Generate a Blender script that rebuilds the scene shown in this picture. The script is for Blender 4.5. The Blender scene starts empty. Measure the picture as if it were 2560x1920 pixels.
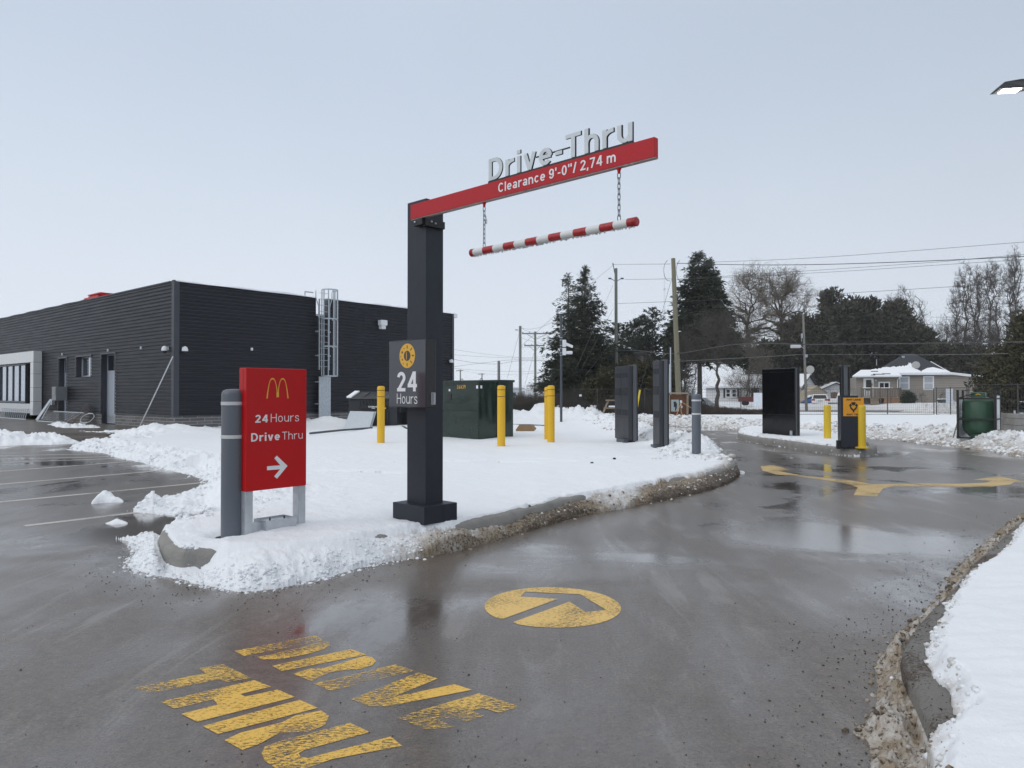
import bpy, bmesh, math, random
import numpy as np
from mathutils import Vector, Matrix
from mathutils.geometry import tessellate_polygon

S = bpy.context.scene
COL = S.collection
# ------------------------------------------------------------------ camera
F, CX, CY, HC = 1800.0, 1280.0, 960.0, 1.5          # focal length and centre of a 2560 x 1920 picture, eye height
PITCH = math.radians(0.70)
cam_d = bpy.data.cameras.new("camera"); cam = bpy.data.objects.new("camera", cam_d); COL.objects.link(cam)
cam_d.sensor_width = 36.0; cam_d.lens = 36.0 * F / 2560.0
cam_d.clip_start = 0.05; cam_d.clip_end = 9000
cam.location = (0, 0, HC); cam.rotation_euler = (math.radians(90) + PITCH, 0, 0)
S.camera = cam
# ------------------------------------------------------------------ sky, sun, exposure
w = bpy.data.worlds.new("World"); S.world = w; w.use_nodes = True
nt = w.node_tree; N = nt.nodes; L = nt.links
bg = N['Background']; bg.inputs['Strength'].default_value = 1.0
sky = N.new('ShaderNodeTexSky'); sky.sky_type = 'NISHITA'; sky.sun_disc = False
SUN_DIR = Vector((-0.80, -0.38, 0.60)).normalized()      # toward the brightest, thinnest cloud: to the left and behind the viewer
SUN_EL, SUN_AZ = math.asin(SUN_DIR.z), math.atan2(SUN_DIR.x, SUN_DIR.y)
sky.sun_elevation = SUN_EL; sky.sun_rotation = SUN_AZ; sky.dust_density = 3.0
tc = N.new('ShaderNodeTexCoord'); sep = N.new('ShaderNodeSeparateXYZ'); L.new(tc.outputs['Generated'], sep.inputs[0])
ramp = N.new('ShaderNodeValToRGB'); L.new(sep.outputs['Z'], ramp.inputs[0])
er = ramp.color_ramp; er.interpolation = 'B_SPLINE'
er.elements[0].position = 0.0; er.elements[0].color = (0.80, 0.86, 0.94, 1)
er.elements[1].position = 1.0; er.elements[1].color = (1.16, 1.20, 1.28, 1)
for p, c in ((0.12, (0.75, 0.82, 0.91)), (0.30, (0.60, 0.69, 0.82)), (0.45, (0.515, 0.615, 0.755)), (0.58, (0.62, 0.70, 0.82)), (0.75, (1.0, 1.05, 1.12))):
    e = er.elements.new(p); e.color = (*c, 1)
# soft cloud cover: slow brightness changes over the overcast
cn = N.new('ShaderNodeTexNoise'); cn.inputs['Scale'].default_value = 1.6; cn.inputs['Detail'].default_value = 3
L.new(tc.outputs['Generated'], cn.inputs['Vector'])
mr = N.new('ShaderNodeMapRange'); mr.inputs[1].default_value = 0.3; mr.inputs[2].default_value = 0.7
mr.inputs[3].default_value = 0.95; mr.inputs[4].default_value = 1.05; L.new(cn.outputs['Fac'], mr.inputs[0])
vm = N.new('ShaderNodeVectorMath'); vm.operation = 'SCALE'; L.new(ramp.outputs[0], vm.inputs[0]); L.new(mr.outputs[0], vm.inputs['Scale'])
# the overcast is a little thinner toward the far right of the view
dp = N.new('ShaderNodeVectorMath'); dp.operation = 'DOT_PRODUCT'; dp.inputs[1].default_value = (0.10, 0.995, 0.0)
L.new(tc.outputs['Generated'], dp.inputs[0])
mr2 = N.new('ShaderNodeMapRange'); mr2.inputs[1].default_value = 0.6; mr2.inputs[2].default_value = 1.0
mr2.inputs[3].default_value = 0.95; mr2.inputs[4].default_value = 1.12; L.new(dp.outputs['Value'], mr2.inputs[0])
vm2 = N.new('ShaderNodeVectorMath'); vm2.operation = 'SCALE'; L.new(vm.outputs[0], vm2.inputs[0]); L.new(mr2.outputs[0], vm2.inputs['Scale'])
sk = N.new('ShaderNodeVectorMath'); sk.operation = 'SCALE'; sk.inputs['Scale'].default_value = 0.06; L.new(sky.outputs[0], sk.inputs[0])
mx = N.new('ShaderNodeMix'); mx.data_type = 'RGBA'; mx.inputs['Factor'].default_value = 0.93
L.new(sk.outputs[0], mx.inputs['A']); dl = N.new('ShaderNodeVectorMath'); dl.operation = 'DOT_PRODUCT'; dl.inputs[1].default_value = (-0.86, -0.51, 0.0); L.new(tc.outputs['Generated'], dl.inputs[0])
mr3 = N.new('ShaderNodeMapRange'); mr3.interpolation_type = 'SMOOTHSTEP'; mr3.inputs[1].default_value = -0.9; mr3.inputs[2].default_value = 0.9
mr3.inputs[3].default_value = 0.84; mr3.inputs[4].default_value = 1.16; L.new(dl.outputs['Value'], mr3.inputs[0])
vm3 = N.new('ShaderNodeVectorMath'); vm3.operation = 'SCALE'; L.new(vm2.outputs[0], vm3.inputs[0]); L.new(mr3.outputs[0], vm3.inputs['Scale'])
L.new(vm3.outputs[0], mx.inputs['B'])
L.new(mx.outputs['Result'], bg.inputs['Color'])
sd = bpy.data.lights.new("sun", 'SUN'); sd.energy = 0.75; sd.angle = math.radians(40); sd.color = (1, 0.97, 0.93)
so = bpy.data.objects.new("sun", sd); COL.objects.link(so)
so.rotation_euler = (-SUN_DIR).to_track_quat('-Z', 'Y').to_euler()
S.view_settings.view_transform = 'Standard'; S.view_settings.look = 'None'
S.view_settings.exposure = 0.0; S.view_settings.gamma = 1.0; S.view_settings.use_curve_mapping = False
try:
    S.cycles.max_bounces = 8; S.cycles.volume_bounces = 2; S.cycles.transparent_max_bounces = 12; S.cycles.use_denoising = True
except Exception:
    pass

# ------------------------------------------------------------------ measuring helpers
cp, sp = math.cos(PITCH), math.sin(PITCH)
def ray(px, py):
    x = (px - CX) / F; v = -(py - CY) / F
    return (x, cp - v * sp, sp + v * cp)
def gp(px, py, z=0.0):                        # point of the plane z seen at that pixel
    d = ray(px, py); t = (z - HC) / d[2]
    return (d[0] * t, d[1] * t)
def at(px, py, Y):                            # point at distance Y
    d = ray(px, py); t = Y / d[1]
    return Vector((d[0] * t, Y, HC + d[2] * t))
class Plane:                                  # vertical plane through o along u
    def __init__(s, o, u):
        l = math.hypot(*u); s.o = o; s.u = (u[0] / l, u[1] / l)
        s.rot = math.atan2(s.u[1], s.u[0])
    def hit(s, px, py):
        d = ray(px, py); ux, uy = s.u
        # o + u*k = d*t
        det = ux * (-d[1]) - uy * (-d[0])
        k = ((-s.o[0]) * (-d[1]) - (-s.o[1]) * (-d[0])) / det
        X = s.o[0] + ux * k; Y = s.o[1] + uy * k
        t = Y / d[1]
        return k, HC + d[2] * t

# ------------------------------------------------------------------ materials
MATS = {}
def new_mat(name):
    m = bpy.data.materials.new(name); m.use_nodes = True
    return m, m.node_tree.nodes, m.node_tree.links, m.node_tree.nodes['Principled BSDF']
def mat(name, col, rough=0.5, metal=0.0, var=0.12, scale=6.0, bump=0.0, bscale=None, spec=0.5, emit=None, stretch=None, coat=0.0, rvar=0.08):
    if name in MATS: return MATS[name]
    m, n, l, b = new_mat(name)
    b.inputs['Metallic'].default_value = metal; b.inputs['Specular IOR Level'].default_value = spec
    if coat: b.inputs['Coat Weight'].default_value = coat; b.inputs['Coat Roughness'].default_value = 0.08
    t = n.new('ShaderNodeTexCoord'); src = t.outputs['Object']
    if stretch:
        mp = n.new('ShaderNodeMapping'); mp.inputs['Scale'].default_value = stretch; l.new(src, mp.inputs[0]); src = mp.outputs[0]
    no = n.new('ShaderNodeTexNoise'); no.inputs['Scale'].default_value = scale; no.inputs['Detail'].default_value = 6; no.inputs['Roughness'].default_value = 0.6
    l.new(src, no.inputs['Vector'])
    r = n.new('ShaderNodeMapRange'); r.inputs[1].default_value = 0.25; r.inputs[2].default_value = 0.75
    r.inputs[3].default_value = 1 - var; r.inputs[4].default_value = 1 + var; l.new(no.outputs['Fac'], r.inputs[0])
    v = n.new('ShaderNodeVectorMath'); v.operation = 'SCALE'; v.inputs[0].default_value = col[:3]; l.new(r.outputs[0], v.inputs['Scale'])
    l.new(v.outputs[0], b.inputs['Base Color'])
    r2 = n.new('ShaderNodeMapRange'); r2.inputs[1].default_value = 0.25; r2.inputs[2].default_value = 0.75
    r2.inputs[3].default_value = max(0.02, rough - rvar); r2.inputs[4].default_value = min(1, rough + rvar); l.new(no.outputs['Fac'], r2.inputs[0])
    l.new(r2.outputs[0], b.inputs['Roughness'])
    if bump:
        n2 = n.new('ShaderNodeTexNoise'); n2.inputs['Scale'].default_value = bscale or scale * 4; n2.inputs['Detail'].default_value = 4
        l.new(src, n2.inputs['Vector'])
        bp = n.new('ShaderNodeBump'); bp.inputs['Strength'].default_value = bump; bp.inputs['Distance'].default_value = 0.02
        l.new(n2.outputs['Fac'], bp.inputs['Height']); l.new(bp.outputs[0], b.inputs['Normal'])
    if emit:
        b.inputs['Emission Color'].default_value = (*emit[:3], 1); b.inputs['Emission Strength'].default_value = emit[3]
    MATS[name] = m
    return m

charcoal = mat('charcoal_paint', (0.020, 0.024, 0.034), 0.45, spec=0.35, var=0.22, scale=9, bump=0.05, bscale=60)
black_gloss = mat('black_gloss', (0.004, 0.004, 0.005), 0.12, var=0.1)
black_matte = mat('black_matte', (0.012, 0.012, 0.013), 0.55)
sign_red = mat('sign_red', (0.50, 0.004, 0.006), 0.40, spec=0.3, var=0.06, scale=4)
beam_red = mat('beam_red', (0.47, 0.016, 0.024), 0.5, spec=0.3, var=0.14, scale=40, bump=0.25, bscale=300)
white_vinyl = mat('white_vinyl', (0.78, 0.78, 0.80), 0.4, var=0.04)
gold_vinyl = mat('gold_vinyl', (0.75, 0.42, 0.04), 0.4, var=0.04)
silver = mat('silver_paint', (0.60, 0.65, 0.68), 0.45, var=0.10, scale=14, bump=0.08, bscale=120)
alu = mat('aluminium', (0.50, 0.53, 0.56), 0.36, metal=0.55, var=0.14, scale=12)
galv = mat('galvanised', (0.44, 0.48, 0.52), 0.45, metal=0.5, var=0.25, scale=18)
grey_bollard = mat('grey_sleeve', (0.105, 0.118, 0.142), 0.42, var=0.10, scale=5, bump=0.06, bscale=40, stretch=(1, 1, .3))
yellow = mat('yellow_sleeve', (0.72, 0.42, 0.012), 0.42, var=0.08, scale=5, stretch=(1, 1, .3))
dkred = mat('dark_red_tape', (0.16, 0.02, 0.01), 0.5)
steel_dark = mat('dark_steel', (0.09, 0.10, 0.12), 0.42, metal=0.6, var=0.3, scale=30)
cladding = mat('dark_cladding', (0.013, 0.015, 0.022), 0.46, spec=0.4, var=0.14, scale=2.0, stretch=(.3, .3, 3))
trim_dark = mat('dark_trim', (0.040, 0.044, 0.056), 0.42, var=0.08)
panel_white = mat('white_panel', (0.72, 0.73, 0.74), 0.4, var=0.05)
panel_grey = mat('grey_panel', (0.44, 0.43, 0.42), 0.45, var=0.06)
door_grey = mat('door_paint', (0.36, 0.40, 0.46), 0.45, var=0.06)
green_box = mat('green_enamel', (0.010, 0.024, 0.017), 0.14, var=0.25, scale=1.5, bump=0.22, bscale=2.2)
dump_black = mat('black_steel', (0.014, 0.016, 0.020), 0.5, var=0.3)
wood_old = mat('weathered_wood', (0.24, 0.19, 0.14), 0.85, var=0.3, scale=12, bump=0.3, stretch=(1, 1, .15))
wood_brown = mat('brown_plywood', (0.14, 0.06, 0.03), 0.8, var=0.3, scale=8, stretch=(.2, 1, 2))
pole_wood = mat('pole_wood', (0.20, 0.185, 0.13), 0.9, var=0.25, scale=8, bump=0.3, stretch=(6, 6, .4))
pole_grey = mat('pole_grey_wood', (0.22, 0.22, 0.20), 0.9, var=0.25, scale=8, stretch=(6, 6, .4))
wire_m = mat('wire', (0.06, 0.06, 0.065), 0.7)
rubber = mat('tyre_rubber', (0.012, 0.012, 0.012), 0.8)
glass_shop = mat('coated_glass', (0.42, 0.45, 0.50), 0.03, metal=0.9, var=0.02, rvar=0.01)
glass_dk = mat('dark_glass', (0.015, 0.018, 0.022), 0.06, var=0.05, rvar=0.02)
car_white = mat('white_car_paint', (0.72, 0.73, 0.74), 0.25, coat=0.6, var=0.05)
tan_siding = None
concrete = mat('kerb_concrete', (0.25, 0.24, 0.225), 0.75, var=0.25, scale=5, bump=0.5, bscale=45)
def muddy_concrete():
    m, n, l, b = new_mat('muddy_concrete'); b.inputs['Roughness'].default_value = 0.6
    t = n.new('ShaderNodeTexCoord')
    a = n.new('ShaderNodeTexNoise'); a.inputs['Scale'].default_value = 1.7; a.inputs['Detail'].default_value = 4; l.new(t.outputs['Object'], a.inputs['Vector'])
    c = n.new('ShaderNodeTexNoise'); c.inputs['Scale'].default_value = 48; c.inputs['Detail'].default_value = 6; c.inputs['Roughness'].default_value = .75; l.new(t.outputs['Object'], c.inputs['Vector'])
    ad = n.new('ShaderNodeMath'); ad.operation = 'MULTIPLY_ADD'; l.new(a.outputs['Fac'], ad.inputs[0]); ad.inputs[1].default_value = 1.1; l.new(c.outputs['Fac'], ad.inputs[2])
    r = n.new('ShaderNodeMapRange'); r.inputs[1].default_value = 1.02; r.inputs[2].default_value = 1.14; l.new(ad.outputs[0], r.inputs[0])
    k = n.new('ShaderNodeMix'); k.data_type = 'RGBA'; l.new(r.outputs[0], k.inputs['Factor']); k.inputs['A'].default_value = (.20, .19, .175, 1); k.inputs['B'].default_value = (.075, .052, .036, 1); l.new(k.outputs['Result'], b.inputs['Base Color'])
    bp = n.new('ShaderNodeBump'); bp.inputs['Strength'].default_value = .8; bp.inputs['Distance'].default_value = .02; l.new(c.outputs['Fac'], bp.inputs['Height']); l.new(bp.outputs[0], b.inputs['Normal'])
    return m
muddy = muddy_concrete()
lime = mat('insulation_face', (0.50, 0.54, 0.57), 0.7, var=0.05)
snow_clean = mat('roof_snow', (0.86, 0.88, 0.91), 0.65, var=0.03, bump=0.2, bscale=8)
tank_green = mat('tank_green', (0.030, 0.080, 0.048), 0.42, var=0.25, scale=7, stretch=(1, 1, .25))
blue_tarp = mat('blue_tarp', (0.03, 0.10, 0.32), 0.5, var=0.25, bump=0.6, bscale=3)
beige_tarp = mat('beige_tarp', (0.42, 0.36, 0.27), 0.6, var=0.15, bump=0.5, bscale=2)
roof_dark = mat('dark_shingles', (0.032, 0.034, 0.044), 0.85, var=0.4, scale=3, stretch=(1, 6, 6), bump=0.3)
white_trim = mat('white_trim', (0.74, 0.76, 0.78), 0.5, var=0.04)

def wave_mat(name, col, pitch, rough=0.55, depth=0.25, line=0.55):
    """horizontal lapped siding: each course is bumped, its thin shadow gap also painted as a darker line"""
    m, n, l, b = new_mat(name); b.inputs['Roughness'].default_value = rough
    t = n.new('ShaderNodeTexCoord'); sx = n.new('ShaderNodeSeparateXYZ'); l.new(t.outputs['Object'], sx.inputs[0])
    d = n.new('ShaderNodeMath'); d.operation = 'DIVIDE'; d.inputs[1].default_value = pitch; l.new(sx.outputs['Z'], d.inputs[0])
    fr = n.new('ShaderNodeMath'); fr.operation = 'FRACT'; l.new(d.outputs[0], fr.inputs[0])
    bp = n.new('ShaderNodeBump'); bp.inputs['Strength'].default_value = 1.0; bp.inputs['Distance'].default_value = pitch * depth; bp.invert = True
    l.new(fr.outputs[0], bp.inputs['Height']); l.new(bp.outputs[0], b.inputs['Normal'])
    gt = n.new('ShaderNodeMath'); gt.operation = 'LESS_THAN'; gt.inputs[1].default_value = 0.13; l.new(fr.outputs[0], gt.inputs[0])
    no = n.new('ShaderNodeTexNoise'); no.inputs['Scale'].default_value = 1.3; no.inputs['Detail'].default_value = 5; l.new(t.outputs['Object'], no.inputs['Vector'])
    mm = n.new('ShaderNodeMix'); mm.data_type = 'RGBA'; l.new(no.outputs['Fac'], mm.inputs['Factor'])
    mm.inputs['A'].default_value = (*[c * 0.86 for c in col], 1); mm.inputs['B'].default_value = (*[c * 1.1 for c in col], 1)
    m2 = n.new('ShaderNodeMix'); m2.data_type = 'RGBA'; l.new(gt.outputs[0], m2.inputs['Factor']); l.new(mm.outputs['Result'], m2.inputs['A'])
    m2.inputs['B'].default_value = (*[c * line for c in col], 1)  # shadow under each lap, painted into the siding colour
    l.new(m2.outputs['Result'], b.inputs['Base Color'])
    return m
tan_siding = wave_mat('tan_lap_siding', (0.285, 0.255, 0.22), 0.19)
white_siding = wave_mat('white_lap_siding', (0.62, 0.62, 0.63), 0.22)

def brick_mat():
    m, n, l, b = new_mat('grey_block'); b.inputs['Roughness'].default_value = 0.85
    t = n.new('ShaderNodeTexCoord'); sx = n.new('ShaderNodeSeparateXYZ'); l.new(t.outputs['Object'], sx.inputs[0])
    ad = n.new('ShaderNodeMath'); ad.operation = 'ADD'; l.new(sx.outputs['X'], ad.inputs[0]); l.new(sx.outputs['Y'], ad.inputs[1])
    cb = n.new('ShaderNodeCombineXYZ'); l.new(ad.outputs[0], cb.inputs['X']); l.new(sx.outputs['Z'], cb.inputs['Y'])
    br = n.new('ShaderNodeTexBrick'); l.new(cb.outputs[0], br.inputs['Vector'])
    br.inputs['Scale'].default_value = 1.0; br.inputs['Brick Width'].default_value = 0.60; br.inputs['Row Height'].default_value = 0.125
    br.inputs['Mortar Size'].default_value = 0.011; br.inputs['Color1'].default_value = (0.105, 0.10, 0.10, 1); br.inputs['Color2'].default_value = (0.165, 0.16, 0.16, 1)
    br.inputs['Mortar'].default_value = (0.34, 0.34, 0.34, 1); br.inputs['Mortar Smooth'].default_value = 0.3
    l.new(br.outputs['Color'], b.inputs['Base Color'])
    bp = n.new('ShaderNodeBump'); bp.inputs['Strength'].default_value = 0.5; bp.inputs['Distance'].default_value = 0.02; bp.invert = True
    l.new(br.outputs['Fac'], bp.inputs['Height']); l.new(bp.outputs[0], b.inputs['Normal'])
    return m
block_m = brick_mat()

def paint_mat(name, col, wear=0.47, soft=0.035, big=0.42):
    """road paint worn through to the asphalt in flakes"""
    m, n, l, b = new_mat(name); b.inputs['Roughness'].default_value = 0.45
    t = n.new('ShaderNodeTexCoord')
    mp = n.new('ShaderNodeMapping'); mp.inputs['Rotation'].default_value = (0, 0, math.radians(-62)); mp.inputs['Scale'].default_value = (1, 2.6, 1); l.new(t.outputs['Object'], mp.inputs[0])
    n1 = n.new('ShaderNodeTexNoise'); n1.inputs['Scale'].default_value = 34; n1.inputs['Detail'].default_value = 9; n1.inputs['Roughness'].default_value = 0.82; l.new(mp.outputs[0], n1.inputs['Vector'])
    n2 = n.new('ShaderNodeTexNoise'); n2.inputs['Scale'].default_value = 1.9; n2.inputs['Detail'].default_value = 2; l.new(t.outputs['Object'], n2.inputs['Vector'])
    m1 = n.new('ShaderNodeMath'); m1.operation = 'MULTIPLY_ADD'; m1.inputs[1].default_value = big; m1.inputs[2].default_value = -big * 0.5; l.new(n2.outputs['Fac'], m1.inputs[0])
    a = n.new('ShaderNodeMath'); a.operation = 'ADD'; l.new(n1.outputs['Fac'], a.inputs[0]); l.new(m1.outputs[0], a.inputs[1])
    r = n.new('ShaderNodeMapRange'); r.inputs[1].default_value = wear - soft; r.inputs[2].default_value = wear + soft; l.new(a.outputs[0], r.inputs[0])
    l.new(r.outputs[0], b.inputs['Alpha'])
    mm = n.new('ShaderNodeMix'); mm.data_type = 'RGBA'; l.new(n1.outputs['Fac'], mm.inputs['Factor'])
    mm.inputs['A'].default_value = (*[c * 0.8 for c in col], 1); mm.inputs['B'].default_value = (*[min(1, c * 1.15) for c in col], 1)
    l.new(mm.outputs['Result'], b.inputs['Base Color'])
    return m
paint_yellow = paint_mat('worn_yellow_road_paint', (0.78, 0.48, 0.085), 0.475)
paint_yellow_faint = paint_mat('faint_yellow_road_paint', (0.74, 0.47, 0.10), 0.535)
paint_yellow_new = paint_mat('yellow_road_paint', (0.76, 0.50, 0.14), 0.445)
paint_yellow_far = paint_mat('yellow_arrow_paint', (0.58, 0.40, 0.15), 0.45)
paint_white = paint_mat('worn_white_road_paint', (0.52, 0.50, 0.46), 0.42)

def asphalt_mat():
    m, n, l, b = new_mat('wet_asphalt')
    t = n.new('ShaderNodeTexCoord'); P = t.outputs['Object']
    def noise(scale, det=5, rough=0.6, vec=P, dist=0.0):
        x = n.new('ShaderNodeTexNoise'); x.inputs['Scale'].default_value = scale; x.inputs['Detail'].default_value = det
        x.inputs['Roughness'].default_value = rough; x.inputs['Distortion'].default_value = dist; l.new(vec, x.inputs['Vector']); return x.outputs['Fac']
    def rng(v, a, b_, c, d, smooth=False):
        x = n.new('ShaderNodeMapRange'); x.inputs[1].default_value = a; x.inputs[2].default_value = b_; x.inputs[3].default_value = c; x.inputs[4].default_value = d
        if smooth: x.interpolation_type = 'SMOOTHSTEP'
        l.new(v, x.inputs[0]); return x.outputs[0]
    def mth(op, a, b_):
        x = n.new('ShaderNodeMath'); x.operation = op
        for i, q in enumerate((a, b_)):
            if isinstance(q, (int, float)): x.inputs[i].default_value = q
            else: l.new(q, x.inputs[i])
        return x.outputs[0]
    mp = n.new('ShaderNodeMapping'); mp.inputs['Rotation'].default_value = (0, 0, math.radians(-42)); mp.inputs['Scale'].default_value = (2.2, 0.45, 1); l.new(P, mp.inputs[0])
    tracks = noise(0.9, 5, 0.55, mp.outputs[0], 0.4)           # streaks along the lane
    patch = noise(0.42, 7, 0.56, P, 0.6)
    grain = noise(160, 3, 0.7)
    mid = noise(14, 6, 0.7)
    wet = rng(mth('ADD', mth('MULTIPLY', tracks, 0.30), mth('MULTIPLY', patch, 0.70)), 0.42, 0.60, 0, 1, True)
    pud = rng(mth('ADD', patch, mth('MULTIPLY', mid, 0.12)), 0.60, 0.66, 0, 1, True)
    rough = mth('ADD', rng(wet, 0, 1, 0.42, 0.24), mth('MULTIPLY', rng(mid, .3, .7, -0.05, 0.05), 1.0))
    mxr = n.new('ShaderNodeMix'); l.new(pud, mxr.inputs['Factor']); l.new(rough, mxr.inputs['A']); mxr.inputs['B'].default_value = 0.14
    l.new(mxr.outputs['Result'], b.inputs['Roughness'])
    c1 = n.new('ShaderNodeMix'); c1.data_type = 'RGBA'; l.new(rng(mid, .3, .7, 0, 1), c1.inputs['Factor'])
    c1.inputs['A'].default_value = (0.062, 0.050, 0.041, 1); c1.inputs['B'].default_value = (0.178, 0.146, 0.118, 1)
    c2 = n.new('ShaderNodeMix'); c2.data_type = 'RGBA'; l.new(rng(patch, .35, .6, 0, 0.75), c2.inputs['Factor'])
    l.new(c1.outputs['Result'], c2.inputs['A']); c2.inputs['B'].default_value = (0.105, 0.086, 0.072, 1)
    sp_ = n.new('ShaderNodeTexVoronoi'); sp_.inputs['Scale'].default_value = 90; l.new(P, sp_.inputs['Vector'])
    g2 = noise(58, 4, 0.75); gs = n.new('ShaderNodeVectorMath'); gs.operation = 'SCALE'; l.new(c2.outputs['Result'], gs.inputs[0]); l.new(rng(mth('ADD', mth('MULTIPLY', g2, .55), mth('MULTIPLY', noise(150, 2, .7), .45)), .34, .66, .42, 1.58), gs.inputs['Scale'])
    salt = rng(mth('ADD', mth('MULTIPLY', noise(1.5, 6, .65, mp.outputs[0], .8), .8), mth('MULTIPLY', g2, .2)), .52, .66, 0, .55, True); cS = n.new('ShaderNodeMix'); cS.data_type = 'RGBA'; l.new(salt, cS.inputs['Factor']); l.new(gs.outputs[0], cS.inputs['A']); cS.inputs['B'].default_value = (.235, .215, .195, 1)
    c3 = n.new('ShaderNodeMix'); c3.data_type = 'RGBA'; l.new(rng(sp_.outputs['Distance'], 0.0, 0.16, 0.55, 0), c3.inputs['Factor'])
    l.new(cS.outputs['Result'], c3.inputs['A']); c3.inputs['B'].default_value = (0.20, 0.19, 0.18, 1)
    l.new(c3.outputs['Result'], b.inputs['Base Color'])
    h = mth('ADD', mth('MULTIPLY', grain, 0.5), mth('MULTIPLY', noise(42, 4, 0.6), 0.9))
    bp = n.new('ShaderNodeBump'); bp.inputs['Distance'].default_value = 0.006
    l.new(rng(pud, 0, 1, 0.42, 0.06), bp.inputs['Strength']); l.new(h, bp.inputs['Height']); l.new(bp.outputs[0], b.inputs['Normal'])
    b.inputs['Specular IOR Level'].default_value = 0.35
    cw = rng(wet, 0, 1, 0.45, 1.0); l.new(cw, b.inputs['Coat Weight'])
    cr = n.new('ShaderNodeMix'); l.new(pud, cr.inputs['Factor']); l.new(rng(wet, 0, 1, 0.26, 0.12), cr.inputs['A']); cr.inputs['B'].default_value = 0.05; l.new(cr.outputs['Result'], b.inputs['Coat Roughness'])
    bp2 = n.new('ShaderNodeBump'); bp2.inputs['Distance'].default_value = 0.006; bp2.inputs['Strength'].default_value = 0.07; l.new(h, bp2.inputs['Height']); l.new(bp2.outputs[0], b.inputs['Coat Normal']); b.inputs['Coat IOR'].default_value = 1.36
    return m
asphalt = asphalt_mat()

def snow_mat(name, base=(0.84, 0.865, 0.90)):
    m, n, l, b = new_mat(name); b.inputs['Roughness'].default_value = 0.6
    t = n.new('ShaderNodeTexCoord')
    at_ = n.new('ShaderNodeAttribute'); at_.attribute_name = 'dirt'
    n1 = n.new('ShaderNodeTexNoise'); n1.inputs['Scale'].default_value = 7; n1.inputs['Detail'].default_value = 8; n1.inputs['Roughness'].default_value = 0.75; l.new(t.outputs['Object'], n1.inputs['Vector'])
    n3 = n.new('ShaderNodeTexNoise'); n3.inputs['Scale'].default_value = 38; n3.inputs['Detail'].default_value = 5; n3.inputs['Roughness'].default_value = 0.7; l.new(t.outputs['Object'], n3.inputs['Vector'])
    ad = n.new('ShaderNodeMath'); ad.operation = 'ADD'; l.new(n1.outputs['Fac'], ad.inputs[0]); l.new(at_.outputs['Fac'], ad.inputs[1])
    r = n.new('ShaderNodeMapRange'); r.inputs[1].default_value = 0.78; r.inputs[2].default_value = 1.25; l.new(ad.outputs[0], r.inputs[0])
    c1 = n.new('ShaderNodeMix'); c1.data_type = 'RGBA'; l.new(r.outputs[0], c1.inputs['Factor'])
    c1.inputs['A'].default_value = (*base, 1); c1.inputs['B'].default_value = (0.27, 0.215, 0.15, 1)
    # coarse grit
    ad2 = n.new('ShaderNodeMath'); ad2.operation = 'MULTIPLY_ADD'; l.new(at_.outputs['Fac'], ad2.inputs[0]); ad2.inputs[1].default_value = 0.40; l.new(n3.outputs['Fac'], ad2.inputs[2])
    r2 = n.new('ShaderNodeMapRange'); r2.inputs[1].default_value = 0.80; r2.inputs[2].default_value = 0.90; l.new(ad2.outputs[0], r2.inputs[0])
    c2 = n.new('ShaderNodeMix'); c2.data_type = 'RGBA'; l.new(r2.outputs[0], c2.inputs['Factor']); l.new(c1.outputs['Result'], c2.inputs['A'])
    c2.inputs['B'].default_value = (0.075, 0.055, 0.04, 1)
    l.new(c2.outputs['Result'], b.inputs['Base Color'])
    bp = n.new('ShaderNodeBump'); bp.inputs['Strength'].default_value = 0.45; bp.inputs['Distance'].default_value = 0.02
    a3 = n.new('ShaderNodeMath'); a3.operation = 'ADD'; l.new(n1.outputs['Fac'], a3.inputs[0]); l.new(n3.outputs['Fac'], a3.inputs[1])
    l.new(a3.outputs[0], bp.inputs['Height']); l.new(bp.outputs[0], b.inputs['Normal'])
    return m
snow_m = snow_mat('snow')

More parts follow.
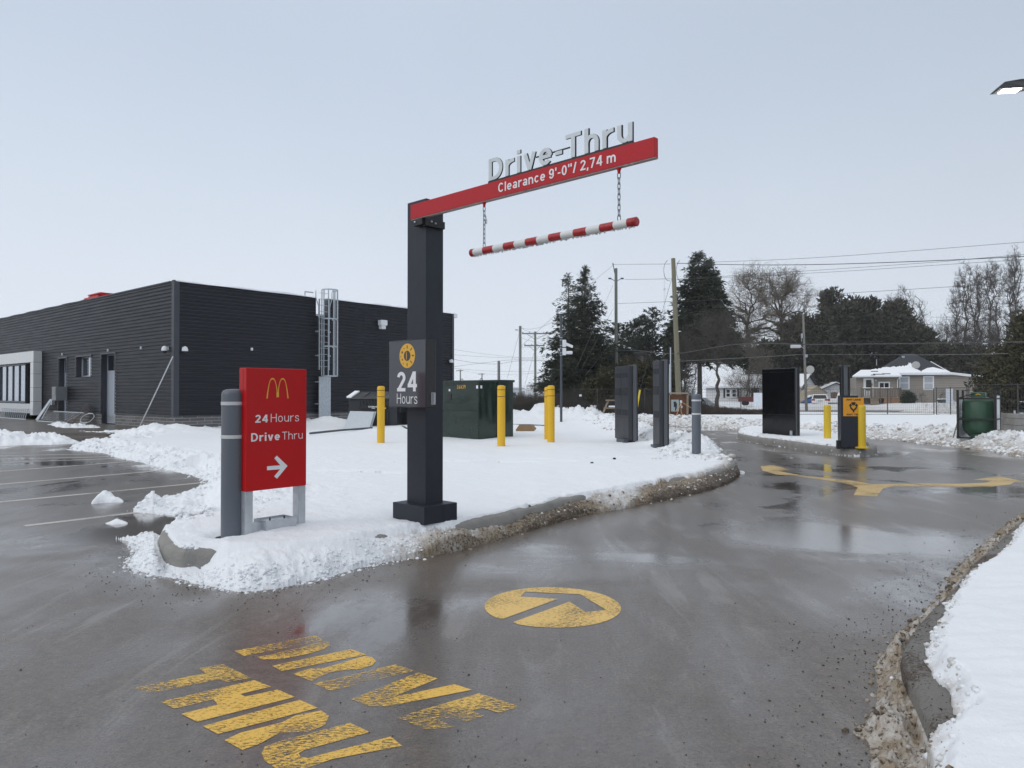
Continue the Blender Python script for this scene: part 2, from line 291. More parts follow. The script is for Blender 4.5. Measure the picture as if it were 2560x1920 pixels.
# ------------------------------------------------------------------ mesh helpers
class MB:
    def __init__(s): s.v = []; s.f = []; s.mi = []
    def add(s, vs, fs, mi=0):
        o = len(s.v); s.v += [tuple(p) for p in vs]
        for f in fs: s.f.append(tuple(i + o for i in f)); s.mi.append(mi)
        return s
    def box(s, x0, x1, y0, y1, z0, z1, mi=0, bev=0.0):
        if bev <= 0 or min(x1 - x0, y1 - y0, z1 - z0) < 2.2 * bev:
            vs = [(x, y, z) for z in (z0, z1) for y in (y0, y1) for x in (x0, x1)]
            return s.add(vs, [(0, 2, 3, 1), (4, 5, 7, 6), (0, 1, 5, 4), (2, 6, 7, 3), (0, 4, 6, 2), (1, 3, 7, 5)], mi)
        bm = bmesh.new(); bmesh.ops.create_cube(bm, size=1)
        for v in bm.verts:
            v.co = Vector(((x0 + x1) / 2 + v.co.x * (x1 - x0), (y0 + y1) / 2 + v.co.y * (y1 - y0), (z0 + z1) / 2 + v.co.z * (z1 - z0)))
        bmesh.ops.bevel(bm, geom=bm.edges[:], offset=bev, segments=2, affect='EDGES', profile=0.5)
        bm.verts.index_update()
        s.add([v.co[:] for v in bm.verts], [[v.index for v in f.verts] for f in bm.faces], mi); bm.free(); return s
    def poly(s, pts, n0, mi=0):               # flat polygon (list of 3D points), fan by tessellation
        t = tessellate_polygon([[Vector(p) for p in pts]])
        return s.add(pts, [tuple(x) for x in t], mi)
    def prism(s, pts, off, mi=0):             # polygon (3D points) pushed by off
        a = [Vector(p) for p in pts]; b = [p + Vector(off) for p in a]; k = len(a)
        t = tessellate_polygon([a]); o = [tuple(x) for x in t]
        fs = o + [tuple(i + k for i in reversed(f)) for f in o] + [(i, (i + 1) % k, (i + 1) % k + k, i + k) for i in range(k)]
        return s.add(a + b, fs, mi)
    def tube(s, pts, r, n=6, mi=0, cap=True, closed=False):
        pts = [Vector(p) for p in pts]; k = len(pts); rs = r if isinstance(r, (list, tuple)) else [r] * k
        ring = []; ref = None
        for i, p in enumerate(pts):
            if closed: d = pts[(i + 1) % k] - pts[i - 1]
            else: d = pts[min(i + 1, k - 1)] - pts[max(i - 1, 0)]
            d.normalize()
            if ref is None: ref = Vector((0, 0, 1)) if abs(d.z) < 0.9 else Vector((1, 0, 0))
            a = d.cross(ref)
            if a.length < 1e-5: a = d.cross(Vector((0.3, 1, 0.2)))
            a.normalize(); b = d.cross(a).normalized(); ref = a.cross(d) if False else ref
            ring.append([p + (a * math.cos(2 * math.pi * j / n) + b * math.sin(2 * math.pi * j / n)) * rs[i] for j in range(n)])
        vs = [q for rg in ring for q in rg]; fs = []
        for i in range(k if closed else k - 1):
            i2 = (i + 1) % k
            for j in range(n):
                j2 = (j + 1) % n; fs.append((i * n + j, i * n + j2, i2 * n + j2, i2 * n + j))
        if cap and not closed: fs += [tuple(range(n)), tuple(reversed(range((k - 1) * n, k * n)))]
        return s.add(vs, fs, mi)
    def lathe(s, prof, n=24, c=(0, 0, 0), mi=0, axis='z'):
        vs = []; fs = []; k = len(prof)
        for r, z in prof:
            for j in range(n):
                a = 2 * math.pi * j / n; x, y = r * math.cos(a), r * math.sin(a)
                q = (x, y, z) if axis == 'z' else ((z, x, y) if axis == 'x' else (x, z, y))
                vs.append((q[0] + c[0], q[1] + c[1], q[2] + c[2]))
        for i in range(k - 1):
            for j in range(n):
                j2 = (j + 1) % n; fs.append((i * n + j, i * n + j2, (i + 1) * n + j2, (i + 1) * n + j))
        fs += [tuple(reversed(range(n))), tuple(range((k - 1) * n, k * n))]
        return s.add(vs, fs, mi)
    def build(s, name, m, parent=None, smooth=False):
        me = bpy.data.meshes.new(name); me.from_pydata(s.v, [], s.f)
        for q in (m if isinstance(m, (list, tuple)) else [m]): me.materials.append(q)
        if any(s.mi): me.polygons.foreach_set('material_index', s.mi)
        bm = bmesh.new(); bm.from_mesh(me); bmesh.ops.recalc_face_normals(bm, faces=bm.faces); bm.to_mesh(me); bm.free()
        if smooth: smooth_by_angle(me)
        me.update()
        o = bpy.data.objects.new(name, me); COL.objects.link(o); o.parent = parent
        return o
def smooth_by_angle(me, ang=40):
    me.polygons.foreach_set('use_smooth', [True] * len(me.polygons))
    bm = bmesh.new(); bm.from_mesh(me)
    for e in bm.edges:
        if len(e.link_faces) == 2 and e.calc_face_angle(0) > math.radians(ang): e.smooth = False
    bm.to_mesh(me); bm.free()
def np_mesh(name, V, Fq, m, parent=None, attr=None, smooth=True):
    """fast mesh from numpy arrays; Fq is (n,3) or (n,4)"""
    me = bpy.data.meshes.new(name); V = np.asarray(V, np.float32); Fq = np.asarray(Fq, np.int32); k = Fq.shape[1]
    me.vertices.add(len(V)); me.vertices.foreach_set('co', V.ravel())
    me.loops.add(Fq.size); me.loops.foreach_set('vertex_index', Fq.ravel())
    me.polygons.add(len(Fq)); me.polygons.foreach_set('loop_start', np.arange(0, Fq.size, k, dtype=np.int32))
    try: me.polygons.foreach_set('loop_total', np.full(len(Fq), k, np.int32))
    except Exception: pass
    me.polygons.foreach_set('use_smooth', np.full(len(Fq), smooth))
    me.update(calc_edges=True); me.validate()
    me.materials.append(m)
    if attr:
        for an, av in attr.items():
            a = me.attributes.new(an, 'FLOAT', 'POINT'); a.data.foreach_set('value', np.asarray(av, np.float32))
    o = bpy.data.objects.new(name, me); COL.objects.link(o); o.parent = parent
    return o
def thing(name, label, cat, loc=(0, 0, 0), rot=0.0, group=None):
    o = bpy.data.objects.new(name, None); COL.objects.link(o); o.location = loc; o.rotation_euler = (0, 0, rot); o.empty_display_size = 0.2
    o['label'] = label; o['category'] = cat
    if group: o['group'] = group
    return o
def tag(o, label, cat, group=None):
    o['label'] = label; o['category'] = cat
    if group: o['group'] = group
    return o
def struct(o): o['kind'] = 'structure'; return o
def stuff(o, label=None, cat=None):
    o['kind'] = 'stuff'
    if label: o['label'] = label; o['category'] = cat
    return o
def copy_tree(o, parent=None):
    c = o.copy(); COL.objects.link(c); c.parent = parent
    for ch in list(o.children): copy_tree(ch, c)
    return c


def ell(cx, cy, rx, ry, a0, a1, n=14):
    return [(cx + rx * math.cos(math.radians(a0 + (a1 - a0) * i / n)), cy + ry * math.sin(math.radians(a0 + (a1 - a0) * i / n))) for i in range(n + 1)]
def glyph(c, s):
    """grotesque letter as centre-line strokes: (strokes, closed flags, advance width); cap height 1"""
    h = s / 2; x = .73
    def arch(x0, x1): r = (x1 - x0) / 2 - h; return [(x0 + h, .30)] + ell((x0 + x1) / 2, x - h - .26, r, .26, 180, 0) + [(x1 - h, 0)]
    G = {
     'D': ([[(h, 0), (h, 1)], [(0, 1 - h), (.30, 1 - h)] + ell(.30, .5, .40 - h, .5 - h, 90, -90)[1:] + [(0, h)]], .70),
     'r': ([[(h, 0), (h, x)], [(h, .30)] + ell(.42, .40, .42 - h, x - h - .40, 180, 88)], .42),
     'i': ([[(h, 0), (h, x)], [(h, .84), (h, 1.0)]], s),
     'v': ([[(h * .95, x), (.285, 0)], [(.57 - h * .95, x), (.285, 0)]], .57),
     'e': ([ell(.29, x / 2, .29 - h, x / 2 - h, 0, 318, 22), [(h, x / 2), (.58 - h * .6, x / 2)]], .58),
     'T': ([[(0, 1 - h), (.64, 1 - h)], [(.32, 0), (.32, 1)]], .64),
     'h': ([[(h, 0), (h, 1)], arch(0, .57)], .57), 'n': ([[(h, 0), (h, x)], arch(0, .57)], .57),
     'm': ([[(h, 0), (h, x)], arch(0, .52), arch(.52 - s, 1.04 - s)], 1.04 - s),
     'u': ([[(h, x)] + ell(.285, h + .26, .285 - h, .26, 180, 350) , [(.57 - h, 0), (.57 - h, x)]], .57),
     'C': ([ell(.36, .5, .36 - h, .5 - h, 40, 320, 22)], .71), 'c': ([ell(.28, x / 2, .28 - h, x / 2 - h, 42, 318, 20)], .54),
     'l': ([[(h, 0), (h, 1)]], s),
     'a': ([[(.54 - h, 0), (.54 - h, .48)], ell(.28, .48, .26 - h, x - h - .48, 0, 160), ell(.25, .215, .25 - h, .215 - h, 0, 352, 20)], .55),
     'o': ([ell(.29, x / 2, .29 - h, x / 2 - h, 0, 360, 22)], .58),
     's': ([catmull_s([(.45, .54), (.36, x - h - .01), (.24, x - h), (.12, x - h - .03), (h + .01, .54), (.13, .42), (.37, .32), (.50 - h, .19), (.39, h + .03), (.25, h), (.12, h + .01), (.03, .18)])], .50),
     'H': ([[(h, 0), (h, 1)], [(.70 - h, 0), (.70 - h, 1)], [(h, .53), (.70 - h, .53)]], .70),
     '2': ([ell(.28, .70, .28 - h, .30 - h, 172, -28) + [(h * 1.25, h)], [(0, h), (.56, h)]], .56),
     '4': ([[(.44, 0), (.44, 1)], [(.42, .97), (h * .9, .30)], [(0, .29), (.60, .29)]], .60),
     '9': ([ell(.28, .67, .28 - h, .33 - h, 0, 360, 20), [(.56 - h, .67), (.56 - h, .40)] + ell(.28, .34, .28 - h, .34 - h, 0, -160)], .56),
     '0': ([ell(.28, .5, .28 - h, .5 - h, 0, 360, 22)], .56), '7': ([[(0, 1 - h), (.55, 1 - h)], [(.55 - h * .9, 1 - h), (.19, 0)]], .55),
     "'": ([[(h, .68), (h, 1)]], s), '"': ([[(h, .68), (h, 1)], [(h + .26, .68), (h + .26, 1)]], .26 + s), '/': ([[(h * .5, -.02), (.30, 1.02)]], .32),
     ',': ([[(h, s), (h, 0), (h * .4, -.15)]], s), '-': ([[(.0, .36), (.30, .36)]], .30), ' ': ([], .16)}
    return G[c]
def catmull_s(P, n=5):
    out = []
    for i in range(len(P) - 1):
        p0, p1, p2, p3 = P[max(i - 1, 0)], P[i], P[i + 1], P[min(i + 2, len(P) - 1)]
        for j in range(n):
            t = j / n; out.append(tuple(.5 * (2 * b + (c - a) * t + (2 * a - 5 * b + 4 * c - d) * t * t + (3 * b - a - 3 * c + d) * t ** 3) for a, b, c, d in zip(p0, p1, p2, p3)))
    return out + [P[-1]]
GLYPHS = "DriveThumnClacos'H24907\"/,- "
def stroke_text(txt, s, gap=.13):
    V, Fs = [], []; X0 = 0.0; kk = 0
    for c in txt:
        st, w_ = glyph(c, s)
        for P in st:
            P = [p for i, p in enumerate(P) if i == 0 or math.hypot(p[0] - P[i - 1][0], p[1] - P[i - 1][1]) > 1e-5]; k = len(P); o = len(V); zf = .5 + .06 * (kk % 5); kk += 1
            closed = math.hypot(P[0][0] - P[-1][0], P[0][1] - P[-1][1]) < 1e-4
            for i in range(k):
                a = P[i - 1] if i > 0 else (P[-2] if closed else P[0]); b = P[i + 1] if i < k - 1 else (P[1] if closed else P[-1])
                d1 = Vector((P[i][0] - a[0], P[i][1] - a[1])); d2 = Vector((b[0] - P[i][0], b[1] - P[i][1]))
                if d1.length < 1e-6: d1 = d2.copy()
                if d2.length < 1e-6: d2 = d1.copy()
                d1.normalize(); d2.normalize(); n1 = Vector((-d1.y, d1.x)); n2 = Vector((-d2.y, d2.x)); n_ = n1 + n2
                n_ = n1 if n_.length < .3 else n_.normalized(); q = min(1.6, 1 / max(.4, n_.dot(n1))) * s / 2
                for sg in (1, -1):
                    for z in (zf, -.5): V.append(Vector((X0 + P[i][0] + n_.x * q * sg, P[i][1] + n_.y * q * sg, z)))
            for i in range(k - 1):
                a_, b_ = o + 4 * i, o + 4 * i + 4
                Fs += [(a_, a_ + 2, b_ + 2, b_), (a_, b_, b_ + 1, a_ + 1), (a_ + 2, a_ + 3, b_ + 3, b_ + 2), (a_ + 1, b_ + 1, b_ + 3, a_ + 3)]
            Fs += [(o, o + 1, o + 3, o + 2), (o + 4 * k - 4, o + 4 * k - 2, o + 4 * k - 1, o + 4 * k - 3)]
        X0 += w_ + gap
    return V, Fs
def text_mesh(txt, bold=0.0, ext=0.001, spacing=1.0):
    """flat letters as (verts, faces) in a unit box: x right, y up; returns verts scaled so the caller can fit them"""
    cu = bpy.data.curves.new('lettering', 'FONT'); cu.body = txt; cu.size = 1.0; cu.offset = bold; cu.extrude = ext; cu.space_character = spacing; cu.resolution_u = 6
    ob = bpy.data.objects.new('lettering', cu); COL.objects.link(ob)
    dg = bpy.context.evaluated_depsgraph_get(); ev = ob.evaluated_get(dg); me = ev.to_mesh()
    V = [v.co.copy() for v in me.vertices]; Fs = [tuple(p.vertices) for p in me.polygons]
    ev.to_mesh_clear(); bpy.data.objects.remove(ob); bpy.data.curves.remove(cu)
    return V, Fs
def put_text(mb, txt, x0, x1, z0, z1, y, th=0.003, bold=0.0, mi=0, spacing=1.0, base=None):
    """letters on the plane y facing -y, fitted into x0..x1 and z0..z1 (ink box)"""
    if all(c in GLYPHS for c in txt): V, Fs = stroke_text(txt, .172 if bold > .0295 else .175 if bold > .021 else .16 if bold > .0195 else (.165 if bold > .013 else (.15 if bold > 0 else .085)), .15 if bold > 0 else .17)
    else: V, Fs = text_mesh(txt, bold, 0.5, spacing)
    xs = [v.x for v in V]; ys = [v.y for v in V]; a, b, c, d = min(xs), max(xs), min(ys), max(ys)
    vs = [(x0 + (v.x - a) / (b - a) * (x1 - x0), y - th * (v.z + 0.5), z0 + (v.y - c) / (d - c) * (z1 - z0)) for v in V]
    mb.add(vs, Fs, mi); return mb

# ------------------------------------------------------------------ noise for the snow surfaces
def _hash(ix, iy, seed):
    h = (ix.astype(np.int64) * 374761393 + iy.astype(np.int64) * 668265263 + seed * 974634777) & 0x7fffffff
    h = ((h ^ (h >> 13)) * 1274126177) & 0x7fffffff
    return ((h ^ (h >> 16)) & 0xffff) / 65535.0
def vnoise(x, y, seed=0):
    ix = np.floor(x); iy = np.floor(y); fx = x - ix; fy = y - iy
    u = fx * fx * (3 - 2 * fx); v = fy * fy * (3 - 2 * fy)
    a = _hash(ix, iy, seed); b = _hash(ix + 1, iy, seed); c = _hash(ix, iy + 1, seed); d = _hash(ix + 1, iy + 1, seed)
    return (a + (b - a) * u) * (1 - v) + (c + (d - c) * u) * v
def fbm(x, y, f, o=4, seed=0, g=0.5):
    s = 0; a = 1; t = 0
    for i in range(o):
        s = s + a * vnoise(x * f + 17.3 * i, y * f - 9.1 * i, seed + i); t += a; a *= g; f *= 2.03
    return s / t
def sstep(a, b, x):
    t = np.clip((x - a) / (b - a), 0, 1); return t * t * (3 - 2 * t)
def sdist(px, py, poly):
    """signed distance to a closed polygon, positive inside"""
    poly = np.asarray(poly, float); d = np.full(px.shape, 1e9); ins = np.zeros(px.shape, bool)
    for i in range(len(poly)):
        ax, ay = poly[i]; bx, by = poly[(i + 1) % len(poly)]; ex, ey = bx - ax, by - ay
        wx, wy = px - ax, py - ay; t = np.clip((wx * ex + wy * ey) / (ex * ex + ey * ey + 1e-12), 0, 1)
        d = np.minimum(d, (wx - ex * t) ** 2 + (wy - ey * t) ** 2)
        c = ((ay <= py) & (by > py)) | ((by <= py) & (ay > py))
        with np.errstate(divide='ignore', invalid='ignore'):
            xi = ax + (py - ay) * ex / (ey if ey != 0 else 1e-12)
        ins ^= c & (px < xi)
    d = np.sqrt(d); return np.where(ins, d, -d)
# ================================================================== GROUND
def catmull(pts, n=8, closed=False):
    P = [np.array(p, float) for p in pts]; k = len(P); out = []
    rng_ = range(k) if closed else range(k - 1)
    for i in rng_:
        p0 = P[(i - 1) % k] if closed or i > 0 else P[i]; p1 = P[i]; p2 = P[(i + 1) % k]
        p3 = P[(i + 2) % k] if closed or i + 2 < k else P[(i + 1) % k]
        for j in range(n):
            t = j / n
            out.append(0.5 * (2 * p1 + (p2 - p0) * t + (2 * p0 - 5 * p1 + 4 * p2 - p3) * t * t + (3 * p1 - p0 - 3 * p2 + p3) * t ** 3))
    if not closed: out.append(P[-1])
    return [tuple(q) for q in out]
G = lambda L_, z=0.0: [gp(x, y, z) for x, y in L_]

b_ = MB(); b_.add([(-70, -14, 0), (48, -14, 0), (48, 62, 0), (-70, 62, 0)], [(0, 1, 2, 3)])
road = struct(b_.build('road', asphalt))

# far land under snow
def terrain_z(x, y):
    z = np.zeros_like(x)
    z = z + 0.45 * sstep(24, 32, x) * sstep(60, 72, y) * (1 - sstep(120, 160, y))          # tan house stands a little higher
    z = z - 0.30 * sstep(22, 27, x) * (1 - sstep(36, 41, x)) * sstep(58, 66, y) * (1 - sstep(92, 100, y))
    z = z - 1.0 * sstep(70, 100, y) * (1 - sstep(13, 20, x))
    z = z + 0.5 * fbm(x, y, 0.01, 3, 5) * sstep(90, 200, y)
    return z
rr = np.concatenate([np.linspace(48, 130, 110), np.geomspace(132, 2250, 60)]); aa = np.radians(np.linspace(-62, 62, 260))
A_, R_ = np.meshgrid(aa, rr); X_ = R_ * np.sin(A_); Y_ = R_ * np.cos(A_); Z_ = terrain_z(X_, Y_) - 0.04 + 0.05 * fbm(X_, Y_, 0.6, 4, 3) * sstep(50, 60, R_)
nr, na = X_.shape; idx = np.arange(nr * na).reshape(nr, na)
Q = np.stack([idx[:-1, :-1], idx[:-1, 1:], idx[1:, 1:], idx[1:, :-1]], -1).reshape(-1, 4)
dirt_t = 0.30 * fbm(X_, Y_, 0.09, 4, 77) + 0.25 * sstep(20, 30, X_) * sstep(58, 66, Y_) * (1 - sstep(88, 95, Y_))
terr = struct(np_mesh('terrain', np.stack([X_, Y_, Z_], -1).reshape(-1, 3), Q[:, ::-1], snow_m, attr={'dirt': dirt_t.ravel()}))

# concrete walk along the dark building
ca, sa = math.cos(math.radians(49.6)), math.sin(math.radians(49.6))
AX = Vector((0.648, 0.7616)); BX = Vector((-0.7616, 0.648)); BC = Vector((-13.13, 28.0))     # building axes and corner
BROT = math.atan2(AX.y, AX.x)
def bpt(x, y): p = BC + AX * x + BX * y; return (p.x, p.y)
wet_conc = mat('wet_concrete_walk', (0.13, 0.115, 0.10), 0.32, var=0.3, scale=1.2, bump=0.15, bscale=40)
mud = mat('red_mud', (0.09, 0.05, 0.04), 0.4, var=0.3)
b_ = MB(); q = [bpt(-0.02, -1.5), bpt(-0.02, 34), bpt(-4.3, 34), bpt(-4.3, 1.2), bpt(-3.0, -1.5)]
b_.prism([(x, y, 0.0) for x, y in q], (0, 0, 0.10)); pave = struct(b_.build('pavement', wet_conc))
b_ = MB(); q = [bpt(-4.6, 9.0), bpt(-5.3, 9.0), bpt(-5.0, -0.5), bpt(-4.35, -0.5)]
b_.poly([(x, y, 0.006) for x, y in q], None); struct(b_.build('mud_strip', mud))

# ------------------------------------------------------------------ outlines
K_front = G([(430, 1352), (405, 1368), (392, 1395), (408, 1422), (448, 1437), (500, 1435), (640, 1432), (760, 1420), (900, 1402), (1008, 1381), (1157, 1359), (1273, 1331), (1389, 1297), (1447, 1281), (1600, 1248), (1725, 1222), (1782, 1211), (1825, 1195), (1841, 1181), (1834, 1168), (1812, 1148), (1785, 1138), (1750, 1129), (1700, 1118), (1630, 1100), (1590, 1085), (1530, 1072), (1480, 1062)])
K_front = catmull(K_front, 6)
back = [(0.5, 36.5), (-3.0, 39.5), bpt(14.5, 0.6), bpt(0.3, 0.6)]
S_near = G([(249, 1341), (331, 1352), (317, 1369), (342, 1373), (320, 1415), (359, 1430), (389, 1440), (448, 1446), (492, 1459), (547, 1469), (595, 1480), (643, 1477), (695, 1471), (764, 1455), (832, 1443), (901, 1419), (987, 1402), (1060, 1394), (1157, 1374), (1273, 1343), (1389, 1307), (1447, 1292), (1600, 1263), (1725, 1237), (1782, 1224), (1830, 1205), (1850, 1188), (1839, 1171), (1821, 1146), (1793, 1137), (1759, 1129), (1716, 1121), (1679, 1113), (1633, 1099), (1599, 1085), (1537, 1071), (1484, 1061), (1420, 1057)])
S_left = [bpt(-2.4, 0.4), bpt(-3.6, 3.2)] + G([(322, 1094), (300, 1104), (232, 1109), (186, 1116), (176, 1123), (182, 1126), (263, 1133), (297, 1146), (347, 1154), (406, 1171), (476, 1188), (515, 1200), (521, 1207), (510, 1216), (440, 1240), (367, 1256), (333, 1280), (364, 1283), (415, 1286), (440, 1290), (476, 1286), (544, 1278), (603, 1284)]) + G([(608, 1304), (544, 1318), (518, 1318), (415, 1331), (350, 1337)], 0.08)
ISL_S = S_near + back + S_left
K_poly = K_front + back + [bpt(-0.3, 0.3)] + G([(500, 1090), (470, 1150), (560, 1200), (620, 1290), (520, 1322)])

def polar_snow(name, Hf, a0, a1, na, r0, r1, nr, m=snow_m, zmin=0.0):
    aa = np.radians(np.linspace(a0, a1, na)); rr = np.geomspace(r0, r1, nr)
    A, R = np.meshgrid(aa, rr); X = R * np.sin(A); Y = R * np.cos(A)
    H, D = Hf(X, Y)
    idx = np.arange(nr * na).reshape(nr, na)
    Q = np.stack([idx[:-1, :-1], idx[:-1, 1:], idx[1:, 1:], idx[1:, :-1]], -1).reshape(-1, 4)
    keep = (H.ravel()[Q] > zmin).any(1); Q = Q[keep]
    used = np.unique(Q); mp = np.full(nr * na, -1); mp[used] = np.arange(len(used))
    V = np.stack([X, Y, np.maximum(H, -0.03)], -1).reshape(-1, 3)[used]
    return stuff(np_mesh(name, V, mp[Q][:, ::-1], m, attr={'dirt': D.ravel()[used]}))

HOLLOWS = []      # (x, y, radius): bare rings melted round a post
def island_H(X, Y):
    wob = 0.10 * (fbm(X, Y, 2.2, 3, 11) - 0.5) + 0.06 * (fbm(X, Y, 9, 3, 12) - 0.5)
    dS = sdist(X, Y, ISL_S) + wob * sstep(2, 8, np.hypot(X, Y) * 0 + 5)
    dK = sdist(X, Y, K_poly) + 0.4 * wob
    px = CX + F * X / np.maximum(Y, 0.1)
    cov = np.interp(px, [365, 375, 415, 510, 570, 860, 1060, 1300, 1420, 1500, 1560, 1640, 1720, 1850], [1, 1, 0, 0, 1, 1, 0.05, 0.0, 0.1, 0.55, 0.75, 0.3, 0.55, 0.3])
    right = sstep(0.5, 2.5, Y - (14.0 - 0.0 * X)) * sstep(-0.5, 1.0, X)       # far side of the bend: ploughed berm
    front = (dK > -1.2) & (px > 385) & (Y < 14.5)
    lump = fbm(X, Y, 5.5, 5, 21, 0.6); fine = fbm(X, Y, 22, 3, 22)
    plate = 0.235 + 0.06 * (fbm(X, Y, 0.8, 4, 31) - 0.5) + 0.022 * (fbm(X, Y, 4, 4, 32) - 0.5) + 0.03 * sstep(16, 26, Y)
    plate = plate * (1 - .62 * sstep(17, 24, Y) * sstep(4, 8, -X))
    # snow that hides the kerb
    wdt = 0.62
    prof = np.clip(dS / wdt, 0, 1) ** 0.72 * (1.5 - 0.5 * np.clip(dS / wdt, 0, 1))
    edge = np.exp(-np.clip(dS, 0, 9) / 0.35)
    covH = plate * np.clip(prof, 0, 1) + edge * 0.17 * (lump - 0.45) * (dS > 0) + edge * 0.05 * (fine - 0.5)
    covH = np.maximum(covH, np.where(front & (dS > 0), (0.250 + 0.04 * (lump - .45)) * sstep(-0.26, 0.03, dK), -1))
    # snow that leaves the kerb bare
    sa = np.interp(px, [385, 560, 900, 1010, 1280, 1420, 1500], [.12, .12, .5, .75, .85, 1.0, 1.0])
    strip = sa * (0.035 + 0.085 * np.clip(dS / 0.10, 0, 1)) * np.where(dS > 0, 1, -1) + sa * (0.13 * (lump - 0.42) + 0.03 * (fine - .5))
    inner = 0.212 + (plate - 0.212) * sstep(0.0, 0.30, dK) + np.exp(-np.clip(dK, 0, 9) / 0.3) * 0.10 * (lump - 0.40)
    expH = np.maximum(np.where(dK > -0.01, 0.06, strip), 0.02 + (inner - 0.02) * sstep(0.0, 0.085, dK - 0.19 * (fbm(X, Y, 1.9, 4, 61) - .50)))
    H = np.where(front, covH * cov + expH * (1 - cov), covH)
    H = np.where(dS < 0, -0.05, H)
    # ploughed berms
    bl = fbm(X, Y, 1.5, 5, 41, 0.62)
    berm = right * np.exp(-((dS - 0.85) / 0.62) ** 2)
    H = H + np.where(dS > 0, berm * (0.16 + 0.75 * (bl - 0.40)), 0)
    bk = sstep(28, 31, Y) * sstep(-3.5, -0.5, X)
    H = H + np.where(dS > 0, bk * np.exp(-((dS - 1.4) / 1.1) ** 2) * (0.20 + 0.8 * (bl - 0.42)), 0)
    # heaps along the lot edge and at the wall of the building
    lf = sstep(2, 3, -X) * sstep(8, 10, Y)
    H = H + np.where(dS > 0, lf * np.exp(-((dS - 0.55) / 0.45) ** 2) * (-0.02 + 0.26 * (lump - 0.42)), 0)
    for hx, hy, hr, hh in HEAPS:
        d2 = ((X - hx) ** 2 + (Y - hy) ** 2) / hr ** 2
        H = H + np.where(dS > 0, np.exp(-d2) * hh * (0.75 + 0.9 * (bl - 0.45)), 0)
    # long faint hollows left by buried pipes and tracks
    for (ax, ay), (bx, by) in TRACKS:
        ex, ey = bx - ax, by - ay; L2 = ex * ex + ey * ey; t = np.clip(((X - ax) * ex + (Y - ay) * ey) / L2, 0, 1)
        dd = np.hypot(X - ax - ex * t, Y - ay - ey * t); H = H - 0.05 * np.exp(-(dd / 0.10) ** 2) * (fbm(X, Y, 3, 2, 51) > 0.42)
    for hx, hy, hr in HOLLOWS:
        H = H - 0.07 * np.exp(-(np.hypot(X - hx, Y - hy) / hr) ** 4)
    # dirt: low rim, berms, thrown slush
    D = 0.30 * np.exp(-np.clip(dS, 0, 9) / 0.18) * (Y < 14.5) * sstep(-1.9, -0.6, X + 0.25 * (Y - 6)) + 0.05
    D = D + front * (1 - cov) * (0.55 * (dK < 0.0) + 0.34 * np.exp(-np.clip(dK, 0, 9) / 0.16)) * sstep(600, 1000, px) * np.interp(px, [1000, 1250, 1450], [.35, .55, 1])
    D = D + 0.46 * sstep(1550, 1750, px) * np.exp(-np.clip(dS, 0, 9) / 0.42) * (Y < 15) * (X > 0)
    D = D + right * (0.42 * np.exp(-np.clip(dS, 0, 9) / 0.6)) + bk * 0.32 * np.exp(-np.clip(dS - 0.5, 0, 9) / 1.3)
    D = D + lf * 0.12 * np.exp(-np.clip(dS, 0, 9) / 0.25)
    return H, D
HEAPS = [(-0.52, 6.82, 0.26, 0.13), (-0.86, 6.80, 0.20, 0.07), (-0.25, 6.72, 0.22, 0.07), (*gp(455, 1088), 1.5, 0.22), (*gp(400, 1090), 1.0, 0.22), (*gp(815, 1070), 0.9, 0.42), (*gp(880, 1072), 1.0, 0.14), (*gp(775, 1066), 0.9, 0.30), (*gp(1620, 1096), 0.8, 0.12)]
TRACKS = [(gp(975, 1152, .25), gp(1700, 1137, .25)), (gp(1110, 1150, .25), gp(1500, 1152, .25)), (gp(790, 1175, .25), gp(1010, 1180, .25)), (gp(700, 1095, .25), gp(1000, 1070, .25))]

# grey sleeve by the red sign stands in a melted hollow
bol1 = gp(571.5, 1343, 0.20)
HOLLOWS.append((bol1[0], bol1[1], 0.17))
polar_snow('snow_island', island_H, -33, 21, 760, 5.0, 45, 620)

# ------------------------------------------------------------------ far snow field with its ploughed berm
far_edge = G([(2560, 1143), (2461, 1126), (2335, 1112), (2246, 1101), (2145, 1096), (1996, 1081), (1906, 1079), (1757, 1070), (1668, 1064), (1599, 1060), (1500, 1056), (1430, 1052)])
r0 = far_edge[0]
far_poly = [(r0[0] + 6.0, r0[1] - 6.6), (r0[0] + 2.2, r0[1] - 2.0)] + far_edge + [(-1.5, 41), (-14, 47), (-30, 62), (80, 75), (80, 6)]
def far_H(X, Y):
    wob = 0.30 * (fbm(X, Y, 1.2, 4, 111) - 0.5)
    dS = sdist(X, Y, far_poly) + wob
    bl = fbm(X, Y, 1.7, 5, 141, 0.66); lm = fbm(X, Y, 4.5, 4, 142, 0.6)
    px = CX + F * X / np.maximum(Y, 0.1)
    big = np.interp(px, [1200, 1500, 1900, 2240, 2330, 2600], [0.34, 0.27, 0.25, 0.28, 0.36, 0.34])
    base = 0.22 * sstep(0, 1.2, dS) * (1 - sstep(40, 50, Y)) + 0.02
    berm = np.exp(-((dS - 0.95) / 0.62) ** 2) * big * (0.30 + 1.15 * (bl - 0.25) + 0.70 * (lm - 0.5))
    H = np.where(dS > 0, base + berm + 0.03 * (lm - 0.5) * sstep(0, 0.3, dS), -0.05)
    H = H * (1 - sstep(58, 66, np.hypot(X, Y))) - 0.06 * sstep(60, 66, np.hypot(X, Y))
    H = np.where((dS > 0) & (dS < 0.16), np.minimum(H, 0.16), H)
    D = 0.50 * np.exp(-np.clip(dS - 0.1, 0, 9) / 0.75) + 0.12 * np.exp(-np.clip(dS - 1.2, 0, 9) / 0.7) + 0.03
    return H, D
polar_snow('snow_field', far_H, -20, 42, 860, 15, 66, 420)

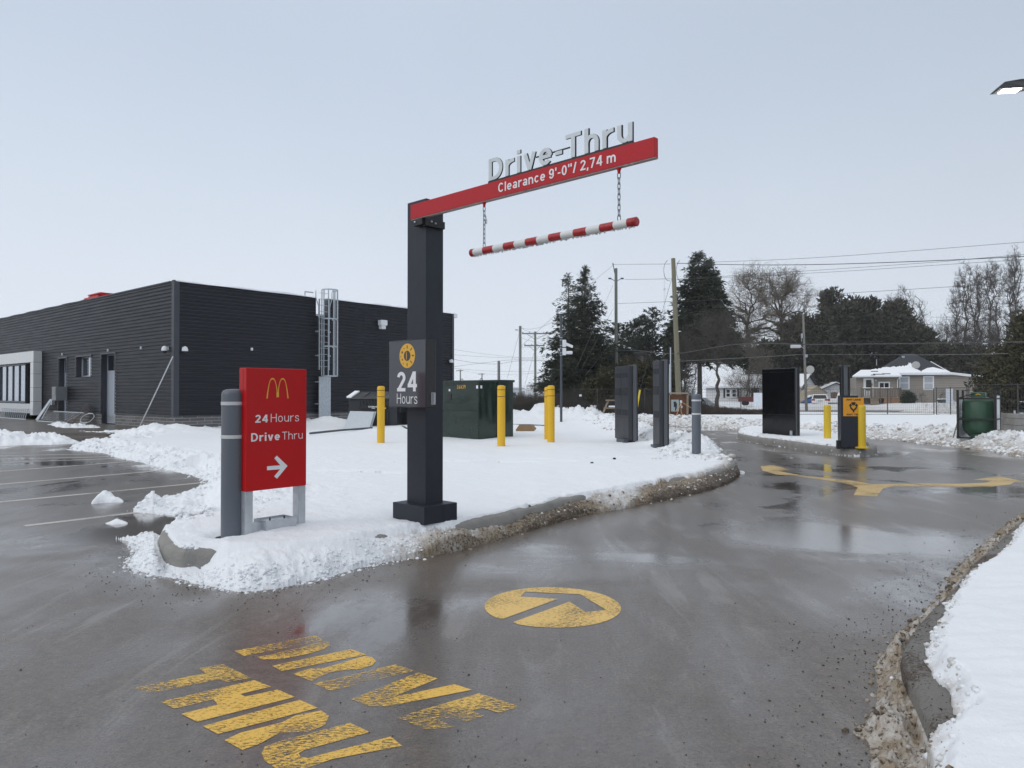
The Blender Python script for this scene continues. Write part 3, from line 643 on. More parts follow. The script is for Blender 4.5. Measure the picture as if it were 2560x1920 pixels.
# ------------------------------------------------------------------ snow bank beside the viewer
KR = catmull([(1.20, 1.75), (1.45, 2.40), (1.68, 2.95), (1.98, 3.71), (2.43, 4.31), (3.05, 5.02), (3.62, 5.70), (4.30, 6.45), (5.67, 7.95), (7.6, 9.75), (9.9, 11.5), (13, 13.3)], 8)
SR = catmull(G([(2180, 2100), (2165, 1920), (2170, 1857), (2129, 1829), (2176, 1790), (2193, 1721), (2190, 1660), (2228, 1620), (2238, 1580), (2285, 1556), (2352, 1486), (2384, 1431), (2430, 1387), (2480, 1343), (2557, 1288)]), 5) + [(6.5, 9.1), (8.0, 10.5), (10.0, 12.0), (13.2, 13.5)]
SR_poly = SR + [(30, 13.5), (30, -3), (1.2, -3), (1.35, 1.6)]
KR_poly = [(1.0, 1.2)] + KR + [(30, 13.4), (30, -3), (1.2, -3)]
WR = catmull(G([(2330, 2100), (2334, 1920), (2330, 1880), (2342, 1845), (2402, 1801), (2384, 1781), (2374, 1733), (2318, 1674), (2326, 1618), (2342, 1562), (2378, 1499), (2418, 1447), (2485, 1403), (2557, 1312)], 0.17), 5) + [(6.9, 9.1), (8.4, 10.5), (10.3, 12.0), (13.3, 13.3)]
WR_poly = WR + [(30, 13.3), (30, -3), (2.0, -3), (2.0, 1.5)]
def bank_H(X, Y):
    w1 = 0.05 * (fbm(X, Y, 7, 4, 211) - 0.5)
    dS = sdist(X, Y, SR_poly) + w1; dK = sdist(X, Y, KR_poly); dW = sdist(X, Y, WR_poly) + w1 * 1.4
    lump = fbm(X, Y, 7, 5, 221, 0.65); big = fbm(X, Y, 1.1, 4, 222); rip = fbm(X + 0.4 * Y, Y * 2.6, 3.5, 4, 223)
    slush = np.where(dS > 0, np.clip(dS / 0.10, 0, 1) * (0.03 + 0.30 * np.clip(lump - 0.36, 0, 1)), -0.05)
    mudk = np.interp(Y, [2.5, 2.8, 3.5, 3.9, 4.4, 9], [.25, .0, .0, .06, .12, .14])
    white = 0.185 + 0.085 * sstep(0, 0.09, dW) + 0.05 * (big - 0.5) + 0.035 * (rip - 0.5) * sstep(0, 0.2, dW) + 0.03 * sstep(0, 1.2, dW)
    H = np.where(dW > 0, white, np.where(dK > 0.0, 0.10 + mudk * (0.4 + 1.1 * lump), slush))
    near = sstep(1.9, 1.55, X) * 0        # kept for a clean lower edge
    low = sstep(2.75, 2.55, Y)            # the slush climbs over the kerb at the near end
    H = np.where((dW <= 0) & (dK > 0.0), 0.10 + low * (0.10 + 0.10 * (lump - 0.4)), H)
    D = np.where(dW > 0, 0.04 + 0.40 * np.exp(-np.clip(dW, 0, 9) / 0.07), 0.56 + 0.22 * fbm(X, Y, 4, 3, 224))
    return H, D
polar_snow('snow_bank', bank_H, 20, 75, 620, 1.9, 22, 460)

# ------------------------------------------------------------------ snow strip in front of the walk and small heaps
def small_heap(name, pts, h, seed, dirt=0.05, a=(-40, -20), r=(18, 30), nn=(260, 160), wd=0.5):
    def Hf(X, Y):
        dS = sdist(X, Y, pts) + 0.10 * (fbm(X, Y, 3, 3, seed) - 0.5)
        l = fbm(X, Y, 3.5, 5, seed + 3, 0.6)
        H = np.where(dS > 0, np.clip(dS / wd, 0, 1) ** .7 * h * (0.35 + 1.9 * np.clip(l - 0.28, 0, 1)), -0.05)
        return H, np.full(X.shape, dirt) + 0.25 * np.exp(-np.clip(dS, 0, 9) / 0.12)
    return polar_snow(name, Hf, a[0], a[1], nn[0], r[0], r[1], nn[1])
fr = G([(-60, 1118), (60, 1113), (130, 1112), (185, 1109), (200, 1106)])
small_heap('snow_strip', fr + [bpt(-6.2, 12.2), bpt(-5.6, 24), bpt(-6.2, 30)], 0.27, 301)
small_heap('snow_heap', G([(225, 1261), (262, 1257), (300, 1256), (318, 1260), (298, 1246), (262, 1244), (238, 1250)]), 0.15, 311, a=(-33, -26), r=(8.5, 11.5), nn=(120, 120), wd=0.16)
small_heap('snow_heap', G([(262, 1306), (300, 1298), (318, 1310), (280, 1312)]), 0.05, 321, a=(-33, -26), r=(7.5, 9.5), nn=(100, 100), wd=0.15)
small_heap('snow_heap', G([(470, 1324), (500, 1318), (520, 1326), (490, 1330)], 0.2), 0.30, 327, a=(-28, -22), r=(6.2, 8.2), nn=(100, 100), wd=0.12)
small_heap('snow_heap', G([(110, 1062), (150, 1060), (260, 1066), (262, 1070), (140, 1070)], 0.1), 0.22, 331, a=(-36, -28), r=(28, 42), nn=(200, 90), wd=0.4)
small_heap('snow_heap', G([(2128, 1139), (2160, 1140), (2172, 1136), (2150, 1132), (2120, 1134)], 0.0), 0.15, 341, a=(22, 30), r=(16, 21), nn=(120, 80), wd=0.2)
small_heap('snow_heap', [(30, 52), (34, 51.6), (38, 52.2), (41, 53.5), (40, 57), (34, 57), (30, 56)], 0.75, 351, dirt=0.42, a=(26, 42), r=(50, 70), nn=(200, 90), wd=2.0)

# ------------------------------------------------------------------ kerbs
def kerb(name, line, h=0.205, wdt=0.16, side=1, m=concrete):
    """swept kerb: line is the road face at ground level, inside lies to the left of travel when side is 1"""
    P = np.array(line); T = np.gradient(P, axis=0); T /= np.linalg.norm(T, axis=1)[:, None]; Nn = np.stack([-T[:, 1], T[:, 0]], 1) * side
    prof = [(0.0, -0.03), (0.006, h * 0.55), (0.022, h * 0.86), (0.05, h * 0.975), (0.09, h), (wdt, h), (wdt + 0.02, -0.03)]
    V = []; k = len(prof); rg = np.random.default_rng(7)
    for i in range(len(P)):
        jn = rg.normal(0, 0.0035, k)
        for j, (o, z) in enumerate(prof):
            p = P[i] + Nn[i] * (o + jn[j] * (0 < j < k - 1)); V.append((p[0], p[1], z + (jn[j] if 0 < j < k - 1 else 0)))
    Fq = [(i * k + j, i * k + j + 1, (i + 1) * k + j + 1, (i + 1) * k + j) for i in range(len(P) - 1) for j in range(k - 1)]
    b = MB(); b.add(V, Fq); b.add(V[:k], [tuple(range(k))]); b.add(V[-k:], [tuple(range(k))])
    return struct(b.build(name, m, smooth=True))
kerb('kerb', catmull(K_front[::1], 2), side=1, h=0.205)
kerb('kerb', KR, side=-1, h=0.17, wdt=0.27, m=muddy)
kerb('kerb', catmull([gp(x, y) for x, y in [(2430, 1119), (2335, 1107), (2246, 1098), (2145, 1092), (1996, 1078), (1906, 1076), (1757, 1068), (1668, 1062), (1599, 1058), (1500, 1054)]], 5), side=-1, h=0.17)
# median island
med_out = catmull(G([(1846, 1097), (1885, 1107), (1955, 1117), (2050, 1132), (2100, 1138), (2150, 1141), (2180, 1139), (2193, 1133), (2186, 1124), (2150, 1113), (2090, 1101), (1996, 1089), (1900, 1082), (1858, 1084), (1846, 1090)]), 5, closed=True)
kerb('kerb', med_out + [med_out[0], med_out[1]], side=1, h=0.19, wdt=0.18)
def med_H(X, Y):
    d = sdist(X, Y, med_out); l = fbm(X, Y, 4, 5, 401, 0.62)
    px = CX + F * X / np.maximum(Y, 0.1)
    ed = np.interp(px, [1840, 1870, 2060, 2120, 2200], [0.03, 0.05, 0.08, 0.20, 0.30])
    H = np.where(d > ed, 0.19 + 0.08 * sstep(0, 0.25, d - ed) + np.exp(-np.clip(d - ed, 0, 9) / 0.25) * 0.22 * (l - 0.40) * np.interp(px, [1900, 2100], [1, 0.5]), 0.10)
    H = np.where(d < 0.02, -0.05, H)
    return H, 0.04 + 0.34 * np.exp(-np.clip(d - ed, 0, 9) / 0.14)
polar_snow('snow_median', med_H, 16, 29, 360, 15.5, 29, 260)

ms = MB(); ms.lathe([(.155, .150), (.150, .192), (.10, .197)], 20, (bol1[0], bol1[1] + .10, 0)); struct(ms.build('soil', mat('bare_soil', (.045, .036, .028), .9, var=.4, scale=30, bump=.6), None))
# ------------------------------------------------------------------ road markings
def flat(name, polys, m, z=0.002):
    b = MB()
    for p in polys: b.poly([(x, y, z) for x, y in p], None)
    return struct(b.build(name, m))
z5 = lambda L_: [gp(300 + x / 2.127, 1560 + y / 2.127) for x, y in L_]
drive = [[(610, 145), (1035, 62), (1090, 88), (660, 172)], [(722, 178), (760, 190), (860, 188), (1000, 160), (1085, 135), (1117, 112), (1110, 97), (1075, 95), (960, 125), (800, 165)],
         [(808, 224), (1230, 135), (1308, 165), (862, 252)], [(918, 268), (1010, 238), (1085, 236), (1130, 222), (1300, 172), (1340, 178), (1362, 198), (1340, 222), (1270, 243), (1180, 248), (1120, 258), (1050, 288), (1020, 305)],
         [(1030, 318), (1465, 217), (1565, 250), (1120, 357)],
         [(1230, 402), (1585, 258), (1690, 292), (1445, 392), (1780, 322), (1872, 352), (1420, 440), (1325, 438)],
         [(1470, 498), (1910, 370), (2125, 440), (2015, 475), (1930, 448), (1870, 462), (1935, 490), (1840, 522), (1760, 498), (1700, 515), (1780, 548), (1745, 555), (1620, 560)]]
thru = [[(78, 342), (455, 262), (420, 238), (545, 213), (695, 288), (560, 312), (530, 296), (160, 372)],
        [(213, 415), (715, 300), (803, 335), (640, 374), (665, 388), (840, 350), (930, 390), (410, 522), (325, 480), (520, 430), (497, 402), (290, 452)],
        [(440, 545), (955, 405), (1052, 448), (520, 587)],
        [(555, 620), (640, 580), (860, 525), (930, 490), (1070, 462), (1112, 490), (1090, 540), (1000, 575), (900, 577), (850, 580), (740, 640), (650, 672)],
        [(752, 690), (770, 655), (850, 625), (1225, 527), (1328, 577), (980, 672), (950, 690), (960, 708), (1000, 715), (1440, 600), (1500, 650), (1130, 720), (900, 800), (830, 770), (770, 730)]]
flat('drive_lettering_marking', [z5(p) for p in drive[:6]], paint_yellow)
flat('drive_lettering_marking', [z5(p) for p in drive[6:]], paint_yellow_faint)
flat('thru_lettering_marking', [z5(thru[0])], paint_yellow_faint)
flat('thru_lettering_marking', [z5(p) for p in thru[1:4]], paint_yellow)
flat('thru_lettering_marking', [z5(thru[4])], paint_yellow)
zc = lambda L_: [gp(1160 + x / 4.608, 1400 + y / 4.608) for x, y in L_]
arrow = zc([(445, 683), (1085, 450), (650, 425), (705, 367), (1340, 398), (1640, 578), (1400, 603), (1215, 482), (568, 718)])
ex = zc([(240, 525), (1808, 560), (1010, 308), (1030, 760)])
cxy = np.mean(np.array(ex), 0); rad = 0.478
a0 = math.atan2(arrow[0][1] - cxy[1], arrow[0][0] - cxy[0]); a1 = math.atan2(arrow[-1][1] - cxy[1], arrow[-1][0] - cxy[0])
while a1 < a0: a1 += 2 * math.pi
if a1 - a0 < math.pi:      # go the long way round, from the tail's second side back to its first
    ths = np.linspace(a1, a0 + 2 * math.pi, 60)
else:
    ths = np.linspace(a1, a0, 60)
circ = [(cxy[0] + rad * math.cos(t), cxy[1] + rad * math.sin(t)) for t in ths]
flat('round_arrow_marking', [circ[1:-1] + arrow], paint_yellow_new)
z8 = lambda L_: [gp(1860 + x / 3.16, 860 + y / 3.16) for x, y in L_]
flat('forked_arrow_marking', [z8([(865, 1195), (1050, 1205), (1100, 1140), (1180, 1125), (1700, 1127), (1950, 1128), (2100, 1110), (2140, 1092), (2260, 1096), (2010, 1045), (1810, 1073), (1960, 1082), (1900, 1098), (1700, 1105), (1400, 1103), (1080, 1108), (1010, 1108), (850, 1080), (500, 1045), (350, 1020), (280, 1005), (375, 995), (225, 957), (130, 965), (145, 1000), (250, 1030), (450, 1050), (750, 1090), (850, 1115), (900, 1135)])], paint_yellow_far)
def stall(p, q, w=0.11):
    p, q = Vector(p), Vector(q); d = (q - p).normalized(); n = Vector((-d.y, d.x)) * w / 2
    return [(p + n)[:], (q + n)[:], (q - n)[:], (p - n)[:]]
lines = [((62, 1315), (345, 1281)), ((-60, 1261), (519, 1205.5)), ((-60, 1216), (409, 1176)), ((-60, 1183), (348, 1152)), ((-60, 1159), (300, 1146)), ((-60, 1149.5), (270, 1142)), ((-60, 1141), (250, 1134.5))]
for p, q in lines: flat('stall_marking', [stall(gp(*p), gp(*q))], paint_white)

# scattered grit on the wet lane
rg = np.random.default_rng(3)
def grit(name, pts, m, smin, smax):
    V = []; Fq = []; base = np.array([[1, 0, 0], [-1, 0, 0], [0, 1, 0], [0, -1, 0], [0, 0, 1], [0, 0, -1]], float)
    tri = [(0, 2, 4), (2, 1, 4), (1, 3, 4), (3, 0, 4), (2, 0, 5), (1, 2, 5), (3, 1, 5), (0, 3, 5)]
    for i, (x, y, z) in enumerate(pts):
        s = smin + (smax - smin) * rg.random() ** 4; q = base * (s * rg.uniform(0.6, 1.3, 3)) * np.array([1, 1, 0.7]); a = rg.random() * 6.3
        R = np.array([[math.cos(a), -math.sin(a), 0], [math.sin(a), math.cos(a), 0], [0, 0, 1]])
        V.append(q @ R.T + rg.normal(0, s * 0.15, (6, 3)) + np.array([x, y, z + s * 0.35])); Fq += [(i * 6 + a_, i * 6 + b__, i * 6 + c_) for a_, b__, c_ in tri]
    return stuff(np_mesh(name, np.concatenate(V), Fq, m, smooth=False))
grit_m = mat('wet_grit', (0.030, 0.028, 0.026), 0.5, var=0.4, scale=30)
pts = []
while len(pts) < 1700:
    px, py = rg.uniform(-100, 2500), 1500 + (rg.random() ** 0.75) * 900 - 280 * rg.random()
    if py < 1190: continue
    x, y = gp(px, py)
    if y > 14: continue
    pts.append((x, y, 0.0))
P_ = np.array(pts); dS = sdist(P_[:, 0], P_[:, 1], ISL_S); dR = sdist(P_[:, 0], P_[:, 1], SR_poly)
P_ = P_[(dS < -0.02) & (dR < -0.02)]
grit('gravel', [tuple(p) for p in P_], grit_m, 0.0012, 0.0060)
# denser grit along the edges of the snow and on the kerb beside the viewer
e_pts = []
SN = np.array(S_near)
for _ in range(900):
    i = rg.integers(3, 22); t = rg.random(); p = SN[i] * (1 - t) + SN[i + 1] * t; o = abs(rg.normal(0, 0.28))
    d = SN[i + 1] - SN[i]; n = np.array([d[1], -d[0]]) / (np.linalg.norm(d) + 1e-9)
    q = p + n * o
    if sdist(np.array([q[0]]), np.array([q[1]]), ISL_S)[0] < 0: e_pts.append((q[0], q[1], 0.0))
KA = np.array(KR)
for _ in range(2600):
    i = rg.integers(0, 72); p = KA[i]; d = KA[i + 1] - KA[i]; n = np.array([-d[1], d[0]]) / np.linalg.norm(d)
    o = rg.normal(0.22, 0.22)
    if o > -0.3:
        q = p + n * o + d * rg.random()
        if o < 0 and o > -0.26: z = 0.172
        elif o < 0: continue
        else: z = 0.0 if o > 0.16 else 0.05
        e_pts.append((q[0], q[1], z))
for _ in range(1500):
    i = rg.integers(0, 66); p = KA[i]; d = KA[i + 1] - KA[i]; n = np.array([d[1], -d[0]]) / np.linalg.norm(d); q = p + n * rg.uniform(.04, .27) + d * rg.random(); e_pts.append((q[0], q[1], 0.170))
grit('gravel', e_pts, grit_m, 0.0015, 0.0075)

# crumbs of snow and slush broken off along the edges
def crumbs(name, label, poly_pts, closed, n, smin, smax, spread, inn, seed, hf=None, dirt=(0, .3), kmax=None, pw=4):
    rg = np.random.default_rng(seed); P = np.array(poly_pts); k = len(P) if closed else len(P) - 1; seg = np.linalg.norm(np.roll(P, -1, 0)[:k] - P[:k], axis=1); pr = seg / seg.sum()
    ph = (1 + 5 ** .5) / 2; ico = np.array([(-1, ph, 0), (1, ph, 0), (-1, -ph, 0), (1, -ph, 0), (0, -1, ph), (0, 1, ph), (0, -1, -ph), (0, 1, -ph), (ph, 0, -1), (ph, 0, 1), (-ph, 0, -1), (-ph, 0, 1)]) / 1.9
    tri = [(0, 11, 5), (0, 5, 1), (0, 1, 7), (0, 7, 10), (0, 10, 11), (1, 5, 9), (5, 11, 4), (11, 10, 2), (10, 7, 6), (7, 1, 8), (3, 9, 4), (3, 4, 2), (3, 2, 6), (3, 6, 8), (3, 8, 9), (4, 9, 5), (2, 4, 11), (6, 2, 10), (8, 6, 7), (9, 8, 1)]
    i = rg.choice(k, n, p=pr); t = rg.random(n); a = P[i]; b = P[(i + 1) % len(P)]; q = a + (b - a) * t[:, None]; d = (b - a) / (np.linalg.norm(b - a, axis=1)[:, None] + 1e-9); nn = np.stack([d[:, 1], -d[:, 0]], 1)
    o = np.abs(rg.normal(0, spread, n)) - inn * rg.random(n); q = q + nn * o[:, None]; s = smin + (smax - smin) * rg.random(n) ** pw
    z = np.zeros(n)
    if hf is not None: H, _ = hf(q[:, 0], q[:, 1]); z = np.maximum(H, 0)
    V, Fq, D = [], [], []
    for j in range(n):
        v = ico * rg.uniform(.7, 1.3, (12, 1)) * s[j] * rg.uniform(.7, 1.3, 3) * np.array([1, 1, .75]); V.append(v + np.array([q[j, 0], q[j, 1], z[j] - s[j] * .10])); Fq += [(x + 12 * j, y + 12 * j, w + 12 * j) for x, y, w in tri]; D.append(np.full(12, rg.uniform(*dirt)))
    return stuff(np_mesh(name, np.concatenate(V), Fq, snow_m, attr={'dirt': np.concatenate(D)}, smooth=True), label, 'snow')
crumbs('snow_crumbs', 'crumbs of snow along the near edge of the island', S_near[2:18], False, 2600, .003, .022, .05, .22, 1, island_H, (0, .35))
crumbs('snow_crumbs', 'dirty slush lumps around the bend of the island kerb', S_near[17:30], False, 1100, .004, .026, .04, .24, 2, island_H, (.35, .95))
crumbs('snow_crumbs', 'snow lumps along the parking edge of the island', S_left[3:], False, 2600, .006, .045, .06, .45, 3, island_H, (0, .25))
crumbs('snow_crumbs', 'grey plough lumps along the berm behind the menu boards', S_near[26:], False, 2600, .012, .085, .05, 1.6, 4, island_H, (.15, .6))
crumbs('snow_crumbs', 'grey plough lumps on the far berm across the lane', far_edge[::-1], False, 8000, .010, .085, .10, 1.9, 5, far_H, (.12, .62), pw=3)
crumbs('snow_crumbs', 'brown slush lumps along the lane side of the near kerb', SR[::-1], False, 3200, .003, .026, .03, .26, 6, lambda x, y: bank_H(x, y), (.62, 1.0))
crumbs('snow_crumbs', 'snow crumbs on the ragged edge of the near bank', WR[::-1], False, 2600, .003, .024, .05, .10, 7, lambda x, y: bank_H(x, y), (.1, .6))
crumbs('snow_crumbs', 'small lumps of snow on the median edge', med_out, True, 1500, .008, .035, .02, .3, 8, med_H, (.05, .45))
# ================================================================== DARK BUILDING
bld = thing('restaurant_building', 'low building in dark ribbed metal cladding on a grey block base', 'building', (BC.x, BC.y, 0), BROT)
PR = Plane((BC.x, BC.y), AX)       # right wall: local y = 0
PL = Plane((BC.x, BC.y), BX)       # left wall: local x = 0
ZB, ZT, LR, LL = 0.60, 5.84, 15.25, 32.0
PITCHR = 0.145
def rib_profile(z0, z1, dep=0.038):
    pr = []; k = int(z0 / PITCHR) - 1
    while k * PITCHR < z1 + PITCHR:
        z = k * PITCHR
        pr += [(z, 0.0), (z + PITCHR * 0.42, 0.0), (z + PITCHR * 0.55, dep), (z + PITCHR * 0.87, dep)]; k += 1
    out = []
    for i in range(len(pr) - 1):
        (a, da), (b, db) = pr[i], pr[i + 1]
        if b <= z0 or a >= z1: continue
        if not out:
            s = max(a, z0); out.append((s, da + (db - da) * (s - a) / (b - a)))
        e = min(b, z1); out.append((e, da + (db - da) * (e - a) / (b - a)))
    return out
def ribs(mb, axis, s0, s1, z0, z1):
    """axis 'r': wall y=0 outward -y, s along x; axis 'l': wall x=0 outward -x, s along y"""
    pr = rib_profile(z0, z1); vs = []
    for z, d in pr:
        for s in (s0, s1): vs.append((s, -d, z) if axis == 'r' else (-d, s, z))
    mb.add(vs, [(2 * i, 2 * i + 1, 2 * i + 3, 2 * i + 2) for i in range(len(pr) - 1)])
def wall_open(mb, axis, s0, s1, z0, z1, ops):
    cur = s0
    for a, b, c, d in sorted(ops):
        if a > cur: ribs(mb, axis, cur, a, z0, z1)
        if c > z0: ribs(mb, axis, a, b, z0, c)
        if d < z1: ribs(mb, axis, a, b, d, z1)
        cur = b
    ribs(mb, axis, cur, s1, z0, z1)
def lo(px0, px1, py0, py1):
    a, zt = PL.hit(px1, py0); b, _ = PL.hit(px0, py0); m = (px0 + px1) / 2
    return a, b, PL.hit(m, py1)[1], PL.hit(m, py0)[1]
door2 = lo(255, 290, 885, 1062); door2 = (door2[0], door2[1], 0.12, door2[3])
door1 = lo(149, 168.5, 896, 1040); door1 = (door1[0], door1[1], 0.12, door1[3])
win1 = lo(192.5, 229.5, 891.5, 942)
ps = PL.hit(107.6, 900)[0]                                   # where the white portal meets the wall
PORTAL = (ps, ps + 6.4, 0.12, 3.69)
inner = lo(6, 76, 902, 1016); IN = (ps + 0.55, ps + 5.6, 0.95, 3.05)
nz0 = PR.hit(788, 790)[0]; nz1 = PR.hit(819, 790)[0]; nzz = PR.hit(803, 790)[1]
b = MB(); wall_open(b, 'r', 0.0, LR, ZB, ZT, [(nz0, nz1, ZB, nzz)][:0] or [])
b = MB(); ribs(b, 'r', 0.0, nz0, ZB, ZT); ribs(b, 'r', nz0, nz1, ZB, nzz); ribs(b, 'r', nz1, LR, ZB, ZT)
wr = b.build('wall', cladding, bld)
b = MB(); wall_open(b, 'l', 0.0, LL, ZB, ZT, [door1, door2, win1, (PORTAL[0], PORTAL[1], ZB, 3.6)]); b.build('wall', cladding, bld)
b = MB(); b.box(LR - 0.02, LR, 0.05, LL, 0, ZT); b.box(0.05, LR, LL - .02, LL, 0, ZT); b.build('rear_wall', trim_dark, bld)
b = MB(); b.box(0.35, LR - 0.35, 0.35, LL - 0.35, 4.95, 5.0); b.build('roof', snow_clean, bld)
# parapet inside faces and top flashing
b = MB(); b.box(0.0, nz0, 0.02, 0.30, 4.9, ZT - 0.004); b.box(nz1, LR - .02, 0.02, 0.30, 4.9, ZT - 0.004); b.box(0.02, 0.30, 0.30, LL - .02, 4.9, ZT - 0.004); b.box(nz0, nz1, .02, .30, nzz - .3, nzz); b.build('parapet', trim_dark, bld)
b = MB(); b.box(-0.05, 0.33, 0.34, LL, ZT, ZT + 0.05); b.box(nz0 - .02, nz0 + .01, -.05, .33, nzz, ZT); b.build('flashing', trim_dark, bld)
def snow_ridge(x0, x1, y0, y1, z, h, ax, seed, name='roof_snow'):
    n = 70; vs = []; r_ = np.random.default_rng(seed); ph = r_.random(6) * 6
    for i in range(n + 1):
        t = i / n; s = (x0 + (x1 - x0) * t) if ax == 'x' else (y0 + (y1 - y0) * t)
        hh = h * (0.75 + 0.3 * math.sin(s * 1.1 + ph[0]) + 0.22 * math.sin(s * 3.1 + ph[1]) + 0.1 * math.sin(s * 8 + ph[2])); hh = max(0.012, hh); o = 0.03 * math.sin(s * 2.3 + ph[3])
        a, b2 = (y0, y1) if ax == 'x' else (x0, x1)
        for q, zz in ((a - 0.02 + o, z + 0.003), (a - 0.01 + o, z + hh * 0.7), (a + (b2 - a) * 0.3, z + hh), (a + (b2 - a) * 0.7, z + hh), (b2, z + 0.003)):
            vs.append((s, q, zz) if ax == 'x' else (q, s, zz))
    fs = [(i * 5 + j, i * 5 + j + 1, i * 5 + j + 6, i * 5 + j + 5) for i in range(n) for j in range(4)]
    m = MB(); m.add(vs, fs); return m.build(name, snow_clean, bld, smooth=True)
snow_ridge(-0.02, nz0, -0.07, 0.33, ZT, 0.095, 'x', 1); snow_ridge(nz1, LR + 0.15, -0.07, 0.33, ZT, 0.085, 'x', 2); snow_ridge(-0.06, 0.33, 9, LL, ZT + .05, 0.02, 'y', 3)
b = MB(); b.box(LR + 0.0, LR + 0.26, -0.10, 0.5, ZT - 0.20, ZT + 0.02, bev=0.03); b.build('snow_lump', snow_clean, bld)
# corner trims
b = MB(); b.prism([(-0.055, -0.055, ZB - .02), (0.16, -0.055, ZB - .02), (0.16, 0, ZB - .02), (0, 0, ZB - .02), (0, 0.16, ZB - .02), (-0.055, 0.16, ZB - .02)], (0, 0, ZT - ZB + .02)); b.build('corner_trim', trim_dark, bld)
MB().box(LR - 0.12, LR + 0.03, -0.055, 0.0, ZB - .02, ZT).build('corner_trim', trim_dark, bld)
# block base
MB().box(-0.012, LR, -0.012, 0.2, -0.05, ZB).build('block_base', block_m, bld)
segs = [0.2]
for a, c in ((door2[0], door2[1]), (door1[0], door1[1]), (PORTAL[0] + .6, PORTAL[1])): segs += [a, c]
segs.append(LL)
for i in range(0, len(segs), 2): MB().box(-0.012, 0.2, segs[i], segs[i + 1], -0.05, ZB).build('block_base', block_m, bld)
MB().box(-0.05, LR, -0.05, -0.0125, ZB - 0.03, ZB + 0.015).build('base_flashing', trim_dark, bld)
for i in range(0, len(segs), 2): MB().box(-0.05, -0.0125, segs[i], segs[i + 1], ZB - 0.03, ZB + 0.015).build('base_flashing', trim_dark, bld)
# doors, transoms and the small window in the left wall
def reveal(op, dep=0.22):
    a, c, z0, z1 = op; m = MB()
    m.box(0.002, dep, a - 0.03, a, z0, z1); m.box(0.002, dep, c, c + 0.03, z0, z1); m.box(0.002, dep, a, c, z1, z1 + 0.03)
    m.box(-0.055, -0.041, a - 0.07, a, max(z0, ZB), z1 + 0.07); m.box(-0.055, -0.041, c, c + 0.07, max(z0, ZB), z1 + 0.07); m.box(-0.055, -0.041, a, c, z1, z1 + .07)
    return m.build('door_reveal' if z0 < .5 else 'window_reveal', trim_dark, bld)
def door(op, split):
    a, c, z0, z1 = op; reveal(op); zt = split
    m = MB(); m.box(0.22, 0.27, a, c, z0, z0 + 0.03); m.box(0.22, 0.27, a, a + 0.05, z0 + .03, z1); m.box(0.22, 0.27, c - 0.05, c, z0 + .03, z1); m.box(0.22, 0.27, a + .05, c - .05, zt, zt + 0.08); m.box(.22, .27, a + .05, c - .05, z1 - .05, z1)
    fr_ = m.build('door_frame', door_grey, bld)
    d = MB().box(0.235, 0.265, a + 0.05, c - 0.05, z0 + 0.03, zt, bev=0.004).build('door', door_grey, bld)
    h = MB(); h.box(0.16, 0.235, a + 0.12, a + 0.16, 1.12, 1.16); h.box(0.15, 0.19, a + 0.11, a + 0.17, 1.0, 1.24, bev=.01); h.build('handle', alu, d)
    k = MB().box(0.228, 0.235, a + 0.09, c - 0.09, z0 + 0.08, z0 + 0.38).build('kick_plate', alu, d)
    MB().box(0.25, 0.26, a + 0.05, c - 0.05, zt + 0.08, z1 - 0.05).build('transom', glass_dk, bld)
door(door2, 2.42); door(door1, 2.42)
reveal(win1); a, c, z0, z1 = win1
m = MB(); m.box(0.20, 0.26, a, c, z0, z0 + .06); m.box(0.20, 0.26, a, c, z1 - .05, z1); m.box(.20, .26, a, a + .05, z0 + .06, z1 - .05); m.box(.20, .26, c - .05, c, z0 + .06, z1 - .05)
wn = m.build('window', alu, bld); MB().box(0.23, 0.24, a + .05, c - .05, z0 + .06, z1 - .05).build('pane', glass_shop, wn)
# white panelled portal with the tall shop window
p0, p1, _, pt = PORTAL; pj = 0.435
pn = MB(); g = 0.012
def panelbox(m, x0, x1, y0, y1, z0, z1): m.box(x0, x1, y0 + g / 2, y1 - g / 2, z0 + g / 2, z1 - g / 2)
jt = [0.33, 1.05, 1.77, 2.49, 3.10, pt]
for z0, z1 in zip(jt[:-1], jt[1:]): panelbox(pn, -pj, -0.05, p0, p0 + 0.5, z0, z1)
for i in range(12):
    y0 = p0 + 0.5 + i * 0.5
    panelbox(pn, -pj, -0.05, y0, y0 + 0.5, 3.10, pt)
pn.box(-pj + 0.02, -0.05, p0 + 0.02, p0 + 6.4, pt - 0.05, pt - 0.02)
portal = pn.build('portal', panel_white, bld)
m = MB(); m.box(-pj + .012, -0.06, p0 + .012, p0 + .48, .35, 3.12); m.box(-pj + .012, -.06, p0 + .51, p0 + 6.4, 3.12, pt - .06); m.build('joint_backing', black_matte, portal)
sl = MB()
for i in range(56): sl.box(-pj + 0.10, -0.05, p0 + 0.5 + i * 0.105, p0 + 0.5 + i * 0.105 + 0.075, 0.42, 0.92)
sl.build('slatted_panel', panel_white, portal)
MB().box(-0.3, -0.05, p0 + .5, p0 + 6.4, .42, .92).build('slat_backing', panel_grey, portal)
sw = thing_w = MB(); y0, y1 = PL.hit(73, 950)[0] - .25, PL.hit(9, 950)[0] - .2
fw = MB(); fw.box(-0.25, -0.10, y0, y0 + .07, .95, 3.08); fw.box(-.25, -.10, y1, y1 + .07, .95, 3.08); fw.box(-.25, -.10, y0 + .07, y1, .95, 1.05); fw.box(-.25, -.10, y0 + .07, y1, 3.0, 3.08)
for i in range(1, 4): yy = y0 + .07 + (y1 - y0 - .07) * i / 4; fw.box(-.22, -.10, yy - .035, yy + .035, 1.05, 3.0)
wf = fw.build('window', steel_dark, bld); MB().box(-0.17, -0.16, y0 + .07, y1, 1.05, 3.0).build('pane', glass_shop, wf)
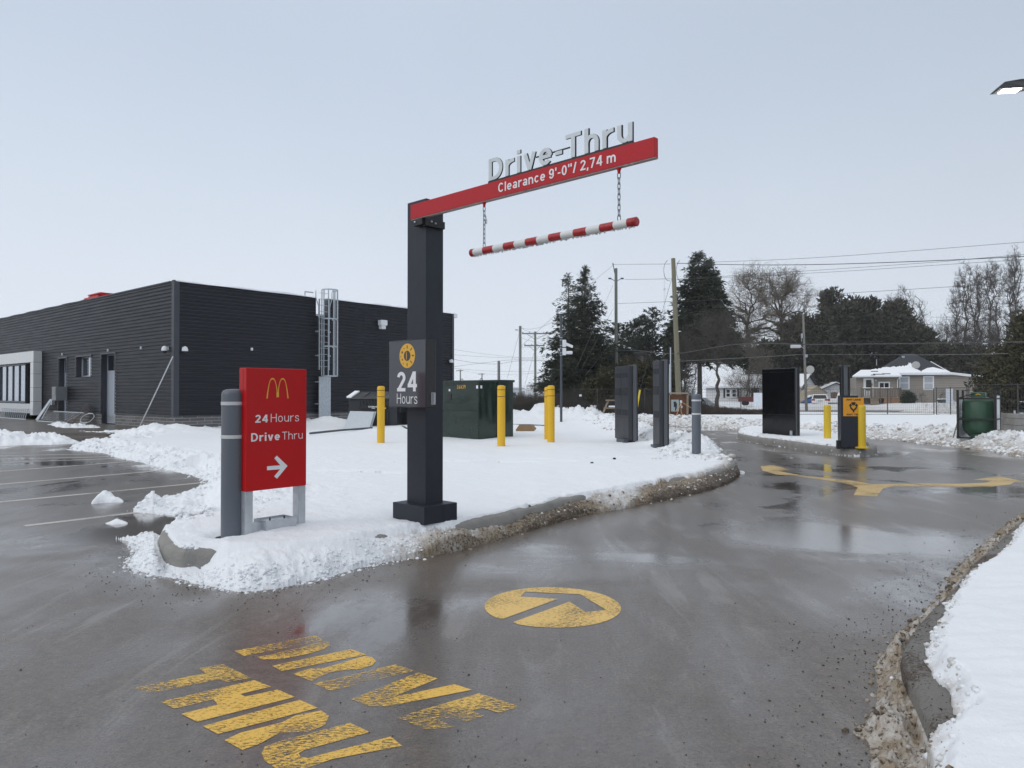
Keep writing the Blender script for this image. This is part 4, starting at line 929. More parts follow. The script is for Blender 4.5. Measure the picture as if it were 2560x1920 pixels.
MB().box(-0.24, -0.10, y1 + .07, y1 + 4, .95, 3.08).build('bronze_panel', mat('bronze_panel', (0.16, 0.13, 0.11), .45), bld)
MB().box(-0.2, 0.0, p0 + .5, p0 + 6.4, 3.08, 3.10).build('soffit', panel_grey, bld)
# lights and cameras on the walls
def wall_light(s, z, ax):
    m = MB()
    if ax == 'l': m.box(-0.11, -0.04, s - .03, s + .03, z - .06, z + .06, bev=.02)
    else: m.box(s - .045, s + .045, -0.12, -0.04, z - .06, z + .06, bev=.02)
    return m.build('wall_light', white_trim, bld)
for px, py in ((160, 886), (274, 876), (357, 870)): s, z = PL.hit(px, py); wall_light(s, z, 'l')
s, z = PR.hit(627, 873); wall_light(s, z, 'r')
def dome_camera(px, py, ax):
    s, z = (PL if ax == 'l' else PR).hit(px, py); k = 0.115
    o = (-0.18, s, z) if ax == 'l' else (s, -0.18, z)
    m = MB(); m.lathe([(k * .15, -.02), (k, -.02), (k, .05), (k * .75, .13), (k * .2, .17)], 18, o)
    if ax == 'l': m.box(-.18, -.04, s - .05, s + .05, z + .02, z + .14)
    else: m.box(s - .05, s + .05, -.18, -.04, z + .02, z + .14)
    c = m.build('camera_housing', white_trim, bld, smooth=True)
    MB().lathe([(.02, -.13), (k * .5, -.11), (k * .75, -.06), (k * .8, -.021)], 16, o).build('camera_dome', glass_dk, c, smooth=True)
dome_camera(423, 876, 'l'); dome_camera(457, 877, 'r'); dome_camera(1123, 906, 'r')
s, z = PR.hit(951, 812); m = MB(); m.box(s - .2, s + .2, -.32, -.04, z - .05, z + .22, bev=.03); m.box(s - .13, s + .13, -.26, -.05, z - .22, z - .05); m.build('scupper', white_trim, bld)
# electrical cabinet and small box
s0 = PL.hit(171, 985)[0]; zz0, zz1 = PL.hit(165, 1001)[1], PL.hit(165, 967)[1]
m = MB(); m.box(-0.55, -0.04, s0, s0 + 0.55, zz0, zz1, bev=.015); m.box(-.565, -.55, s0 + .06, s0 + .5, zz0 + .25, zz1 - .08); m.build('electrical_cabinet', mat('cabinet_grey', (0.22, 0.235, 0.25), .45), bld)
s0, z0 = PL.hit(139, 1005); MB().box(-.2, -.04, s0 - .08, s0 + .08, z0 - .15, z0 + .15, bev=.01).build('outlet_box', alu, bld)
# red roof unit
s_, _ = PL.hit(257, 740)
m = MB(); m.box(3.6, 4.4, 17.9, 19.3, 5.0, 7.30, bev=.02); m.box(3.5, 4.5, 17.2, 19.1, 7.301, 7.36); m.box(3.5, 3.56, 17.5, 19.7, 7.12, 7.20); m.build('roof_sign', sign_red, bld)
# caged roof ladder on the right wall
lad0 = PR.hit(803, 900)[0]
lx = lad0 - 0.0; fz = lambda py, px=826: 1.5 + (982 - py) * (Vector(bpt(lad0, 0)).y - .5) / F
ladr = MB()
zc0, zc1, zt_ = fz(940), fz(797), fz(724)
rw = 0.26; off = -0.22
for sx in (-rw, rw): ladr.box(lx + sx - .022, lx + sx + .022, off - .03, off + .03, 2.55, ZT - 0.05)
for i in range(13): ladr.tube([(lx - rw, off, 2.7 + i * .28), (lx + rw, off, 2.7 + i * .28)], .013, 6)
cage_l = ladr.build('roof_ladder', galv, bld)
cg = MB(); cr = 0.36
def hoop(z, r_=cr, full=0.85):
    pts = [(lx + .05 + r_ * math.sin(t), off - .02 - r_ * (1.02 - math.cos(t - math.pi)) * .95, z) for t in np.linspace(-2.3, 2.3, 22)]
    for i in range(21):
        a, b2 = Vector(pts[i]), Vector(pts[i + 1]); cg.box(0, 0, 0, 0, 0, 0) if False else None
        cg.add([a + Vector((0, 0, -.03)), b2 + Vector((0, 0, -.03)), b2 + Vector((0, 0, .03)), a + Vector((0, 0, .03))], [(0, 1, 2, 3)])
        n = Vector((b2.y - a.y, a.x - b2.x, 0)).normalized() * .008
        cg.add([a + n + Vector((0, 0, -.03)), b2 + n + Vector((0, 0, -.03)), b2 + n + Vector((0, 0, .03)), a + n + Vector((0, 0, .03))], [(0, 1, 2, 3)])
    return pts
hs = [zc0, fz(866), zc1, zt_]
P4 = [hoop(z) for z in hs]
for j in (1, 4, 7, 10, 13, 16, 19):
    x, y, _ = P4[0][j]; cg.box(x - .022, x + .022, y - .012, y + .012, zc0, zt_)
cg.box(lx - .75, lx - .71, .2, .24, ZT - .9, zt_ - .05); cg.box(lx - .75, lx - .3, .18, .22, zt_ - .1, zt_ - .05); cg.box(lx - .75, lx + .6, .26, .30, ZT - .75, ZT - .70)
cg.tube([(lx - .30, off, ZT - .9), (lx - .30, off, ZT - .4), (lx - .45, off, ZT), (lx - .45, off, zt_ - .03)], .022, 6); cg.tube([(lx + .30, off, ZT - .9), (lx + .30, off, ZT - .4), (lx + .42, off, ZT), (lx + .42, off, zt_ - .03)], .022, 6)
cg.build('safety_cage', galv, cage_l)
m = MB(); m.box(lx - rw - .06, lx + rw + .06, off - .08, off - .05, 0.30, zc0 - .02, bev=.006); m.build('lockable_cover', galv, cage_l)
for z in (1.0, 2.0, 3.2, 4.3):
    for q0 in (lx - rw - .10, lx + rw + .02): MB().box(q0, q0 + .08, off, -.04, z - .03, z + .03).build('bracket', galv, cage_l)
# ================================================================== CLEARANCE SIGN
U = (0.731, -0.682)
PB = Plane((-1.004, 7.10), U)                # front face of the beam
UROT = PB.rot
def hitB(px, py): return PB.hit(px, py)
BL = 2.785; BZ0, BZ1 = 3.213, 3.358; BT = 0.052
sgn = thing('clearance_sign', 'charcoal post carrying a red Drive-Thru clearance beam and a 24 Hours box', 'height sign', (-1.004, 7.10, 0), UROT)
px0, _ = PB.hit(1018.5, 506)
PX0, PX1, PY0, PY1 = 0.0, 0.0, 0.066, 0.0
# post footprint in the sign's own frame
PP = Plane((-1.004 + 0.682 * 0.066, 7.10 + 0.731 * 0.066), U)
PX0 = PP.hit(1018.5, 600)[0]; PX1 = PP.hit(1065.0, 600)[0]; PY1 = PY0 + 0.225
MB().box(PX0, PX1, PY0, PY1, 0.35, 3.41, bev=0.004).build('post', charcoal, sgn)
bc = MB().box(PX0 - 0.10, PX1 + 0.10, PY0 - 0.10, PY1 + 0.10, 0.232, 0.405, bev=0.004)
bc.box(PX1 + 0.1, PX1 + 0.1015, PY0 + 0.135, PY0 + 0.139, 0.24, 0.40); bc.build('base_cover', charcoal, sgn)
beam = MB().box(0, BL, 0, BT, BZ0, BZ1, bev=0.002).build('beam', beam_red, sgn)
x0, z0 = PB.hit(1246, 483); x1, z1 = PB.hit(1539.5, 393)
put_text(MB(), 'Clearance 9\'-0"/ 2,74 m', x0, x1, 3.236, 3.333, -0.0005, 0.002, bold=0.012).build('clearance_lettering', white_vinyl, beam)
m = MB(); m.box(0.0, BL, 0.004, BT - .004, BZ0 - 0.008, BZ0 - 0.001)
for i in range(60): q = random.Random(i).random; x = BL * q(); m.box(x, x + .01 + .02 * q(), 0.002, 0.008, BZ0 - 0.006 - 0.008 * q(), BZ0 - .001)
m.build('underside_trim', mat('frosted_grey', (0.30, 0.24, 0.24), .6), beam)
# raised letters on a dark rail
xa, _ = PB.hit(1217.5, 455); xb, _ = PB.hit(1578.5, 350)
rail = MB().box(xa, xb, 0.012, 0.040, BZ1 + 0.0005, BZ1 + 0.020).build('letter_rail', black_matte, sgn)
LT = MB(); put_text(LT, 'Drive-Thru', xa, xb, BZ1 + 0.018, BZ1 + 0.018 + 0.203, 0.034, 0.010, bold=0.03, spacing=1.0)
MBk = MB(); MBk.box((xa + xb) / 2 - 0.20, (xa + xb) / 2 + 0.16, 0.018, 0.028, BZ1 + 0.108, BZ1 + 0.118)
MBk.build('letter_brace', black_matte, rail)
LT.build('raised_letters', black_matte, rail)
LF = MB(); put_text(LF, 'Drive-Thru', xa + .003, xb - .003, BZ1 + 0.021, BZ1 + 0.018 + 0.200, 0.0190, 0.002, bold=0.02, spacing=1.0); LF.build('letter_faces', silver, rail)
# bracket under the beam end
m = MB(); m.box(PX1 - 0.11, PX1 + 0.02, -0.005, PY0 + 0.02, BZ0 - 0.075, BZ0 - 0.010, bev=.004); m.box(PX1 - 0.02, PX1 + 0.05, 0.03, PY1 - .02, BZ0 - 0.085, BZ0 - 0.012, bev=.004)
br = m.build('bracket', black_matte, sgn)
for x, y, z in ((PX1 - .075, -.012, BZ0 - .04), (PX1 + .055, .09, BZ0 - .04), (PX1 + .055, .14, BZ0 - .05)): MB().lathe([(.010, -.006), (.010, .006), (.004, .01)], 8, (x, y, z)).build('bolt', alu, br)
# 24 Hours box: its own plane in front of the post
CD = 0.125; cy0 = PY0 - CD - 0.0
PC = Plane((-1.004 + 0.682 * cy0, 7.10 + 0.731 * cy0), U)
c0, _ = PC.hit(972.5, 930); c1, cz1 = PC.hit(1065.4, 846); _, cz0 = PC.hit(1065.4, 1019.4)
cab = MB().box(c0, c1, cy0, PY0 - 0.001, cz0, cz1, bev=0.004).build('hours_box', black_gloss, sgn)
MB().box(c0 + .006, c1 - .006, cy0 - .0025, cy0 - .0005, cz0 + .008, cz1 - .008).build('face_panel', mat('charcoal_face', (0.058, 0.062, 0.074), 0.10, var=0.05, rvar=0.02), cab)
yf = cy0 - .003
def PCp(px, py): return PC.hit(px, py)
(sx, sz) = PCp(1018.5, 889.5); rr_ = 0.125; rx = abs(PCp(1038, 889)[0] - PCp(999, 889)[0]) / 2; rz = abs(PCp(1018, 859)[1] - PCp(1018, 920)[1]) / 2
def disc(mb, cx, cz, ax, az, y, n=40, a0=0, a1=2 * math.pi):
    pts = [(cx + ax * math.cos(t), y, cz + az * math.sin(t)) for t in np.linspace(a0, a1, n + 1)][:None if a1 - a0 < 6.2 else -1]
    mb.poly(pts, None)
rx = rz = (rx + rz) / 2 * 1.0
m = MB(); disc(m, sx, sz, rx, rz, yf); em = m.build('sun_emblem', gold_vinyl, cab)
m = MB(); y2 = yf - .001
for k, (a, l) in enumerate(((90, 1), (45, 1), (0, 1), (-45, 1), (-90, 1))):
    ca_, sa_ = math.cos(math.radians(a)), math.sin(math.radians(a)); q0, q1, hw = 0.60 * rx, 0.86 * rx, 0.05 * rx
    m.poly([(sx + ca_ * q0 - sa_ * hw, y2, sz + sa_ * q0 + ca_ * hw), (sx + ca_ * q1 - sa_ * hw, y2, sz + sa_ * q1 + ca_ * hw), (sx + ca_ * q1 + sa_ * hw, y2, sz + sa_ * q1 - ca_ * hw), (sx + ca_ * q0 + sa_ * hw, y2, sz + sa_ * q0 - ca_ * hw)], None)
disc(m, sx, sz, .42 * rx, .42 * rx, y2, 24, math.pi / 2, 3 * math.pi / 2)
ringo = [(sx + .42 * rx * math.cos(t), y2, sz + .42 * rx * math.sin(t)) for t in np.linspace(-math.pi / 2, math.pi / 2, 18)]
ringi = [(sx + .30 * rx * math.cos(t), y2, sz + .36 * rx * math.sin(t)) for t in np.linspace(math.pi / 2, -math.pi / 2, 18)]
disc(m, sx + .0, sz, .42 * rx, .42 * rx, y2 - .0003, 24, -math.pi / 2 + .0, math.pi / 2)
def star(cx, cz, r):
    m.poly([(cx + (r if i % 2 == 0 else r * .42) * math.sin(i * math.pi / 5), y2, cz + (r if i % 2 == 0 else r * .42) * math.cos(i * math.pi / 5)) for i in range(10)], None)
star(sx - .64 * rx, sz + .30 * rx, .16 * rx); star(sx - .62 * rx, sz - .30 * rx, .12 * rx)
for dx, dz in ((-.40, .60), (-.82, -.04), (-.50, -.64)): disc(m, sx + dx * rx, sz + dz * rx, .055 * rx, .055 * rx, y2, 8)
m.build('emblem_marks', mat('emblem_dark', (0.05, 0.045, 0.04), .4), em)
m = MB(); disc(m, sx - .07 * rx, sz, .045 * rx, .36 * rx, y2 - .0012, 16); m.build('emblem_slit', gold_vinyl, em)
a0_, b0_ = PCp(993.5, 978.5); a1_, b1_ = PCp(1043, 928)
put_text(MB(), '24', a0_, a1_, b0_, b1_, yf, .001, bold=0.030).build('hours_digits', white_vinyl, cab)
a0_, b0_ = PCp(993, 1009); a1_, b1_ = PCp(1044, 984)
put_text(MB(), 'Hours', a0_, a1_, b0_, b1_, yf, .001, bold=-0.006).build('hours_word', white_vinyl, cab)
m = MB(); m.box(c1 + .0005, c1 + .0015, cy0 + .065, cy0 + .118, cz0 + .03, cz0 + .145); lab = m.build('data_label', mat('label_grey', (0.42, 0.43, 0.45), .5), cab)
m = MB()
for i in range(14): m.box(c1 + .0016, c1 + .002, cy0 + .070, cy0 + .095, cz0 + .037 + i * .0075, cz0 + .0405 + i * .0075)
m.build('label_print', black_matte, lab)

# ---------------------------------------------------------------- clearance bar on chains
pbar = Plane((-1.004 + .682 * BT / 2, 7.10 + .731 * BT / 2), U)
xl, _ = pbar.hit(1177.5, 630); xr, _ = pbar.hit(1594, 553); br_ = 0.033; zb = 2.74 + br_
bar = thing('clearance_bar', 'red and white striped tube hanging on two chains under the red beam', 'height bar', (-1.004, 7.10, 0), UROT)
m = MB(); nst = 14; cx_ = BT / 2
edges = np.linspace(xl + .045, xr - .075, nst)
for i in range(nst - 1): m.lathe([(br_, edges[i]), (br_, edges[i + 1])], 20, (0, cx_, zb), mi=i % 2, axis='x')
tb = m.build('striped_tube', [mat('bar_white', (0.66, 0.68, 0.68), .4, var=.06), mat('bar_red', (0.36, 0.012, 0.014), .3, var=.12, scale=20)], bar, smooth=True)
for e0, e1 in ((xl, xl + .05), (xr, xr - .08)):
    s_ = 1 if e1 > e0 else -1
    MB().lathe([(br_ * .80, e0), (br_ * 1.08, e0 + s_ * .008), (br_ * 1.08, e0 + s_ * .022), (br_ * .95, e0 + s_ * .026), (br_ * 1.06, e0 + s_ * .03), (br_ * 1.06, e1)], 20, (0, cx_, zb), axis='x').build('end_cap', mat('cap_red', (0.33, 0.012, 0.014), .35), bar, smooth=True)
m = MB(); rq = random.Random(5)
for i in range(170):
    x = xl + .03 + (xr - xl - .06) * rq.random(); a_ = .004 + .004 * rq.random(); m.lathe([(a_ * .7, -a_ - .004 * rq.random()), (a_, .0), (a_ * .6, a_ * .8)], 6, (x, cx_ + rq.uniform(-.012, .012), zb - br_ - .001))
dr_ = m.build('droplets', mat('meltwater', (0.5, 0.53, 0.55), .1), tb); dr_['kind'] = 'stuff'
def chain(x, z0, z1, extra=False):
    m = MB(); n = max(3, round((z1 - z0) / 0.041)); st = (z1 - z0) / n
    for i in range(n):
        zc = z0 + st * (i + .5); L_ = st * .5 + .006; wv = .0105; big = i in (0, n - 1)
        if big: wv = .0135
        pts = []
        for t in np.linspace(0, 2 * math.pi, 13)[:-1]:
            a, zz = wv * math.cos(t), (L_ - wv) * (1 if math.sin(t) > 0 else -1) * (abs(math.sin(t)) > .01) + wv * math.sin(t)
            p = (a, 0, zz) if i % 2 == 0 else (0, a, zz)
            pts.append((x + p[0], cx_ + p[1], zc + p[2]))
        m.tube(pts, .0032, 5, closed=True)
    if extra:
        m.tube([(x + .004, cx_, z1 - .07), (x + .022, cx_ - .004, z1 - .085), (x + .030, cx_ - .005, z1 - .115)], .0032, 5)
        m.tube([(x + .030 + .009 * math.cos(t), cx_ - .005, z1 - .140 + .020 * math.sin(t)) for t in np.linspace(0, 6.28, 11)[:-1]], .003, 5, closed=True)
    c = m.build('chain', steel_dark, bar, smooth=True)
    MB().lathe([(.017, .0), (.017, .010), (.012, .022), (.006, .034)][::-1] if False else [(.007, -.042), (.013, -.026), (.013, -.014), (.018, -.012), (.018, 0)], 12, (x, cx_, BZ0 - .0085)).build('hanger', sign_red, c, smooth=True)
cxl, _ = pbar.hit(1210.5, 560); cxr, _ = pbar.hit(1547.5, 480)
chain(cxl, zb + br_ - .004, BZ0 - .045, True); chain(cxr, zb + br_ - .004, BZ0 - .045)

# ================================================================== RED DIRECTION SIGN
RU = (0.655, 0.7556)
fc = gp(614, 1336, 0.235)                       # front lower corner of its near leg
PRD = Plane(fc, RU)
ds = thing('direction_sign', 'red 24 Hours Drive Thru panel with golden arches and arrow on silver legs', 'sign', (fc[0], fc[1], 0), PRD.rot)
w_, _ = PRD.hit(766.5, 1000); _, pz1 = PRD.hit(614, 919); _, pz0 = PRD.hit(614, 1230)
PD = 0.125
panel = MB().box(0, w_, 0, PD, pz0, pz1, bev=0.006).build('panel', sign_red, ds)
MB().box(-.0015, -.0003, PD * .42, PD * .46, pz0 + .01, pz1 - .01).build('side_seam', mat('seam_red', (0.14, 0.004, 0.006), .5), panel)
zz = lambda x, y: PRD.hit(500 + x / 3.19, 880 + y / 3.19)
yf = -0.0008
# golden arches: two joined arch strokes and a small leaf on the middle foot
(ax0, az0), (ax1, az1) = zz(529, 370), zz(706, 370); mz0 = az0 * .5 + az1 * .5; mz1 = zz(617, 208)[1]; mc = (ax0 + ax1) / 2; hwid = (ax1 - ax0) / 2; mh = mz1 - mz0
def arch(sgn_):
    out, inn = [], []
    for i in range(29):
        t = -1 + 2 * i / 28
        xo = 0.545 * t; zo = 1 - abs(t) ** 2.5
        out.append((xo, zo)); xi = 0.43 * t; inn.append((xi, 0.93 - 0.93 * abs(t) ** 3.0))
    pts = [(-0.455 + x, z) for x, z in out] + [(-0.455 + x, z) for x, z in reversed(inn)]
    pts = [(min(x, 0.0), z) for x, z in pts]
    pts = [(x, max(z, 0.06) if x > -0.2 else z) for x, z in pts]
    return [(mc + sgn_ * x * hwid, yf, mz0 + z * mh) for x, z in pts]
m = MB(); m.poly(arch(1), None); m.poly([(x, y - .0003, z) for x, y, z in arch(-1)], None)
mw = 0.115 * hwid; m.poly([(mc - mw, yf - .0006, mz0 + .06 * mh), (mc + mw, yf - .0006, mz0 + .06 * mh), (mc + mw * .9, yf - .0006, mz0 + .40 * mh), (mc - mw * .9, yf - .0006, mz0 + .40 * mh)], None)
lg = m.build('arches_emblem', gold_vinyl, panel)
k = .055 * hwid * 2; zc = mz0 + .36 * mh
MB().poly([(mc + dx * k * .62, yf - .0012, zc + dz * k * .62) for dx, dz in ((0, 1), (.35, .35), (1, 0.1), (.4, -.3), (0, -1), (-.4, -.3), (-1, 0.1), (-.35, .35))], None).build('leaf_mark', sign_red, lg)
def line(txt, xa_, xb_, yb, yt, bold, name):
    (a, za), (b2, _) = zz(xa_, yb), zz(xb_, yb); zt2 = zz((xa_ + xb_) / 2, yt)[1]; zb2 = zz((xa_ + xb_) / 2, yb)[1]
    put_text(MB(), txt, a, b2, zb2, zt2, yf, .0008, bold=bold, spacing=1.06).build(name, white_vinyl, panel)
line('24', 440, 541, 563, 500, .028, 'bold_digits'); line('Hours', 564, 789, 556, 490, -.012, 'thin_word')
line('Drive', 407, 637, 710, 643, .026, 'bold_word'); line('Thru', 655, 818, 695, 633, -.012, 'thin_word')
m = MB(); m.poly([(zz(x, y)[0], yf - .0004, zz(x, y)[1]) for x, y in ((534, 912), (640, 903), (592, 848), (612, 826), (697, 908), (614, 1010), (591, 992), (638, 935), (534, 943))], None); m.build('arrow_mark', white_vinyl, panel)
lw = 0.245 * w_ * 0.5
lw = zz(428, 1200)[0]
for x0 in (0, w_ - lw * 1.0): MB().box(x0, x0 + lw, 0.012, PD - .012, 0.10, pz0 - .0005, bev=.003).build('leg', alu, ds)
m = MB(); m.box(lw, w_ - lw, .02, PD - .02, .15, .315); cb = m.build('crossbar', alu, ds)
m = MB(); x0, x1 = zz(503, 1440)[0], zz(742, 1400)[0]
m.box(x0, x1, -.05, -.042, .15, .335); m.box(x0, x1, PD + .03, PD + .038, .15, .335); m.box(x0, x0 + .008, -.042, PD + .03, .15, .335); m.box(x1 - .008, x1, -.042, PD + .03, .15, .335); m.box(x0 + .008, x1 - .008, -.042, PD + .03, .15, .318)
m.build('footing_tray', alu, ds)
for q in (x0 + .08, x1 - .08): MB().lathe([(.008, .30), (.008, .35), (.003, .353)], 8, (q, .02, 0)).build('anchor_bolt', steel_dark, cb)

# ================================================================== BOLLARDS
band_white = mat('band_white', (.56, .57, .58), .45, var=.08)
def bollard(name, label, px, py, zg, dia, top, body, band, bands=(0.115, 0.31), group=None, sink=.12, col2=None, r2=None, bw=.05):
    x, y = gp(px, py, zg); y += dia * .5; t = thing(name, label, 'bollard', (x, y, zg), 0, group); r = dia / 2; h = top - zg
    MB().lathe([(r, -sink), (r, h - r * .55), (r * .97, h - r * .33), (r * .86, h - r * .15), (r * .60, h - r * .03), (r * .2, h)], 32).build('sleeve', body, t, smooth=True)
    for b0 in bands: MB().lathe([(r * .99, h - b0 - bw), (r + .0035, h - b0 - bw + .002), (r + .0035, h - b0 - .002), (r * .99, h - b0)], 32).build('band', band, t, smooth=True)
    return t
bollard('bollard', 'fat grey bollard with two white bands beside the red direction sign', 571, 1346, .20, .208, 1.535, grey_bollard, band_white, (.115, .415), bw=.033)
bollard('bollard', 'grey bollard with white bands standing in front of the narrow menu board', 1744, 1134, .25, .185, 1.475, grey_bollard, band_white, (.115, .395), bw=.033)
yb_g = 'yellow bollards with dark red bands'
bollard('bollard', 'yellow bollard with red bands in front of the black dumpsters', 950.5, 1106, .26, .19, 1.67, yellow, dkred, (.10, .26), yb_g, bw=.016)
bollard('bollard', 'yellow bollard with red bands in front of the green cabinet', 1253, 1112, .27, .19, 1.68, yellow, dkred, (.10, .26), yb_g, bw=.016)
bollard('bollard', 'yellow bollard with red bands overlapping another, the one standing forward', 1378, 1103, .27, .19, 1.69, yellow, dkred, (.10, .26), yb_g, bw=.016)
bollard('bollard', 'yellow bollard with red bands half hidden behind its twin', 1370, 1096.5, .27, .19, 1.66, yellow, dkred, (.10, .26), yb_g, bw=.016)
yb2 = 'plain yellow bollards on the median kerb'
mp_y = mat('yellow_pipe', (0.68, 0.46, 0.02), 0.45, var=0.1, scale=5, stretch=(1, 1, .3))
t = bollard('bollard', 'plain yellow bollard between the black menu board and the kiosk', 2072.5, 1099, .24, .185, 1.175, mp_y, mp_y, (), yb2)
t = bollard('bollard', 'plain yellow bollard behind the orange ANY LANE sign with a base plate', 2159.5, 1119, .215, .17, 1.21, mp_y, mp_y, (), yb2, sink=.02)
MB().lathe([(.15, -.02), (.15, .006), (.14, .010)], 24).build('base_plate', mp_y, t)

# ================================================================== MENU BOARDS
frame_grey = mat('frame_grey', (0.088, 0.095, 0.11), 0.42, var=0.06)
back_grey = mat('back_grey', (0.032, 0.035, 0.042), 0.42, var=0.22, scale=2.2, stretch=(1, 1, .5))
grille = mat('vent_grille', (0.022, 0.025, 0.032), 0.6)
def menu_board(label, o, u, width, dep, z0, z1, cols):
    """back of a board; local x along the back face from its near corner, local y through the board"""
    rot = math.atan2(u[1], u[0]); t = thing('menu_board', label, 'menu board', (o[0], o[1], 0), rot); L_ = width
    MB().box(0, L_, 0.0, dep * .36, z0, z1, bev=.006).build('back_cover', back_grey, t)
    MB().box(-.002, L_ + .002, dep * .36, dep * .50, z0, z1 - .01).build('gasket', black_matte, t)
    MB().box(-.012, L_ + .012, dep * .50, dep * .86, z0 - .02, z1 + .015, bev=.006).build('frame', frame_grey, t)
    MB().box(-.006, L_ + .006, dep * .86, dep, z0 - .01, z1, bev=.004).build('screen', black_gloss, t)
    cw = L_ / cols; H = z1 - z0
    for c in range(cols):
        for a, b2 in ((.84, .905), (.60, .70), (.33, .41)):
            g_ = MB(); x0, x1 = c * cw + .10 * cw, (c + 1) * cw - .08 * cw
            zz0, zz1 = z0 + a * H, z0 + b2 * H; n = 7
            g_.box(x0, x1, -.004, -.0005, zz0, zz1)
            for i in range(n): g_.box(x0, x1, -.010, -.004, zz0 + (zz1 - zz0) * (i + .2) / n, zz0 + (zz1 - zz0) * (i + .65) / n)
            g_.build('vent', grille, t)
        for fz_ in (.50, .12): MB().lathe([(.016, -.004), (.016, -.0005)], 12, ((c + .5) * cw, 0, z0 + fz_ * H), axis='y').build('bolt_hole', black_matte, t)
    s = MB(); s.box(0, L_, -.003, -.0005, z0 + .94 * H, z0 + .944 * H); s.box(0, L_, -.003, -.0005, z0 + .30 * H, z0 + .304 * H)
    for c in range(1, cols): s.box(c * cw - .004, c * cw + .004, -.003, -.0005, z0 + .304 * H, z0 + .94 * H)
    s.build('cover_joint', black_matte, t)
    f_ = MB(); f_.box(L_ * .45, L_ - .02, -.12, -.001, z0 - .16, z0 + .03, bev=.004); f_.build('foot_box', steel_dark, t)
    MB().box(.12, L_ - .12, .03, dep - .04, z0 - .3, z0 - .02).build('plinth', black_matte, t)
    return t
# local y of the boards must point away from the viewer's side of the back face: mirror by walking from the far corner
def board_from(label, nx, ny, dirv, width, dep, z0, z1, cols):
    d = Vector(dirv).normalized(); far = Vector((nx, ny)) + d * width
    return menu_board(label, far, (-d.x, -d.y), width, dep, z0, z1, cols)
dd = 18.1; board_from('back of a wide grey menu board with two columns of vents', (1571 - 1280) / 1800 * dd, dd, (-.17, .985), 1.10, .25, .30, 2.19, 2)
dd = 16.1; board_from('back of a narrow tall grey menu board with one column of vents', (1648 - 1280) / 1800 * dd, dd, (-.06, .998), .55, .22, .30, 2.23, 1)
# black front of the big board on the median
dd = 20.4; t = thing('menu_board', 'big black menu screen switched off on the snowy median', 'menu board', ((1987 - 1280) / 1800 * dd, dd, 0), math.atan2(-.936, .352))
W_ = 1.36
MB().box(-W_, 0, -.003, .035, .28, 2.20, bev=.02).build('screen', black_gloss, t)
MB().box(-W_ + .01, -.01, .035, .095, .26, 2.21, bev=.012).build('frame', frame_grey, t)
MB().box(-W_ + .02, -.02, .095, .20, .28, 2.19, bev=.01).build('back_cover', black_matte, t)
MB().box(-W_ + .25, -.25, .02, .16, .0, .28).build('plinth', black_matte, t)
m = MB(); m.box(-W_ + .01, -.01, -.006, -.0035, .86, .868); m.box(-W_ + .01, -.01, -.006, -.0035, 2.10, 2.106); m.build('screen_joint', mat('joint_grey', (.02, .02, .022), .3), t)
m = MB(); m.box(-.20, -.10, -.010, -.0035, .30, .42); m.box(-.17, -.13, -.018, -.010, .30, .36); m.build('latch_plate', alu, t)

# ---------------------------------------------------------------- order kiosk
dd = 17.07; kx = (2124 - 1280) / 1800 * dd
ks = thing('order_kiosk', 'charcoal order post with a tall slim head and an orange ANY LANE ANY TIME panel', 'kiosk', (kx, dd, 0), math.radians(-14))
MB().box(-.19, .185, 0, .42, .20, 1.435, bev=.006).build('cabinet', charcoal, ks)
MB().box(-.19, -.02, .08, .16, 1.4355, 2.135, bev=.004).build('head_side', black_gloss, ks)
m = MB(); m.box(-.125, -.035, .02, .079, 1.4355, 2.14, bev=.004); m.build('head_front', frame_grey, ks)
MB().box(-.19, -.155, .02, .079, 1.4355, 2.12).build('head_edge', black_gloss, ks); MB().box(-.005, .02, .02, .16, 1.4355, 2.12).build('head_edge', black_gloss, ks)
m = MB(); m.box(-.20, .03, .0, .18, 2.1405, 2.155); m.build('head_cap', frame_grey, ks)
MB().box(-.27, -.192, .06, .2, .16, .36).build('foot_box', black_matte, ks)
m = MB(); m.box(-.1, -.07, -.004, .02, .18, .21); m.box(.06, .09, -.004, .02, .18, .21); m.build('foot_bolt', black_matte, ks)
orange = mat('orange_sheet', (0.70, 0.30, 0.01), .4, var=.05)
pnl = MB().box(-.145, .305, -.016, -.004, .945, 1.385, bev=.002).build('lane_panel', orange, ks)
y_ = -.0168
put_text(MB(), 'ANY LANE', -.08, .24, 1.315, 1.362, y_, .001, bold=.035).build('panel_lettering', black_matte, pnl)
put_text(MB(), 'ANY TIME', -.08, .24, .965, 1.008, y_, .001, bold=.035).build('panel_lettering', black_matte, pnl)
m = MB(); q = lambda L_: m.poly([(.08 + x * .13, y_ - .0006, 1.165 + z * .13) for x, z in L_], None)
q([(-.36, .88), (.34, .88), (.34, .60), (.22, .36), (.0, .26), (-.22, .36), (-.36, .60)])
q([(-.13, -1), (.13, -1), (.13, -.72), (.5, -.36), (.62, 0), (.62, .20), (.82, .20), (.50, .66), (.18, .20), (.38, .20), (.36, -.05), (.0, -.45), (-.36, -.05), (-.38, .20), (-.18, .20), (-.50, .66), (-.82, .20), (-.62, .20), (-.62, 0), (-.5, -.36), (-.13, -.72)])
m.build('arrow_mark', black_matte, pnl)

